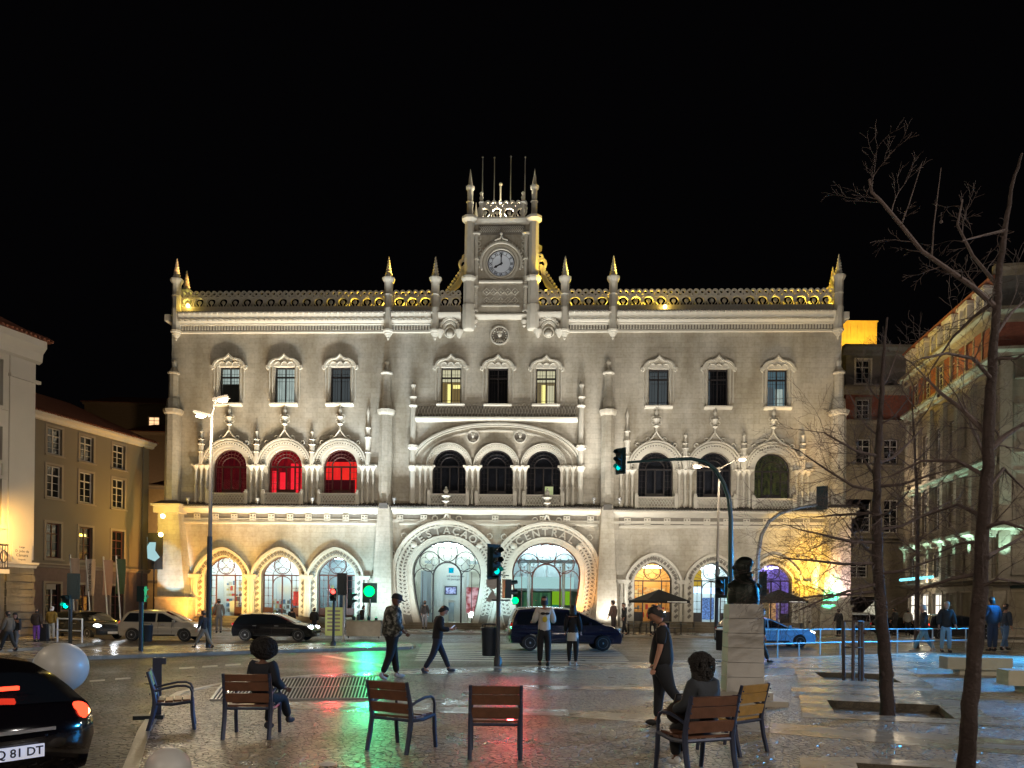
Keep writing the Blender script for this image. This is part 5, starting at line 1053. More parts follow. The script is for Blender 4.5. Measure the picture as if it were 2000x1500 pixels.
# central signal post with road signs seen from behind
b0 = G(972, 1302); t = thing("traffic_signal", "dark traffic signal post in the middle of the picture, with signs seen from behind", "traffic light", b0)
D = b0.y; q = lambda px, py: P(px, py, D)-b0
MB().lathe([(.12, 0), (.12, .25), (.065, .32), (.06, q(972, 1072).z)], (0, 0, 0), 12).build("post", m_dkm, t, True)
signal_head(t, q(967, 1097)+Vector((0, -.1, 0)), 3, R(35), 2, m_teals)
c = q(962, 1138); MB().lathe([(.19, -.01), (.19, .01)], c, 24, 0, Matrix.Rotation(R(90), 3, 'X')).build("round_sign", m_grm, t); MB().plate([(c.x-.2, c.z-.55), (c.x+.2, c.z-.55), (c.x, c.z-.2)], [], -.01, .01).build("triangle_sign", m_grm, t)
signal_head(t, q(990, 1150)+Vector((0, .05, 0)), 2, R(110), 0, m_redl, False); lamp('SPOT', b0+q(990, 1143)+Vector((.15, -.35, 0)), 240, (1, .03, .04), G(985, 1380), .09, 70, 1)
bb = MB(); bb.tube([(-.2, 0, q(972, 1172).z), (.34, 0, q(972, 1172).z)], .022, 8); bb.build("bracket", m_dkm, t, True); MB().tube([(0, 0, q(972, 1122).z), (.3, .03, q(972, 1124).z)], .018, 6).build("bracket", m_dkm, t, True)
def bin_(px, py, py0, label, w_=.46, D_=None, rim=None, m_=m_dkm, hang=True):
    b = G(px, py) if not D_ else P(px, py, D_); z0 = b.z if D_ else .0; H = (py-py0)/FPX*b.y
    t = thing("litter_bin", label, "litter bin", (b.x, b.y, b.z), 0, "litter bins on posts"); c = w_/2
    MB().lathe([(c*.82, 0), (c*.85, .02), (c, H*.82), (c*1.02, H*.83)], (0, 0, 0), 16).build("bin_body", m_, t, 40)
    MB().lathe([(c*1.06, H*.83), (c*1.06, H*.87), (c*.98, H*.88)], (0, 0, 0), 16).build("rim", rim or m_, t, 40)
    MB().lathe([(c*.9, H*.95), (c*.95, H*.96), (c*.8, H*.99), (.02, H)], (0, 0, 0), 16).build("lid", m_, t, 40)
    MB().box(-c*.9, -c*.8, -.03, .03, H*.85, H*.96).box(c*.8, c*.9, -.03, .03, H*.85, H*.96).build("lid_bracket", m_, t)
    return t
bin_(955, 1281, 1217, "dark cylindrical bin hung on the central traffic signal post", .48, 22.9)
bin_(1408, 1270, 1222, "black bin with a white rim just left of the bust's pedestal", .42, 29, m_white, m_black)
bin_(287, 1253, 1216, "dark bin hung on the post beside the silver hatchback", .5, 34)
b0 = G(275, 1271); t = thing("signal_post", "dark post with the back of a signal box, beside the silver hatchback", "traffic light", b0); k = lambda px, py: P(px, py, b0.y)-b0
MB().tube([(0, 0, 0), (0, 0, k(275, 1150).z)], .08, 10).build("post", m_dkm, t, True); signal_head(t, k(277, 1160)+Vector((0, 0, 0)), 2, R(180), None, None, False)
# left pedestrian crossing light (green man)
b0 = G(137, 1261); k = lambda px, py: P(px, py, b0.y)-b0
t = thing("pedestrian_light", "pedestrian light showing a green figure, at the far left crossing", "traffic light", b0)
MB().tube([(0, 0, 0), (0, 0, k(137, 1130).z)], .07, 10).build("post", m_dkm, t, True); h = signal_head(t, k(134, 1176)+Vector((0, -.1, 0)), 2, 0, 1, emis("green_figure", (.0, .9, .5), 5), False)
signal_head(t, k(143, 1145)+Vector((0, .05, 0)), 3, R(200), None, None, True)
# red pedestrian light before the black hatchback
b0 = G(651, 1260); k = lambda px, py: P(px, py, b0.y)-b0
t = thing("pedestrian_light", "pedestrian light showing red, in front of the third doorway arch", "traffic light", b0)
MB().lathe([(.13, 0), (.13, .1), (.06, .2), (.055, k(651, 1150).z)], (0, 0, 0), 10).build("post", m_dkm, t, True); signal_head(t, k(653, 1162)+Vector((0, -.12, 0)), 2, 0, 0, m_redl, False)
lamp('SPOT', b0+k(653, 1156)+Vector((0, -.35, 0)), 260, (1, .05, .05), G(655, 1345), .08, 90, 1)
b0 = G(671, 1255); k = lambda px, py: P(px, py, b0.y)-b0
t = thing("traffic_signal", "signal post seen from behind, right beside the red pedestrian light", "traffic light", b0)
MB().lathe([(.13, 0), (.13, .1), (.06, .2), (.055, k(671, 1125).z)], (0, 0, 0), 10).build("post", m_grm, t, True); signal_head(t, k(669, 1141)+Vector((0, 0, 0)), 3, R(170), None, None, True, dark=m_dkm); signal_head(t, k(684, 1170)+Vector((0, 0, 0)), 2, R(100), None, None, False)
# green ones
b0 = G(722, 1243); k = lambda px, py: P(px, py, b0.y)-b0
t = thing("traffic_signal", "slim signal showing a bright green light, left of the first horseshoe doorway", "traffic light", b0)
MB().tube([(0, 0, 0), (0, 0, k(722, 1170).z)], .05, 8).build("post", m_grm, t, True)
MB().sph(k(722, 1155)+Vector((0, -.16, 0)), .30, 18, 10, 1, .3, 1).build("signal_lens", m_green, t, True); MB().obox(k(722, 1158)+Vector((0, .02, 0)), (.8, .1, 1.1)).build("signal_head", m_teal, t)  # glowing disc larger than a lens, taking in the bloom around the light
lamp('SPOT', b0+k(722, 1158)+Vector((0, -.6, 0)), 1500, (.02, 1, .35), G(725, 1330), .1, 100, 1)
b0 = G(1006, 1247); k = lambda px, py: P(px, py, b0.y)-b0
t = thing("traffic_signal", "small green signal shining left of the blue people carrier's roof", "traffic light", b0)
MB().tube([(0, 0, 0), (0, 0, k(1006, 1190).z)], .05, 8).build("post", m_dkm, t, True); MB().sph(k(1006, 1173)+Vector((0, -.12, 0)), .19, 14, 8, 1, .4, 1).build("signal_lens", m_green, t, True); signal_head(t, k(1006, 1166), 3, 0, None, None, False)
# mast-arm signal over the road
b0 = P(1427, 1255, 26.5); b0.z = 0; k = lambda px, py: P(px, py, 26.5)-b0
t = thing("mast_arm_signal", "dark green pole curving over to a hanging signal, rising behind the bust", "traffic light", b0)
pts = [(0, 0, 0)]+[tuple(k(x, y)) for x, y in ((1427, 1100), (1427, 1010), (1424, 975), (1414, 945), (1398, 918), (1378, 902), (1350, 896), (1300, 898), (1225, 903))]
MB().tube(pts, [.1, .09, .08, .075, .07, .068, .064, .06, .052, .04], 10).build("pole", mat("dark_green_paint", (.006, .045, .05), .35, coat=.3), t, True)
signal_head(t, k(1210, 901)+Vector((0, -.1, 0)), 3, R(-42), 2, m_teals, s=.88)
signal_head(t, k(1408, 1147)+Vector((0, -.1, 0)), 2, R(-40), None, None, True)
b0 = P(1479, 1245, 33); b0.z = 0; k = lambda px, py: P(px, py, 33)-b0
t = thing("mast_arm_signal", "slim grey pole bending right over the road, ending in a signal among the branches", "traffic light", b0)
pts = [(0, 0, 0)]+[tuple(k(x, y)) for x, y in ((1479, 1130), (1480, 1085), (1487, 1045), (1502, 1018), (1525, 1002), (1560, 992), (1596, 986))]
MB().tube(pts, [.1, .09, .085, .08, .075, .07, .06, .05], 10).build("pole", m_grm, t, True); signal_head(t, k(1606, 973), 3, R(150), None, None, True); signal_head(t, k(1487, 1140), 3, R(160), None, None, True)

# park chairs
def make_chair(label, wood=None):
    t = thing("park_chair", label, "chair", group="slatted chairs set out on the plaza"); wd = wood or m_wood
    s = MB()
    for i in range(4): s.obox((0, -.17+i*.118, .435-.01*i*(i < 2)), (.55, .105, .028))
    s.build("seat", wd, t, False)
    b = MB(); q = Matrix.Rotation(R(-13), 3, 'X')
    for y, z, h in ((-.262, .545, .12), (-.296, .70, .12), (-.322, .815-.0, .095)): b.obox((0, y, z), (.56, .026, h), Matrix.Rotation(R(14), 3, 'X'))
    b.build("backrest", wd, t)
    for sg in (-1, 1):
        l = MB(); x = sg*.295
        for a, b_, c_ in (((x, -.31, 0), (x, -.235, .42), .03), ((x, -.235, .42), (x, -.345, .865), .026)): pass
        l.tube([(x, -.33, 0), (x, -.27, .22), (x, -.235, .43), (x, -.262, .6), (x, -.34, .87)], [.028, .03, .032, .028, .022], 6)
        l.build("leg", m_chairm, t, 30)
        l = MB(); l.tube([(x, .30, 0), (x, .27, .22), (x, .26, .42)], [.024, .026, .026], 6); l.build("leg", m_chairm, t, 30)
        l = MB(); l.tube([(x, -.235, .40), (x, .0, .385), (x, .26, .42)], .024, 6); l.build("seat_frame", m_chairm, t, 30)
        l = MB(); l.tube([(x, .26, .42), (x, .262, .56), (x, .235, .625), (x, .17, .655), (x, .05, .655), (x, -.12, .62), (x, -.27, .575)], .018, 7); l.build("armrest", m_chairm, t, True)
    l = MB(); l.tube([(-.295, -.235, .4), (.295, -.235, .4)], .02, 6); l.tube([(-.295, .24, .405), (.295, .24, .405)], .02, 6)
    for sg in (-1, 1):
        for z, y in ((.545, -.285), (.7, -.32), (.8, -.34)): l.sph((sg*.295, y-.02, z), .011, 6, 4)
    l.build("stretcher", m_chairm, t, True)
    return t
base = make_chair("park chair with nobody in it, turned to the right, nearest the black car")
def place(o, px, py, yaw, label=None, s=1.0): o.location = G(px, py); o.rotation_euler = (0, 0, R(yaw)); o.scale = (s, s, s); (label and o.__setitem__("label", label)); return o
place(base, 338, 1421, -68, s=.95)
for px, py, yw, lb in ((493, 1437, 4, "park chair with the afro-haired woman sitting in it"), (786, 1462, -28, "empty park chair turned half right, between the afro-haired sitter and the middle chair"), (967, 1474, 1, "empty park chair seen square from behind, in the middle foreground")):
    place(copy_tree(base), px, py, yw, lb)
place(copy_tree(base), 1357, 1512, 22, "park chair with the curly-haired woman sitting in it", 1.02)
yl = make_chair("park chair with yellowish slats, half hidden behind the curly-haired woman", m_woodl); place(yl, 1428, 1466, 40)
# globe bollards
for px, py, r, D_, lb in ((119, 1304, 49, 12.6, "large pale globe bollard behind the black car"), (328, 1503, 43, 7.6, "pale globe at the bottom edge, left of the chairs"), (640, 1520, 33, 8.6, "pale globe just showing at the bottom edge below the empty chair")):
    c = P(px, py, D_); rr = r/FPX*D_; t = thing("globe_bollard", lb, "bollard", (c.x, c.y, 0), 0, "round stone bollards")
    MB().sph((0, 0, c.z), rr, 40, 28).build("globe", m_globe, t, True); MB().lathe([(rr*.5, RZ), (rr*.45, c.z-rr*.85)], (0, 0, 0), 16).build("stem", m_kerb, t, True)
b0 = G(306, 1403); t = thing("cycle_post", "slim blue-grey steel post with a notched top, behind the chair turned to the right", "post", b0, R(20))
s_ = MB(); s_.obox((0, 0, .42), (.13, .05, .84)); s_.obox((.03, 0, .88), (.19, .05, .1)); s_.build("post", m_chairm, t); MB().box(-.32, .1, -.12, .12, 0, .06).build("foot", m_dkm, t)
# pedestal and bust
b0 = G(1449, 1372); t = thing("pedestal", "tall tapering white stone pedestal with joints, carrying the bust", "pedestal", b0, R(-6)); D = b0.y
s = MB(); s.box(-.72, .72, -.60, .75, 0, .1); s.box(-.58, .48, -.45, .55, .1, .24); s.build("plinth", m_kerb, t); z = .24; pm = mat("pedestal_stone", (.50, .47, .43), .6, var=.1, scale=2, bump=.2)
for i in range(6): 
    h_ = .275; w0 = .345-.006*i; MB().box(-w0, w0, -w0, w0, z, z+h_-.008, .004, .004).build("pedestal_block", pm, t); z += h_
t2 = thing("bust", "dark bronze bust of a bearded man, looking left, on the stone pedestal", "bust", (b0.x, b0.y, z), R(0)); H = .9
s = MB(); s.lathe([(.30, 0), (.31, .1), (.29, .3), (.24, .42), (.13, .5), (.105, .58)], (.0, 0, 0), 20, sy=.75); s.sph((-.02, 0, .70), .155, 18, 14, 1.08, .88, 1.2); s.sph((-.10, 0, .60), .10, 12, 8, 1, .8, 1.2); s.sph((-.185, 0, .69), .035, 8, 6, 1, .8, 1.4); s.sph((.02, 0, .78), .15, 14, 10, 1.1, 1, .85); s.sph((.09, 0, .55), .09, 10, 8)
s.sph((-.13, -.02, .53), .06, 8, 6); s.sph((.26, 0, .34), .08, 10, 6, 1, 1, .8); s.sph((-.24, 0, .34), .08, 10, 6, 1, 1, .8)
s.build("figure", m_bronze, t2, True); MB().sph((.0, .13, .70), .04, 8, 6, .7, .5, 1.4).sph((.0, -.13, .70), .04, 8, 6, .7, .5, 1.4).build("ear", m_bronze, t2, True)
# railing on the right
rail = thing("railing", "low galvanised railing between the plaza and the road, right of the pedestal", "railing", (0, 0, 0))
top = [(1482, 1226, 1286), (1600, 1228, 1282), (1697, 1228, 1278)]
def prail(pxs, par, nm="rail"):
    for (a, b) in zip(pxs[:-1], pxs[1:]):
        A_, B_ = G(a[0], a[2]), G(b[0], b[2])
        for z in (1.02, .5): MB().tube([A_+Vector((0, 0, z)), B_+Vector((0, 0, z))], .025, 6).build(nm, m_grm, par, True)
    for a in pxs: A_ = G(a[0], a[2]); MB().tube([A_, A_+Vector((0, 0, 1.02))], .03, 6).build("post", m_grm, par, True)
prail([(1482, 0, 1285), (1518, 0, 1284), (1601, 0, 1280), (1680, 0, 1278), (1752, 0, 1276), (1821, 0, 1274), (1886, 0, 1272), (1960, 0, 1270), (2040, 0, 1268)], rail)
for px, py in ((1560, 1282), (1640, 1279), (1716, 1277)):
    A_ = G(px, py); MB().tube([A_, A_+Vector((0, 0, .5))], .025, 6).build("post", m_grm, rail, True)
br = thing("barrier", "short white pedestrian barrier at the far left crossing", "barrier", (0, 0, 0)); 
for a, b in (((112, 1253), (160, 1255)),):
    A_, B_ = G(*a), G(*b)
    MB().tube([A_, A_+Vector((0, 0, 1.0)), B_+Vector((0, 0, 1.0)), B_], .04, 6).build("frame", m_white, br); MB().tube([A_+Vector((0, 0, .5)), B_+Vector((0, 0, .5))], .03, 6).build("rail", m_white, br)
# stone benches
m_bn = mat("bench_stone", (.42, .38, .27), .6, var=.15, bump=.2)
for px, py, x0, x1, yaw, lb in ((1912, 1318, -.95, .75, -8, "long stone block bench behind the nearer tree trunk"), (2010, 1352, -.55, 1.4, -10, "stone block bench cut by the right edge of the picture")):
    b0 = G(px, py); t = thing("stone_bench", lb, "bench", b0, R(yaw), "stone block benches"); MB().box(x0, x1, -.3, .3, .16, .5).build("seat", m_bn, t); MB().box(x0+.35, x1-.2, -.22, .22, 0, .16).build("foot", m_bn, t)
# sandwich board, vendor's table and goods
b0 = G(652, 1245); t = thing("notice_board", "yellow-green standing notice board beside the doorway steps", "sign", b0); q = MB(); q.box(-.45, .45, -.08, .08, .1, 1.6); q.build("board", mat("lime_board_paint", (.5, .55, .2), .5, emit=(.5, .55, .15), es=.12), t); q = MB()
for i in range(6): q.box(-.34, .34, -.084, -.08, .35+i*.2, .45+i*.2)
q.build("printed_panel", m_frame, t)
b0 = G(716, 1246); t = thing("vendor_table", "street vendor's low table covered by a cloth, left of the first horseshoe door", "table", b0); MB().box(-1.0, .8, -.35, .35, .1, .9).build("cloth", mat("vendor_cloth", (.34, .28, .2), .8, var=.3), t); MB().box(-1.05, .85, -.4, .4, .9, .94).build("tabletop", m_frame, t)
for dx in (-.9, .7): MB().box(dx-.03, dx+.03, -.33, -.27, 0, .1).build("leg", m_iron, t)
for i, (dx, h_) in enumerate(((-.7, .3), (-.45, .42), (.1, .25), (.5, .2))): tag(MB().lathe([(.08, 0), (.09, h_*.6), (.03, h_*.75), (.03, h_)], (b0.x+dx, b0.y, .94), 8).build("bottle", m_dkm, None, True), ["small dark bottle at the left end of the street vendor's table", "tallest dark bottle on the street vendor's table", "squat dark bottle right of the tallest on the vendor's table", "shortest dark bottle at the right of the vendor's table"][i], "bottle", "bottles on the vendor's table")
# cafe parasols and tables
for px, x0, x1, lb in ((1286, 1238, 1333, "black cafe parasol before the orange-lit doorway"), (1520, 1478, 1562, "black cafe parasol before the violet-lit doorway")):
    b0 = P(px, 1240, 51); b0.z = 0; W2 = (x1-x0)/FPX*51/2; zt = (P(px, 1151, 51)).z; ze = P(px, 1173, 51).z
    t = thing("cafe_parasol", lb, "parasol", b0, R(14), "black parasols of the cafe terrace"); MB().tube([(0, 0, 0), (0, 0, zt)], .04, 8).build("pole", m_grm, t, True)
    c = MB(); w1 = W2*.93; c.add([(-w1, -w1, ze), (w1, -w1, ze), (w1, w1, ze), (-w1, w1, ze), (0, 0, zt), (-w1, -w1, ze-.16), (w1, -w1, ze-.16), (w1, w1, ze-.16), (-w1, w1, ze-.16)], [(0, 1, 4), (1, 2, 4), (2, 3, 4), (3, 0, 4), (0, 5, 6, 1), (1, 6, 7, 2), (2, 7, 8, 3), (3, 8, 5, 0)]); c.build("canopy", mat("black_canvas", (.008, .008, .01), .8), t); MB().box(-.1, w1*.85, -w1-.01, -w1-.004, ze-.12, ze-.05).build("printed_strip", m_white, t); MB().box(-.4, .4, -.4, .4, 0, .1).build("base", m_dkm, t)
rnd = random.Random(5)
ORD = ('first', 'second', 'third', 'fourth', 'fifth', 'sixth', 'seventh')
for i, px in enumerate((1228, 1250, 1262, 1305, 1330, 1500, 1540)):
    b0 = P(px, 1240, 50.5+.5*(i % 2)); b0.z = 0; t = thing("cafe_table", f"small dark cafe table, {ORD[i]} along the terrace counting from the middle buttress", "table", b0, rnd.random(), "tables and chairs of the cafe terrace"); MB().lathe([(.35, .72), (.35, .75)], (0, 0, 0), 12).build("tabletop", m_dkm, t); MB().lathe([(.2, 0), (.03, .05), (.03, .72)], (0, 0, 0), 8).build("stem", m_iron, t)
    for sg in (-1, 1):
        if px > 1400 and sg < 0: continue
        c = thing("cafe_chair", f"dark wire cafe chair at the {'right' if sg > 0 else 'left'} of the {ORD[i]} terrace table from the buttress", "chair", b0+Vector((sg*.62, 0, 0)), R(90*sg), "chairs of the cafe terrace"); MB().box(-.2, .2, -.2, .2, .44, .47).build("seat", m_dkm, c); MB().box(-.2, .2, -.22, -.2, .55, .88).build("backrest", m_dkm, c)
        for ax in (-.18, .18):
            for ay in (-.2, .18): MB().tube([(ax, ay, 0), (ax, ay, .88 if ay < 0 else .45)], .012, 4).build("leg", m_iron, c)
# flag poles with banners by the ochre building
for i, (px, y0, y1, col, wr) in enumerate(((147, 1090, 1163, (.55, .42, .34), None), (178, 1092, 1163, (.42, .36, .34), "festas de lisboa"), (212, 1094, 1162, (.28, .19, .18), None), (237, 1092, 1160, (.03, .07, .05), None))):
    b0 = P(px, 1235, 44); b0.z = 0; D = 44; z1, z0 = P(px, y0, D).z, P(px, y1, D).z; t = thing("banner_pole", ["flagpole with a pale pinkish banner, leftmost of the four", "flagpole with a grey banner lettered down its length", "flagpole with a brownish banner, right of the lettered one", "flagpole with a dark green banner, nearest the station"][i], "banner", b0, 0, "banners on poles in the side street")
    MB().tube([(0, 0, 0), (-.35+.0, 0, z1+.2)], .045, 6).build("pole", m_grm, t, True); f = MB(); n = 8
    vs = []; 
    for j in range(n+1):
        for a in range(5): vs.append((-.34+.34*(1-j/n)*.2*-1+a*.135+.06*(1-j/n)*-1+.25*(1-j/n)*.3, .05*math.sin(a*1.4+j*.5), z0+(z1-z0)*j/n))
    f.add(vs, [(j*5+a, j*5+a+1, j*5+a+6, j*5+a+5) for j in range(n) for a in range(4)]); f.build("banner", mat("banner_cloth", col, .8, var=.1), t, True)
    if wr: text("lettering", wr, .26, m_black, t, Matrix.Translation((-.08, -.07, (z0+z1)/2)) @ XZ.to_4x4() @ Matrix.Rotation(R(90), 4, 'Z'), .003)
b0 = P(99, 1235, 43); t = thing("street_sign", "small pale sign on a pole against the dark base of the ochre building", "sign", (b0.x, b0.y, 0)); MB().tube([(0, 0, 0), (0, 0, P(99, 1150, 43).z)], .04, 6).build("pole", m_grm, t); c = P(99, 1146, 43); MB().box(-.25, .25, -.03, 0, c.z-.15, c.z+.15).build("board", m_plast, t)
q = P(301, 1075, 57); t = thing("lit_shop_sign", "glowing pale blue sign in the gap left of the station", "sign", (q.x, q.y, q.z)); f = MB(); f.plate([(-.45, -.6), (.05, -.8), (.4, -.5), (.05, .0), (.1, .6), (-.3, .6), (-.5, .3)], [], -.06, .06); f.build("sign_face", emis("sign_cyan", (.42, .7, .72), .9), t); MB().box(-.5, .6, .06, .12, -1.4, 1.3).box(-.05, .05, .0, .05, -q.z, -1.0).build("sign_frame", m_black, t)
for px, py, e in ((318, 1008, 120), (314, 1044, 60)): 
    q = P(px, py, 56.5); tag(MB().sph(q, .16, 10, 6).build("wall_lamp", emis("sodium_lamp", (1, .8, .25), 25), None, True), "bright yellowish lamp on the station's left corner, "+("upper of two" if py < 1020 else "lower of two"), "lamp"); lamp('POINT', q+Vector((-.3, -.4, 0)), e, YEL, size=.1)
# ------------------------------------------------------------------ cars (x forward, y left)
PROF = {
 'hatch': dict(up=[(-.485, .19), (-.5, .30), (-.497, .44), (-.485, .56), (-.468, .66), (-.44, .78), (-.41, .88), (-.385, .945), (-.34, .975), (-.25, .995), (-.12, 1), (0, .985), (.06, .95), (.12, .88), (.2, .77), (.275, .66), (.36, .62), (.43, .56), (.475, .47), (.495, .38), (.5, .28), (.485, .17)], ws=(12, 15), rw=(4, 7), belt=.64),
 'mpv': dict(up=[(-.485, .17), (-.5, .28), (-.498, .42), (-.49, .54), (-.48, .64), (-.465, .76), (-.45, .86), (-.43, .95), (-.4, .98), (-.3, 1), (-.12, 1), (0, .985), (.08, .94), (.16, .85), (.25, .74), (.33, .63), (.40, .58), (.45, .51), (.48, .44), (.495, .36), (.5, .27), (.485, .16)], ws=(12, 15), rw=(4, 7), belt=.61),
 'slope': dict(up=[(-.47, .2), (-.49, .30), (-.5, .42), (-.495, .53), (-.48, .61), (-.45, .665), (-.41, .72), (-.36, .785), (-.30, .85), (-.2, .93), (-.08, .985), (0, .99), (.06, .95), (.12, .88), (.2, .77), (.275, .66), (.36, .62), (.43, .56), (.475, .47), (.495, .38), (.5, .28), (.485, .17)], ws=(12, 15), rw=(5, 8), belt=.66),
 'wagon': dict(up=[(-.485, .2), (-.5, .32), (-.498, .46), (-.49, .58), (-.47, .68), (-.45, .8), (-.42, .9), (-.39, .96), (-.34, .985), (-.25, 1), (-.12, 1), (-.02, .98), (.03, .94), (.09, .86), (.15, .77), (.21, .68), (.33, .64), (.42, .57), (.47, .49), (.49, .4), (.5, .3), (.485, .18)], ws=(12, 15), rw=(4, 7), belt=.66)}
def car(nm, label, loc, yaw, L, W, H, kind, paint, lights=True, tails='dim', rims=m_rim, wr=.31, plate=True, wx=(-.31, .31), pcv=.055):
    t = thing(nm, label, "car", loc, R(yaw)); pr = PROF[kind]; up = [(x*L, z*H) for x, z in pr['up']]; bz = pr['belt']*H; hw = W/2
    bot = []; zb = .17*H
    for cx in (wx[1]*L, wx[0]*L):
        bot += [(cx+wr*1.16*math.cos(a), max(zb, wr+wr*1.16*math.sin(a))) for a in lin(-.15, PI+.15, 11)]
    loop = up+[(up[-1][0]-.05, zb)]+bot+[(up[0][0]+.05, zb)]
    def pos(x, z, s):
        a = abs(s); xx = x*(1-pcv*a**3*(min(1, abs(x)/(L/2))**2)); tum = .26*max(0, (z-bz))/(H-bz)
        y = s*hw*(1-tum*.62)*(1-.05*(abs(x)/(L/2))**4); zz = z-(.045*H*a*a if z > bz*1.02 else .03*H*a*a*(z/bz)**3); 
        if z < .35*H: y *= .965
        return (xx, y, zz)
    S_ = [-1, -.93, -.75, -.4, 0, .4, .75, .93, 1]; n = len(loop); b = MB(); vs = [pos(x, z, s) for s in S_ for x, z in loop]
    fs = [(j*n+i, j*n+(i+1) % n, (j+1)*n+(i+1) % n, (j+1)*n+i) for j in range(len(S_)-1) for i in range(n)]
    b.add(vs, fs)
    for s in (-1, 1):                                  # flanks, below and above the belt line
        tri = tessellate_polygon([[Vector((x, z, 0)) for x, z in loop]]); b.add([pos(x, z, s) for x, z in loop], [tuple(q) for q in tri])
    body = b.build("body", paint, t, 32)
    # glazing
    
    for s in (-1, 1):
        g = MB(); lo, hi_ = bz+.02*H, H*.955
        xa = [p for p in up[:12]]; 
        def xat(z, front):
            mi = max(range(len(up)), key=lambda i_: up[i_][1]); seg = up[mi:] if front else up[:mi+1]
            for (x0, z0), (x1, z1) in zip(seg[:-1], seg[1:]):
                if (z0-z)*(z1-z) <= 0 and z0 != z1: return x0+(x1-x0)*(z-z0)/(z1-z0)
            return seg[0][0]
        zs_ = lin(lo, hi_*.975, 5); fr = [(xat(z, True)-.13, z) for z in zs_]; re = [(xat(z, False)+.16, z) for z in zs_]; xs2 = (-.02*L-.04, -.02*L+.04)
        for aa, bb in ((re, [(xs2[0], z) for z in zs_]), ([(xs2[1], z) for z in zs_], fr)):
            v = []; g = MB()
            for (p, q) in zip(aa, bb):
                for (x, z) in (p, q): X = pos(x, z, s); v.append((X[0], X[1]+s*.009, X[2]))
            g.add(v, [(2*i, 2*i+1, 2*i+3, 2*i+2) for i in range(len(zs_)-1)]); g.build("side_window", m_cgl, t, True)
    for nm2, (i0, i1) in (("windscreen", pr['ws']), ("rear_window", pr['rw'])):
        g = MB(); v = []; nrm = Vector((up[i0][1]-up[i1][1], 0, up[i1][0]-up[i0][0])).normalized()*.012
        if nrm.z < 0: nrm = -nrm
        for i in range(i0, i1+1):
            for s in (-.78, -.5, 0, .5, .78): X = pos(*up[i], s); v.append((X[0]+nrm.x, X[1], X[2]+nrm.z))
        k = i1-i0+1; g.add(v, [(a*5+c, a*5+c+1, a*5+c+6, a*5+c+5) for a in range(k-1) for c in range(4)]); g.build(nm2, m_cgl, t, True)
    for cx in (wx[1]*L, wx[0]*L):
        for s in (-1, 1):
            q = Matrix.Rotation(R(90), 3, 'X'); c = (cx, s*(hw-.11), wr)
            w = MB().lathe([(wr*.66, -.1), (wr*.93, -.1), (wr, -.06), (wr, .06), (wr*.93, .1), (wr*.66, .1)], c, 22, 0, q).build("wheel", m_rub, t, 40)
            m = MB(); m.lathe([(wr*.67, -.07), (wr*.67, .07)], c, 20, 0, q); rr = m.build("hub", m_black, w)
            m = MB(); y0 = c[1]+s*.085
            ring = [(cx+wr*.63*math.cos(a), y0, wr+wr*.63*math.sin(a)) for a in lin(0, 2*PI*.96, 20)]; m.tube(ring, .018, 5, True)
            for k in range(5):
                a = 2*PI*k/5+.3; m.tube([(cx, y0, wr), (cx+wr*.6*math.cos(a-.12), y0, wr+wr*.6*math.sin(a-.12))], .018, 4); m.tube([(cx, y0, wr), (cx+wr*.6*math.cos(a+.12), y0, wr+wr*.6*math.sin(a+.12))], .018, 4)
            m.sph((cx, y0, wr), .05, 8, 5); m.build("rim", rims, w)
    for s in (-1, 1):
        X = pos(.445*L, .50*H, s*.8); h = MB(); h.sph((X[0], X[1], X[2]), .13, 12, 8, 1.5, 1.25, .62, Matrix.Rotation(-s*R(28), 3, 'Z')); h.build("headlight", m_head if lights else m_rim, t, True)
        X = pos(-.475*L, .60*H, s*.86); h = MB(); h.sph((X[0]+.04, X[1]-s*.02, X[2]), .12, 12, 8, 1.1, .75, .8); h.build("tail_light", {'dim': m_tailo, 'on': m_tail}[tails], t, True)
        X = pos(.2*L, bz+.02, s); MB().obox((X[0]-.02, X[1]+s*.1, X[2]+.06), (.1, .17, .12)).sph((X[0]-.02, X[1]+s*.1, X[2]+.06), .085, 8, 6, .8, 1.2, .8).build("wing_mirror", paint, t)
        for dx in (.06, -.2): X = pos(dx*L, bz*.88, s); MB().box(X[0]-.1, X[0]+.08, X[1]-.02, X[1]+.02, X[2]-.015, X[2]+.015).build("door_handle", rims, t)
    if plate:
        MB().box(.5*L-.02, .5*L+.012, -.26, .26, .2*H, .2*H+.12).build("number_plate", m_white, t); MB().box(-.5*L-.018, -.5*L+.02, -.26, .26, .42*H, .42*H+.12).build("number_plate", m_white, t)
    for s in (-1, 1):                                  # door gaps and the dark sill
        for dx in (-.19, .0, .16):
            gp = MB(); gp.tube([tuple(Vector(pos(dx*L+(.02 if z > .5*H else 0), z, s))+Vector((0, s*.002, 0))) for z in lin(.24*H, bz-.01, 5)], .007, 4); gp.build("door_gap", m_black, t)
        sl = MB(); sl.tube([tuple(Vector(pos(x*L, .2*H, s))+Vector((0, s*.012, 0))) for x in lin(-.2, .2, 5)], .035, 5); sl.build("sill_trim", m_rub, t, True)
    MB().box(.485*L, .503*L, -.5, .5, .3*H, .38*H).build("grille", m_black, t)
    if lights: 
        q = Matrix.Rotation(R(yaw), 4, 'Z')
        a = Vector(loc)+(q @ Vector((L*.5+.12, 0, .62))); b_ = Vector(loc)+(q @ Vector((L*.5+9, 0, 0))); lamp('SPOT', a, 160, (.9, .95, 1), b_, .12, 80, 1)
    return t, pos, up
def paint(nm, c, r=.28, met=.3): return mat(nm, c, r, metal=met, coat=.7)
gz = lambda px, py: G(px, py, RZ)
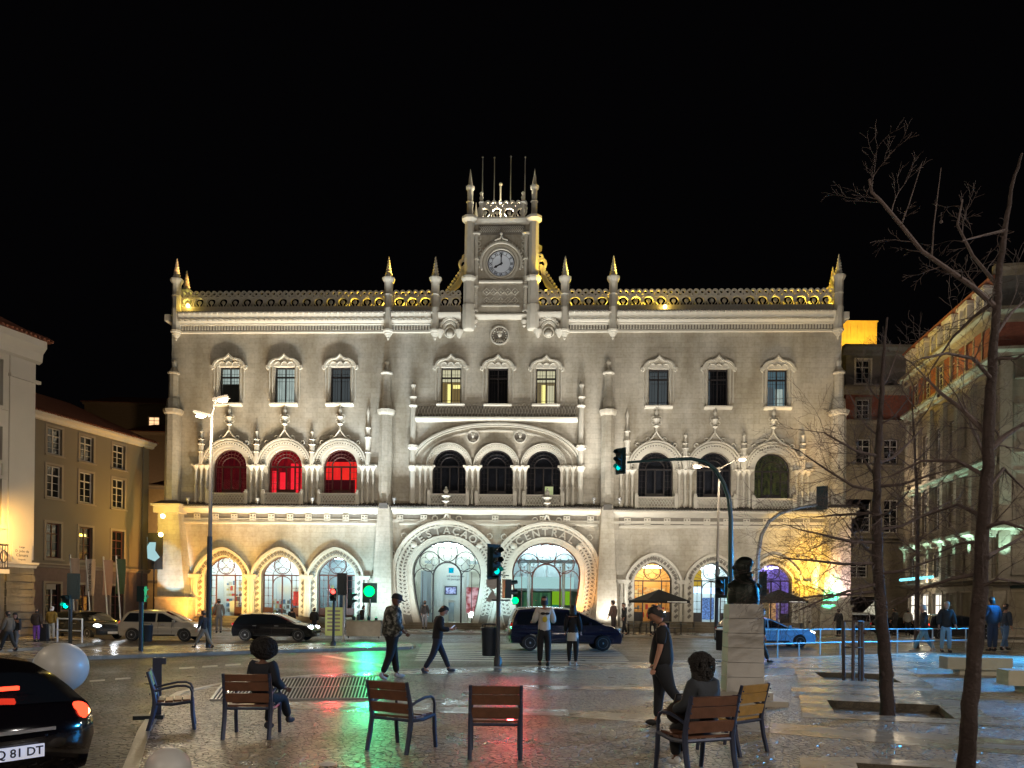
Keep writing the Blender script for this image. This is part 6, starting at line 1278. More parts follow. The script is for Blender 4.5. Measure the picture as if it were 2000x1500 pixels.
p = gz(322, 1251); car("parked_car", "silver-beige hatchback facing right, behind the foot of the left street lamp", p, 3, 4.0, 1.75, 1.52, 'hatch', paint("silver_beige_paint", (.42, .38, .32)), True)
p = gz(540, 1251); car("parked_car", "black hatchback with bright alloy wheels, in front of the second doorway arch", p, 1, 4.25, 1.8, 1.42, 'hatch', paint("black_paint", (.008, .008, .01), .15, .1), True)
p = gz(172, 1247); car("parked_car", "dark grey car with round headlights at the far left, facing the square", p, -28, 3.9, 1.72, 1.42, 'hatch', paint("dark_grey_paint", (.03, .035, .045), .2, .3), True)
p = gz(1101, 1269); car("people_carrier", "dark blue people carrier facing right, behind the couple in the middle", p, 4, 5.1, 1.9, 1.9, 'mpv', paint("navy_paint", (.007, .011, .034), .12, .2), False, 'dim', wr=.34)
p = gz(1493, 1262); car("estate_car", "pale blue estate car facing right, behind the pedestal and railing", p, -1, 4.9, 1.8, 1.52, 'wagon', paint("pale_blue_paint", (.16, .48, .85), .3, .05), True)
p = gz(1690, 1238); car("parked_car", "silver off-road car behind the thin staked sapling", p, 2, 4.6, 1.85, 1.72, 'mpv', paint("silver_paint", (.6, .6, .6), .3, .4), False, wr=.36)
p = gz(1868, 1251); car("parked_car", "dark off-road car with a red tail lamp glowing, behind the walkers in jeans", p, -3, 4.6, 1.85, 1.72, 'mpv', paint("charcoal_paint", (.03, .03, .035), .25, .3), False, 'on', wr=.36)
p = gz(1760, 1241); car("parked_car", "black car half hidden behind the nearer tree's trunk, right of the silver off-road car", p, 0, 4.3, 1.8, 1.45, 'hatch', paint("black_paint", (.01, .01, .012), .2, .1), False)
# the near car, lower left corner, seen from its rear right
pc = Vector((-4.50, 6.95, RZ)); th = R(147); L_ = 4.3; fwd = Vector((math.cos(th), math.sin(th), 0)); c0 = pc+fwd*(L_/2)
t, pos, up = car("black_car", "shiny black car cut by the lower left corner, red tail lamp lit", c0, 147, L_, 1.78, 1.40, 'slope', paint("deep_black_paint", (.004, .003, .004), .1, .0), False, 'on', plate=False, pcv=.1)
zp = .53; MB().obox((-L_/2-.035, 0, zp), (.02, .50, .12)).build("number_plate", mat("plate_white", (.75, .78, .9), .35, emit=(.7, .75, 1), es=.35), t)
text("number", "AQ 81 DT", .108, m_black, t, Matrix.Translation((-L_/2-.048, 0, zp)) @ Matrix(((0, 0, -1, 0), (-1, 0, 0, 0), (0, 1, 0, 0), (0, 0, 0, 1))), .002, bold=.0015)
X = pos(-.475*L_, .60*1.40, -.86); MB().sph((X[0]-.03, X[1]-.01, X[2]), .055, 10, 6, .9, .9, .8).build("lamp_core", emis("lamp_core_glow", (1, .6, .25), 6), t, True)
MB().obox((-L_/2+.36, 0, 1.08), (.05, .40, .035)).build("brake_light", m_tail, t)
MB().obox((-L_/2-.03, 0, .72), (.03, .7, .03)).build("boot_handle", m_rim, t)
# ------------------------------------------------------------------ people
SKQ = []
def skin_obj(nm, verts, edges, radii, m, parent, sub=1, extra=None, root=0):
    me = bpy.data.meshes.new(nm); me.from_pydata([tuple(v) for v in verts], edges, []); o = bpy.data.objects.new(nm, me); COL.objects.link(o); o.parent = parent
    md = o.modifiers.new("s", 'SKIN'); md.use_smooth_shade = True; md.branch_smoothing = .4
    if not me.skin_vertices: me.skin_vertices.new()
    for i, r_ in enumerate(radii):
        sv = me.skin_vertices[0].data[i]; sv.radius = r_ if isinstance(r_, tuple) else (r_, r_); sv.use_root = (i == root)
    s = o.modifiers.new("u", 'SUBSURF'); s.levels = sub; s.render_levels = sub; SKQ.append((o, m, extra)); return o
def rotx(v, a): c, s_ = math.cos(a), math.sin(a); return Vector((v[0], v[1]*c-v[2]*s_, v[1]*s_+v[2]*c))
m_skin = mat("skin", (.42, .22, .15), .55, var=.1); m_skind = mat("brown_skin", (.14, .065, .04), .55, var=.1)
m_hairb = mat("black_hair", (.012, .009, .008), .6, bump=.8, bscale=60); m_hairl = mat("grey_hair", (.35, .3, .26), .7, bump=.5, bscale=60)
FAB = {}
def fab(c, nm="cloth"):
    if c not in FAB: FAB[c] = mat(nm, c, .85, var=.2, scale=6, bump=.3, bscale=18)
    return FAB[c]
m_camo = bpy.data.materials.new("camouflage"); m_camo.use_nodes = True
n = m_camo.node_tree.nodes; l = m_camo.node_tree.links; tc = n.new("ShaderNodeTexCoord"); no = n.new("ShaderNodeTexNoise"); no.inputs["Scale"].default_value = 11; no.inputs["Detail"].default_value = 2; rp = n.new("ShaderNodeValToRGB"); rp.color_ramp.interpolation = 'CONSTANT'
rp.color_ramp.elements[0].color = (.02, .02, .02, 1); rp.color_ramp.elements[1].position = .56; rp.color_ramp.elements[1].color = (.22, .22, .2, 1); e = rp.color_ramp.elements.new(.46); e.color = (.07, .075, .06, 1)
l.new(tc.outputs["Object"], no.inputs["Vector"]); l.new(no.outputs[0], rp.inputs[0]); l.new(rp.outputs[0], n["Principled BSDF"].inputs["Base Color"]); n["Principled BSDF"].inputs["Roughness"].default_value = .8

def person(px, py, hpx, yaw, label, top=(.02, .02, .022), legs=(.02, .02, .025), sk=None, hair='short', hm=None, pose='stand', group=None, H=None, D=None, fat=1.0, arms=((10, 12, 15), (-8, 12, 20)), step=24, head=(0, 0), z=0.0, coat=0.0, sleeve=1.0, topm=None, shoes=(.02, .02, .02), legk=None, hood=False, cap=False, lean=2, skirt=None, near=False, hipz=None, loc=None, stepside=1):
    b0 = loc or (G(px, py, z) if D is None else Vector((P(px, py, D).x, D, z)))
    if H is None: H = (py-hpx)/FPX*b0.y/(.985)
    t = thing("person", label, "person", b0, R(yaw), group); sk = sk or m_skin; hm = hm or m_hairb
    TH, SH, FT = .245*H, .245*H, .042*H
    if legk is None: legk = ((step, 4), (-step*.7, 14)) if pose == 'walk' else (((0, 0), (0, 0)) if pose == 'stand' else ((88, 88), (88, 80)))
    if stepside < 0: legk = legk[::-1]
    def leg(th, kn): a = R(th); k = R(th-kn); return Vector((0, math.sin(a)*TH, -math.cos(a)*TH)), Vector((0, math.sin(k)*SH, -math.cos(k)*SH))
    ll = [leg(*q) for q in legk]; drop = max(-(a.z+b.z) for a, b in ll); hz = hipz if hipz is not None else drop+FT
    pel = Vector((0, 0, hz+.03*H)); la = -R(lean)
    def up_(y, zz, x=0): return pel+rotx(Vector((x, y, zz)), la)
    waist, chest, neck, nk2 = up_(0, .10*H), up_(.005*H, .21*H), up_(-.005*H, .30*H), up_(.005*H, .335*H)
    hd = nk2+Vector((0, .012*H+math.sin(R(head[0]))*.06*H, .062*H*math.cos(R(head[0])*.6)))
    V = [pel, waist, chest, neck, nk2]; Eg = [(0, 1), (1, 2), (2, 3), (3, 4)]; Rr = [(.062*H*fat, .052*H*fat), (.06*H*fat, .05*H*fat), (.072*H*fat, .058*H*fat), .034*H, .03*H]
    J = {}
    for s, (fw_, out, el) in zip((-1, 1), arms):
        sh = up_(-.005*H, .285*H, s*.098*H*(1+(fat-1)*.4)); a = R(fw_); o_ = R(out)
        d1 = rotx(Vector((s*math.sin(o_), math.sin(a)*math.cos(o_), -math.cos(a)*math.cos(o_))), la*.4); e1 = sh+d1*.165*H
        a2 = R(fw_+el); d2 = Vector((s*math.sin(o_)*.35, math.sin(a2), -math.cos(a2))).normalized(); w1 = e1+d2*.145*H; pm = w1+d2*.035*H
        J[s] = (sh, e1, w1, pm, d2); k = len(V); V += [sh, e1, w1, pm, w1+d2*.055*H]; Eg += [(2, k), (k, k+1), (k+1, k+2), (k+2, k+3), (k+3, k+4)]; Rr += [.036*H, .026*H, .017*H, (.013*H, .023*H), (.009*H, .02*H)]
    K = {}
    for s, (a, b) in zip((-1, 1), ll):
        hp = pel+Vector((s*.052*H, 0, -.03*H)); kn = hp+a+Vector((s*.006*H, 0, 0)); an = kn+b; tl = math.atan2(-b.y, -b.z)*.5 if pose != 'sit' else 0
        toe = an+Vector((s*.008*H, .085*H, -FT*.55)); K[s] = (hp, kn, an, toe); k = len(V); V += [hp, kn, an, toe]; Eg += [(0, k), (k, k+1), (k+1, k+2), (k+2, k+3)]; Rr += [.05*H*fat, .033*H, .02*H, .017*H]
    # head and fingers, welded into the body mesh
    X = MB(); hq = Matrix.Rotation(-R(head[0]), 3, 'X'); hq = Matrix.Rotation(R(head[1]), 3, 'Z') @ hq; r = .064*H
    prof = [(.02, -1.12), (.34, -1.08), (.55, -.92), (.66, -.6), (.76, -.25), (.82, .1), (.83, .45), (.74, .8), (.5, 1.08), (.22, 1.2), (.02, 1.23)]
    vs = []; nn = 16
    for rr_, zz in prof:
        for i in range(nn):
            a = 2*PI*i/nn; x = rr_*math.cos(a)*.93; y = rr_*math.sin(a)*(1.12 if zz > -.3 else 1.0)+(.13 if zz < -.7 else .0)
            if zz > .2 and y < 0: y *= 1.12
            if abs(zz-.1) < .12 and y > .6 and abs(x) > .18 and abs(x) < .5: y -= .1
            vs.append(hd+hq @ Vector((x*r, y*r, zz*r)))
    X.add(vs, [(j*nn+i, j*nn+(i+1) % nn, (j+1)*nn+(i+1) % nn, (j+1)*nn+i) for j in range(len(prof)-1) for i in range(nn)])
    X.add([hd+hq @ (Vector(q)*r) for q in ((-.09, .9, .15), (.09, .9, .15), (-.17, .88, -.28), (.17, .88, -.28), (0, 1.18, -.22), (0, .95, .2))], [(0, 2, 4, 5), (1, 5, 4, 3), (2, 3, 4)])
    for s in (-1, 1): X.sph(hd+hq @ Vector((s*.8*r, -.02*r, -.05*r)), .2*r, 7, 5, .4, .8, 1.3)
    X.sph(hd+hq @ Vector((0, .84*r, -.62*r)), .2*r, 8, 5, 1.2, .5, .35)
    for s in (-1, 1):
        sh, e1, w1, pm, d = J[s]; side = Vector((0, 1, 0)); side = (side-d*side.dot(d)).normalized(); pn = d.cross(side); base_ = pm+d*.018*H
        for i, (o_, ln) in enumerate(((-.016, .036), (-.0055, .044), (.0055, .047), (.016, .042))):
            a0 = base_+side*o_*H; curl = -pn*s*0; X.tube([a0, a0+d*ln*.45*H+pn*s*.004*H, a0+d*ln*.75*H+pn*s*.014*H, a0+d*ln*.85*H+pn*s*.026*H], [.0062*H, .0058*H, .0052*H, .004*H], 6)
        a0 = w1+d*.012*H+side*.014*H; X.tube([a0, a0+side*.016*H+d*.014*H, a0+side*.02*H+d*.034*H], [.0075*H, .0068*H, .005*H], 6)
    skin_obj("body", V, Eg, Rr, sk, t, 1, X)
    if near or hair:
        f = MB()
        for s in (-1, 1): f.sph(hd+hq @ Vector((s*.32*r, .80*r, .12*r)), .085*r, 6, 5, 1.3, .6, .8)
        if near: f.build("eye", m_iron, t, True)
    # garments
    c = (1+coat)*1.12; g = 1.0
    Vt = [pel+Vector((0, 0, -.075*H if not skirt else -.03*H)), up_(0, .05*H), waist, chest, up_(0, .275*H), up_(-.004*H, .305*H)]; Rt = [(.092*H*fat*c, .08*H*fat*c), (.085*H*fat*c, .07*H*fat*c), (.083*H*fat*c, .072*H*fat*c), (.088*H*fat*c, .072*H*c*fat), (.058*H, .05*H), (.038*H, .036*H)]; Et = [(0, 1), (1, 2), (2, 3), (3, 4), (4, 5)]
    for s in (-1, 1):
        sh, e1, w1, *_ = J[s]; k = len(Vt); end = w1 if sleeve >= 1 else sh.lerp(e1, sleeve)
        if sleeve >= 1: Vt += [sh, e1, w1-(w1-e1)*.05]; Et += [(3, k), (k, k+1), (k+1, k+2)]; Rt += [.05*H*c, .041*H*c, .031*H*c]
        else: Vt += [sh, end]; Et += [(3, k), (k, k+1)]; Rt += [.054*H, .046*H]
    skin_obj("jacket" if coat or sleeve >= 1 else "shirt", Vt, Et, Rt, topm or fab(top), t, 1)
    Vl = [pel+Vector((0, 0, .07*H)), pel+Vector((0, 0, -.02*H))]; El = [(0, 1)]; Rl = [(.088*H*fat, .074*H*fat), (.094*H*fat, .08*H*fat)]
    for s in (-1, 1):
        hp, kn, an, toe = K[s]; k = len(Vl); Vl += [hp.lerp(kn, .18), kn, an+(kn-an)*.08]; El += [(1, k), (k, k+1), (k+1, k+2)]; Rl += [.064*H*fat, .05*H, .038*H if not skirt else .028*H]
    skin_obj("trousers", Vl, El, Rl, fab(legs), t, 1)
    if skirt:
        MB().lathe([(.085*H, -.13*H), (.1*H, -.13*H), (.095*H, 0), (.078*H, .03*H)], pel, 16, sy=.8).build("skirt", fab(skirt), t, True)
    for s in (-1, 1):
        hp, kn, an, toe = K[s]; fl_ = (toe-an); fl_.z = 0; ang = 0
        sh_ = MB(); sh_.sph(an+Vector((0, .035*H, -FT*.45)), .03*H, 10, 7, .95, 2.3, .85); sh_.sph(an+Vector((0, -.01*H, -FT*.1)), .026*H, 8, 6, 1, 1, 1.2)
        if s == (-1 if legk[0][0] < legk[1][0] else 1) and pose == 'walk':       # trailing foot rolls up on its toes
            m_ = Matrix.Rotation(-R(38), 4, 'X'); sh_.v = [tuple(an+(m_ @ (Vector(v)-an))) for v in sh_.v]
        mn = min(v[2] for v in sh_.v)
        fl0 = -b0.z*0
        if mn < 0: sh_.v = [(v[0], v[1], max(v[2], 0.0)) for v in sh_.v] if hipz is None else sh_.v
        sh_.build("shoe", fab(shoes), t, True)
    if hair and not cap and not hood:
        h = MB(); T = lambda x, y, zz: hd+hq @ Vector((x*r, y*r, zz*r))
        def cap_(k, z0, front, back=-.9, n1=14, n2=7):
            vs = []; 
            for j in range(n2+1):
                ph = PI/2*j/n2
                for i in range(n1):
                    a = 2*PI*i/n1; y = math.sin(a); low = front if y > .3 else (back if y < -.2 else (front+back)/2); zz = low+(1.3*k-low)*math.sin(ph); rad = math.cos(ph)**.55
                    vs.append(T(.86*k*rad*math.cos(a), .98*k*rad*y-.07, zz))
            h.add(vs, [(j*n1+i, j*n1+(i+1) % n1, (j+1)*n1+(i+1) % n1, (j+1)*n1+i) for j in range(n2) for i in range(n1)])
        if hair == 'short': cap_(1.03, -.2, .62, -.75)
        elif hair == 'long': cap_(1.16, -.2, .6, -1.4); h.lathe([(.5*r, -2.9*r), (.85*r, -2.3*r), (.95*r, -1.2*r), (.9*r, .2*r)], hd+Vector((0, -.35*r, 0)), 12, sy=.6)
        elif hair == 'bun': cap_(1.1, -.2, .6, -.8); h.sph(T(0, -1.0, .6), .45*r, 10, 7)
        elif hair in ('afro', 'curly'):
            rg = random.Random(4); K_ = 1.9 if hair == 'afro' else 1.45
            for i in range(1100):
                v = Vector((rg.gauss(0, 1), rg.gauss(0, 1), rg.gauss(0, 1))).normalized(); 
                if v.y > .55 and v.z < .35: continue
                q = Vector((v.x*K_*.98, v.y*K_*.9-.25, v.z*K_*.86+.35))
                if hair == 'curly' and v.z < 0: q.z *= 1.9; q.x *= 1.05; q.y -= .15
                if hair == 'afro' and v.z < -.5: q *= .9
                h.sph(T(*q), r*rg.uniform(.10, .2), 5, 3)
            h.sph(T(0, -.2, .35), r*K_*.9, 14, 10, 1, .9, .9)
            if hair == 'curly': h.lathe([(.9*r, -2.6*r), (1.35*r, -2.0*r), (1.4*r, -.6*r), (1.1*r, .4*r)], hd+Vector((0, -.4*r, 0)), 14, sy=.62)
        h.build("hair", hm, t, True)
    if cap or hood:
        T = lambda x, y, zz: hd+hq @ Vector((x*r, y*r, zz*r)); h = MB(); k = 1.08
        if cap: h.lathe([(.95*r, .15*r), (.97*r, .5*r), (.88*r, .9*r), (.6*r, 1.2*r), (.02, 1.32*r)], hd, 14, 0, hq, .95, 1.1); h.add([T(-.6, .8, .3), (T(.6, .8, .3)), T(.5, 1.75, .12), T(-.5, 1.75, .12), T(-.6, .8, .38), T(.6, .8, .38), T(.5, 1.75, .18), T(-.5, 1.75, .18)], [(0, 3, 2, 1), (4, 5, 6, 7), (0, 1, 5, 4), (1, 2, 6, 5), (2, 3, 7, 6), (3, 0, 4, 7)]); h.build("cap", fab((.02, .02, .022)), t, True)
        if hood: h = MB(); h.sph(T(0, -.15, .05), 1.2*r, 14, 10, .92, 1.0, 1.12); h.sph(T(0, -.5, -1.1), 1.0*r, 12, 8, 1.2, .9, .7); h.build("hood", topm or fab(top), t, True)
    return t, J, hd, H

W1 = ((18, 10, 20), (-16, 10, 18))
# main figures
t, J, hd, H = person(764, 1325, 1166, -62, "person in a camouflage jacket and peaked cap walking right", topm=m_camo, legs=(.006, .006, .008), cap=True, hood=False, coat=.32, fat=1.3, pose='walk', step=13, arms=((-6, 12, 52), (-8, 10, 55)), head=(14, 0), shoes=(.38, .40, .46), sk=m_skind, near=True, lean=4)
t, J, hd, H = person(853, 1313, 1183, -70, "person in dark clothes striding right while looking down at a phone", top=(.012, .012, .016), legs=(.02, .026, .05), hair='short', coat=.12, pose='walk', step=27, arms=((4, 8, 88), (0, 8, 92)), head=(34, 0), shoes=(.05, .06, .09), near=True, lean=7)
ph = MB().obox((0, 0, 0), (.075, .012, .15), Matrix.Rotation(R(-50), 3, 'X')).build("phone", mat("phone_screen", (.1, .1, .12), .3, emit=(.5, .6, .9), es=.8)); ph.location = t.matrix_basis @ ((J[-1][3]+J[1][3])/2+Vector((0, .05, .05))); ph.rotation_euler = (0, 0, t.rotation_euler.z); tag(ph, "phone glowing in the hands of the person striding right", "phone")
t, J, hd, H = person(1062, 1301, 1172, 4, "person in a cream sweatshirt with a yellow and black print on the back", top=(.55, .52, .48), legs=(.01, .01, .013), hair='short', pose='stand', arms=((0, 14, 80), (0, 14, 80)), legk=((2, 0), (-2, 0)), fat=1.02, coat=.06, near=True)
bk_ = MB(); bk_.sph((0, -.165*1, H*.70), .1, 10, 6, .75, .12, .9); bk_.build("back_print", mat("yellow_print", (.6, .45, .04), .7), t, True); bk_ = MB(); bk_.sph((-.06, -.155, H*.785), .07, 8, 6, 1.1, .14, .6); bk_.sph((.07, -.155, H*.785), .07, 8, 6, 1.1, .14, .5); bk_.build("back_lettering", m_black, t, True)
person(1118, 1300, 1189, -6, "person with long black hair and white hem under a dark top, beside the cream sweatshirt", top=(.008, .008, .012), legs=(.008, .008, .01), hair='long', skirt=(.5, .48, .44), pose='stand', legk=((6, 0), (-4, 8)), arms=((8, 8, 40), (8, 8, 40)), shoes=(.5, .46, .42), near=True)
person(1290, 1418, 1195, 76, "person in a black short-sleeved shirt and belt, looking down, walking left", top=(.008, .008, .01), legs=(.012, .014, .02), hair='short', pose='walk', legk=((4, 0), (-22, 26)), stepside=-1, arms=((4, 6, 12), (-4, 6, 14)), head=(34, 0), fat=1.42, sleeve=.9, near=True, lean=-1)
# seated figures
ch = G(493, 1437); q = Matrix.Rotation(R(4), 3, 'Z'); lc = ch+q @ Vector((.12, .02, 0))
person(0, 0, 0, -14, "person with a round afro sitting on a park chair, back to the camera", loc=lc, H=1.5, top=(.012, .014, .022), legs=(.012, .014, .02), hair='afro', pose='sit', hipz=.50, coat=.14, legk=((84, 98), (88, 60)), arms=((4, 8, 62), (4, 8, 62)), sk=m_skind, shoes=(.03, .03, .04), near=True, head=(8, -8))
ch = G(1357, 1512); q = Matrix.Rotation(R(22), 3, 'Z'); lc = ch+q @ Vector((.08, -.04, 0))
person(0, 0, 0, 30, "person with long curly dark hair and a hooded jacket sitting on a park chair", loc=lc, H=1.52, top=(.03, .035, .045), legs=(.012, .012, .015), hair='curly', pose='sit', hipz=.51, coat=.2, legk=((86, 92), (88, 74)), arms=((12, 8, 60), (12, 8, 60)), sk=m_skind, shoes=(.55, .55, .55), near=True, head=(14, 6), lean=3)
bg_ = thing("handbag", "dark brown bag on the lap of the curly-haired seated person", "bag", lc+Matrix.Rotation(R(34), 3, 'Z') @ Vector((-.05, .30, .58)), R(34)); MB().sph((0, 0, .06), .17, 12, 8, 1.1, .7, .8).build("bag_body", fab((.03, .018, .012)), bg_, True); MB().tube([(-.1, 0, .15), (-.06, 0, .26), (.06, 0, .26), (.1, 0, .15)], .012, 6).build("strap", m_iron, bg_, True)
# others
OTH = [
 (30, 1270, 1200, -175, "person with long dark hair and wide grey trousers walking at the far left", dict(hair='long', legs=(.12, .12, .12), pose='walk', step=18)),
 (16, 1271, 1196, 80, "person in a grey-brown coat at the left edge, carrying a bag", dict(top=(.14, .11, .08), coat=.25, pose='walk', step=22, legs=(.03, .03, .03))),
 (71, 1253, 1193, 10, "person in a dark padded coat and purple trousers, far left", dict(legs=(.22, .08, .42), top=(.05, .035, .03), coat=.35, hair='short')),
 (100, 1251, 1188, 5, "person in a mustard jacket and white hat beside the purple trousers", dict(top=(.28, .17, .03), legs=(.42, .40, .36), coat=.25, hm=m_white)),
 (398, 1265, 1192, 75, "person in grey trousers striding past behind the left street lamp", dict(pose='walk', step=30, legs=(.2, .18, .15), top=(.03, .03, .04))),
 (427, 1236, 1173, 30, "person leaning in the first doorway, holding a phone", dict(z=.4, top=(.2, .17, .14), legs=(.16, .14, .12), hair='short')),
 (569, 1238, 1190, 0, "dark-clothed person before the second doorway arch, above the black car", dict()),
 (613, 1240, 1190, 0, "dark-clothed person standing between the second and third arches", dict(coat=.3)),
 (649, 1238, 1190, 20, "person standing behind the yellow-green notice board", dict()),
 (704, 1239, 1185, -60, "person tending the street vendor's table", dict(coat=.2, lean=14)),
 (829, 1228, 1176, -5, "person with a rucksack on the steps of the left horseshoe doorway", dict(z=.3, top=(.04, .035, .035), legs=(.25, .24, .25))),
 (1198, 1240, 1176, 60, "person in brown leaning by the middle buttress, left of a pair", dict(top=(.1, .06, .05), coat=.25, legs=(.05, .04, .04))),
 (1219, 1240, 1180, 110, "person in black facing the one in brown by the middle buttress", dict(pose='walk', step=12)),
 (1275, 1242, 1184, 160, "person holding a white bag beside the left cafe parasol", dict(top=(.02, .02, .02), coat=.2)),
 (1484, 1295, 1190, -80, "person hidden behind the pedestal, one leg stepping out to the right", dict(pose='walk', step=26)),
 (1638, 1243, 1192, 20, "dark-clothed person against the green-lit end of the station", dict(coat=.2)),
 (1748, 1240, 1190, 40, "person in dark clothes behind the near trunk, left of the jeans walkers", dict(coat=.2, group="far pedestrians on the right")),
 (1773, 1241, 1192, -30, "person in a light coat behind the railing, right of the near trunk", dict(top=(.3, .28, .25), coat=.2)),
 (1804, 1273, 1182, 70, "person in a dark coat and pale blue jeans walking left by the railing", dict(pose='walk', step=26, legs=(.16, .33, .45), coat=.3, hm=m_hairl, shoes=(.3, .35, .4))),
 (1847, 1274, 1180, 175, "person in a dark jacket and pale jeans standing by the railing", dict(legs=(.2, .36, .5), coat=.25, hm=m_hairl, legk=((4, 0), (-4, 4)))),
 (1938, 1272, 1172, 10, "tall blue-lit person in a dark jacket right beside the big trunk", dict(top=(.03, .07, .14), legs=(.03, .05, .1), coat=.25)),
 (1962, 1270, 1182, -70, "person in jeans stepping to the right, at the right of the big trunk", dict(legs=(.08, .15, .28), pose='walk', step=20, top=(.03, .04, .06)))]
for px, py, hy, yw, lb, kw in OTH: person(px, py, hy, yw, lb, **kw)
for px, py, D_, w_, h_, col, lb in ((10, 1262, None, .34, .4, (.05, .035, .03), "dark bag carried at the left edge of the picture"), (86, 1250, None, .32, .75, (.015, .015, .02), "dark suitcase standing between the purple trousers and the mustard jacket"), (1276, 1236, None, .3, .34, (.6, .58, .5), "small white shopping bag carried by the cafe parasol")):
    b0 = G(px, py+(2 if h_ > .5 else 6)); z = 0 if h_ > .5 else .3; b0.z = z; t = thing("bag", lb, "bag", b0); MB().box(-w_/2, w_/2, -.1, .1, 0, h_, .02, .02).build("bag_body", fab(col), t); MB().tube([(-w_*.25, 0, h_), (-w_*.2, 0, h_+.14), (w_*.2, 0, h_+.14), (w_*.25, 0, h_)], .014, 5).build("handle", m_iron, t)
_fin0 = finalize if 'finalize' in globals() else None
# ------------------------------------------------------------------ trees: bare planes
def tree(label, trunk, radii, branches, seed, D, balls=8, dens=1.0, lenk=1.0, maxd=4, wire=True):
    rg = random.Random(seed); b0 = G(*trunk[0]); b0.z = -.25 if trunk[0][1] < 1450 else 0; t = thing("plane_tree", label, "tree", b0, 0, "bare plane trees on the plaza")
    pts = [Vector((0, 0, 0))]+[P(x, y, D)-b0 for x, y in trunk[1:]]; tr = MB(); fp, fr = [], []
    for i in range(len(pts)-1):
        for j in range(5): u_ = j/5; fp.append(pts[i].lerp(pts[i+1], u_)+Vector((rg.gauss(0, .006), rg.gauss(0, .006), 0))); fr.append((radii[i]+(radii[i+1]-radii[i])*u_)*rg.uniform(.94, 1.08)*(1.0+.12*max(0, 1-(i+u_)*3)))
    tr.tube(fp+[pts[-1]], fr+[radii[-1]], 14)
    for j in range(9): q_ = rg.randrange(3, len(fp)-3); a_ = rg.uniform(0, 6.28); tr.sph(fp[q_]+Vector((math.cos(a_), math.sin(a_), 0))*fr[q_]*.8, fr[q_]*.4, 7, 5, 1, 1, 1.5); tr.build("trunk", m_bark, t, True)
    cr_ = MB(); tips = []
    def grow(p, d, ln, r, dep):
        n = max(3, int(4+ln*3)); path = [p]; rs = [r]; dd = d.normalized(); kids = []
        for i in range(n):
            dd = (dd+Vector((rg.gauss(0, .16), rg.gauss(0, .16), rg.gauss(-.01, .13)))).normalized(); p = p+dd*ln/n; path.append(p); rs.append(max(r*(1-.72*(i+1)/n), .0022))
            if dep < maxd and i > 0 and rg.random() < .95*dens: kids.append((p, dd, rs[-1]))
        cr_.tube(path, [q_*.85 for q_ in rs], 5 if r > .012 else 3)
        if dep >= maxd-1: tips.append(p)
        for q, dq, rq in kids:
            a = rg.uniform(-1, 1); ax = dq.cross(Vector((rg.gauss(0, 1), rg.gauss(0, 1), rg.gauss(0, 1)))).normalized(); nd = (dq+ax*rg.uniform(.5, 1.1)).normalized()
            grow(q, nd, ln*rg.uniform(.38, .62), max(rq*.62, .0024), dep+1)
        if dep < maxd: grow(path[-1], dd, ln*.5, max(rs[-1]*.9, .0024), dep+1)
    for bx in branches:                                # limbs seen in the photograph: pixel path (x, y, depth shift)
        path = [P(x, y, D+dz)-b0 for x, y, dz in bx[0]]; n = len(path); r0 = bx[1]; rs = [r0*(1-.6*i/(n-1)) for i in range(n)]; cr_.tube(path, rs, 7)
        if len(bx) > 2: continue
        for i in range(1, n):
            d = (path[i]-path[i-1]); k = max(2, int(d.length*(7 if path[i].z < 5.4 else 3)*dens))
            for j in range(k):
                p = path[i-1].lerp(path[i], (j+rg.random())/k); s = 1 if rg.random() < .5 else -1; ax = Vector((rg.gauss(0, 1), rg.gauss(0, 1), rg.gauss(0, 1))).cross(d.normalized()).normalized(); grow(p, (d.normalized()+ax*.9), rg.uniform(.35, .8)*lenk*(1 if p.z+b0.z < 4.9 else .6), rs[i]*.5, 2)
        if path[-1].z+b0.z < 5.0: grow(path[-1], path[-1]-path[-2], .6*lenk, rs[-1], 2)
    cr_.build("crown", m_bark, t, True, False)
    for i in range(balls):
        p = rg.choice(tips); q = MB(); q.tube([p, p-Vector((0, 0, .09))], .0025, 4); q.sph(p-Vector((0, 0, .11)), .021, 8, 6); q.build("seed_ball", m_bark, t, True)
    return t
rg0 = random.Random(11)
# nearer-to-middle tree
tr1 = [(1735, 1394), (1729, 1290), (1721, 1200), (1714, 1100), (1711, 1000), (1713, 900), (1720, 800), (1726, 700), (1733, 620)]
br = []
for y, dx, up, dz in ((1155, -165, 15, .3), (1120, 120, -30, -.5), (1060, -150, -25, -.6), (1035, 140, -55, .5), (1000, -120, 10, .9), (960, -140, -70, .2), (950, 130, -30, -.7), (905, 90, -70, .8), (890, -105, -45, -.5), (850, -60, -90, .6), (830, 75, -80, -.4), (780, -45, -80, .3), (760, 40, -90, .1), (1085, -60, -60, 1.3), (1010, 60, -50, -1.3), (930, -40, -60, 1.2), (1140, -150, 50, -.3), (1100, -190, -10, -.2)):
    x0 = 1714+(4 if y < 850 else 0); br.append(([(x0, y, 0), (x0+dx*.35, y+up*.2+abs(dx)*.02, dz*.3), (x0+dx*.7, y+up*.6, dz*.7), (x0+dx, y+up, dz)], .03 if y > 850 else .018))
tree("bare tree with a slim crooked trunk rising from the middle tree pit", tr1, [.135, .105, .1, .09, .075, .06, .045, .03, .015], br, 3, G(*tr1[0]).y, 10, 1.5, 1.1)
tr2 = [(1886, 1512), (1893, 1400), (1903, 1280), (1914, 1150), (1923, 1000), (1930, 850), (1938, 700), (1950, 560), (1962, 450), (1976, 370), (1996, 300)]
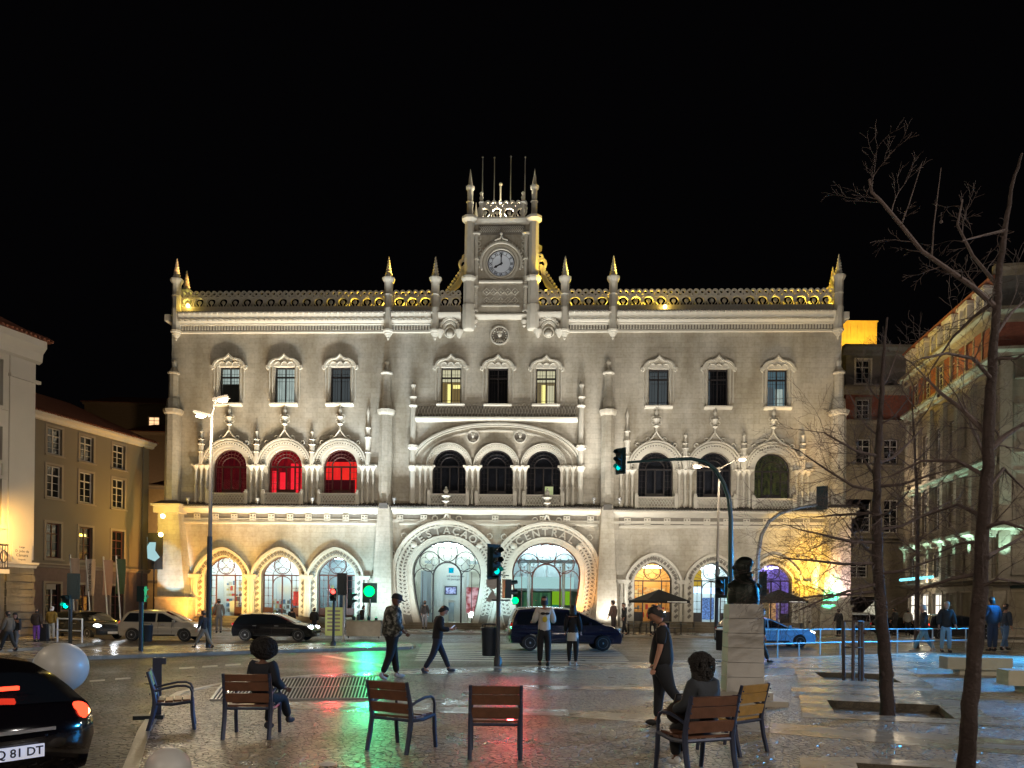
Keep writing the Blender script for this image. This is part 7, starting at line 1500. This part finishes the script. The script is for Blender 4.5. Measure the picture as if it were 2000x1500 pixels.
br = [([(1945, 600, 0), (1900, 560, -.1), (1850, 525, -.2), (1800, 490, -.3), (1760, 440, -.35), (1720, 392, -.4), (1702, 375, -.4), (1698, 350, -.4)], .029),
      ([(1940, 590, 0), (1900, 620, .2), (1860, 660, .5), (1820, 720, .7)], .022), ([(1950, 560, 0), (1900, 500, .3), (1870, 440, .6), (1880, 390, .8)], .022),
      ([(1962, 450, 0), (1920, 460, -.3), (1880, 470, -.5)], .016), ([(1760, 440, -.35), (1775, 400, -.35), (1800, 320, -.3)], .009, 1), ([(1820, 500, -.25), (1824, 440, -.25), (1838, 328, -.2)], .009, 1),
      ([(1930, 850, 0), (1880, 800, .2), (1840, 770, .5), (1810, 740, .6)], .03), ([(1926, 930, 0), (1870, 900, .2), (1800, 900, .4), (1740, 930, .5)], .024), ([(1922, 1010, 0), (1870, 985, .3), (1800, 1010, .6)], .026),
      ([(1915, 1120, 0), (1860, 1130, .2), (1800, 1150, .5), (1760, 1175, .6)], .024), ([(1930, 880, 0), (1965, 850, 0), (2010, 820, .1)], .04), ([(1925, 960, 0), (1960, 915, .2), (1975, 930, .4), (2005, 960, .5)], .022), ([(1918, 1090, 0), (1960, 1070, .3), (2010, 1040, .5)], .024), ([(1920, 1030, 0), (1960, 1020, -.2), (2010, 1035, -.4)], .028), ([(1910, 1150, 0), (1950, 1130, -.2), (2010, 1140, -.2)], .02),
      ([(1936, 740, 0), (1900, 700, -.3), (1850, 690, -.6), (1800, 700, -.8)], .022), ([(1940, 660, 0), (1975, 610, .2), (2010, 580, .3)], .024), ([(1940, 700, 0), (1985, 700, -.2), (2020, 680, -.3)], .02), ([(1920, 1060, 0), (1880, 1060, .5), (1830, 1080, .9)], .02), ([(1928, 900, 0), (1900, 840, .9), (1880, 780, 1.4)], .02)]
tree("large bare tree with a thick leaning trunk near the right edge", tr2, [.09, .082, .076, .072, .066, .058, .047, .036, .027, .019, .012], br, 9, 8.25, 10, 1.0, .8)
tr3 = [(1790, 1262), (1792, 1100), (1790, 950), (1785, 850), (1780, 760)]
br = [([(1790, y, 0), (1790+dx*.5, y-30, dz*.5), (1790+dx, y-75, dz)], .035) for y, dx, dz in ((1080, -70, 1), (1060, 80, -1), (1000, -90, -1), (980, 80, 1), (920, -80, 1), (900, 60, -1), (860, -60, 0), (830, 45, 1), (800, -45, 0), (790, 20, 0), (770, -25, 0), (1030, 0, -2), (940, 10, 2))]
tree("thin bare tree farther back, between the two trunks, by the railing", tr3, [.12, .1, .08, .05, .02], br, 21, G(1790, 1262).y, 0, 1.4, 1.7, 3)
lv = MB(); rl = random.Random(2)
for p in PIT:
    for i in range(110):
        a, b = rl.random(), rl.random(); q = (p[0].lerp(p[1], a)).lerp(p[3].lerp(p[2], a), b) if len(p) == 4 else p[0]; s_ = rl.uniform(.02, .05); an = rl.uniform(0, 6.28); z_ = -.225
        lv.add([(q.x+s_*math.cos(an+k), q.y+s_*math.sin(an+k), z_+rl.uniform(0, .015)) for k in (0, 1.2, 3.1, 4.4)], [(0, 1, 2, 3)])
for i in range(90):
    q = G(rl.uniform(1000, 2000), rl.uniform(1320, 1490)); s_ = rl.uniform(.012, .03); an = rl.uniform(0, 6.28)
    lv.add([(q.x+s_*math.cos(an+k), q.y+s_*math.sin(an+k), .016+rl.uniform(0, .006)) for k in (0, 1.2, 3.1, 4.4)], [(0, 1, 2, 3)])
lo = lv.build("fallen_leaves", mat("dead_leaves", (.16, .09, .03), .9, spec=.1, var=.6, scale=20), None, False, False); tag(lo, "dead leaves scattered in the tree pits and over the paving", "leaves"); lo["kind"] = "stuff"
# staked sapling
b0 = G(1668, 1322); t = thing("tree_stakes", "four dark stakes tied around a thin sapling in the farther tree pit", "tree stakes", (b0.x, b0.y, -.25)); D = b0.y
for i, (px, dy) in enumerate(((1648, 0), (1666, -.25), (1678, .12), (1684, -.05))):
    c = P(px, 1330, D+dy)-t.location; top_ = P(px+(-1, 1, 0, 0)[i], 1212, D+dy)-t.location; MB().tube([(c.x, dy, 0), (top_.x, dy, top_.z)], .045 if i != 2 else .03, 8).build("stake", m_bark, t, True)
for z in (1.05, 1.75): c0 = P(1648, 1300, D)-t.location; c1 = P(1684, 1300, D)-t.location; MB().tube([(c0.x, 0, z), (c0.x+.25, -.25, z), (c1.x, -.05, z), (c1.x, .1, z)], .02, 5).build("tie", m_bark, t, True)
# ------------------------------------------------------------------ turn queued lettering and bodies into meshes
def finalize():
    bpy.context.view_layer.update()
    dg = bpy.context.evaluated_depsgraph_get()
    for o, m, parent, mw in TEXTQ:
        me = bpy.data.meshes.new_from_object(o.evaluated_get(dg)); me.materials.clear(); me.materials.append(m)
        n = o.name; o.name = "x"; q = bpy.data.objects.new(n, me); COL.objects.link(q); q.parent = parent; q.matrix_local = mw
    for o, *_ in TEXTQ: bpy.data.objects.remove(o)
    for o, m, X in SKQ:
        me = bpy.data.meshes.new_from_object(o.evaluated_get(dg)); 
        if X:
            bm = bmesh.new(); bm.from_mesh(me); vs = [bm.verts.new(v) for v in X.v]
            for f in X.f:
                try: bm.faces.new([vs[i] for i in f])
                except ValueError: pass
            bmesh.ops.recalc_face_normals(bm, faces=bm.faces); bm.to_mesh(me); bm.free()
        me.materials.clear(); me.materials.append(m); me.polygons.foreach_set('use_smooth', [True]*len(me.polygons)); me.polygons.foreach_set('material_index', [0]*len(me.polygons))
        o.modifiers.clear(); o.data = me
finalize()
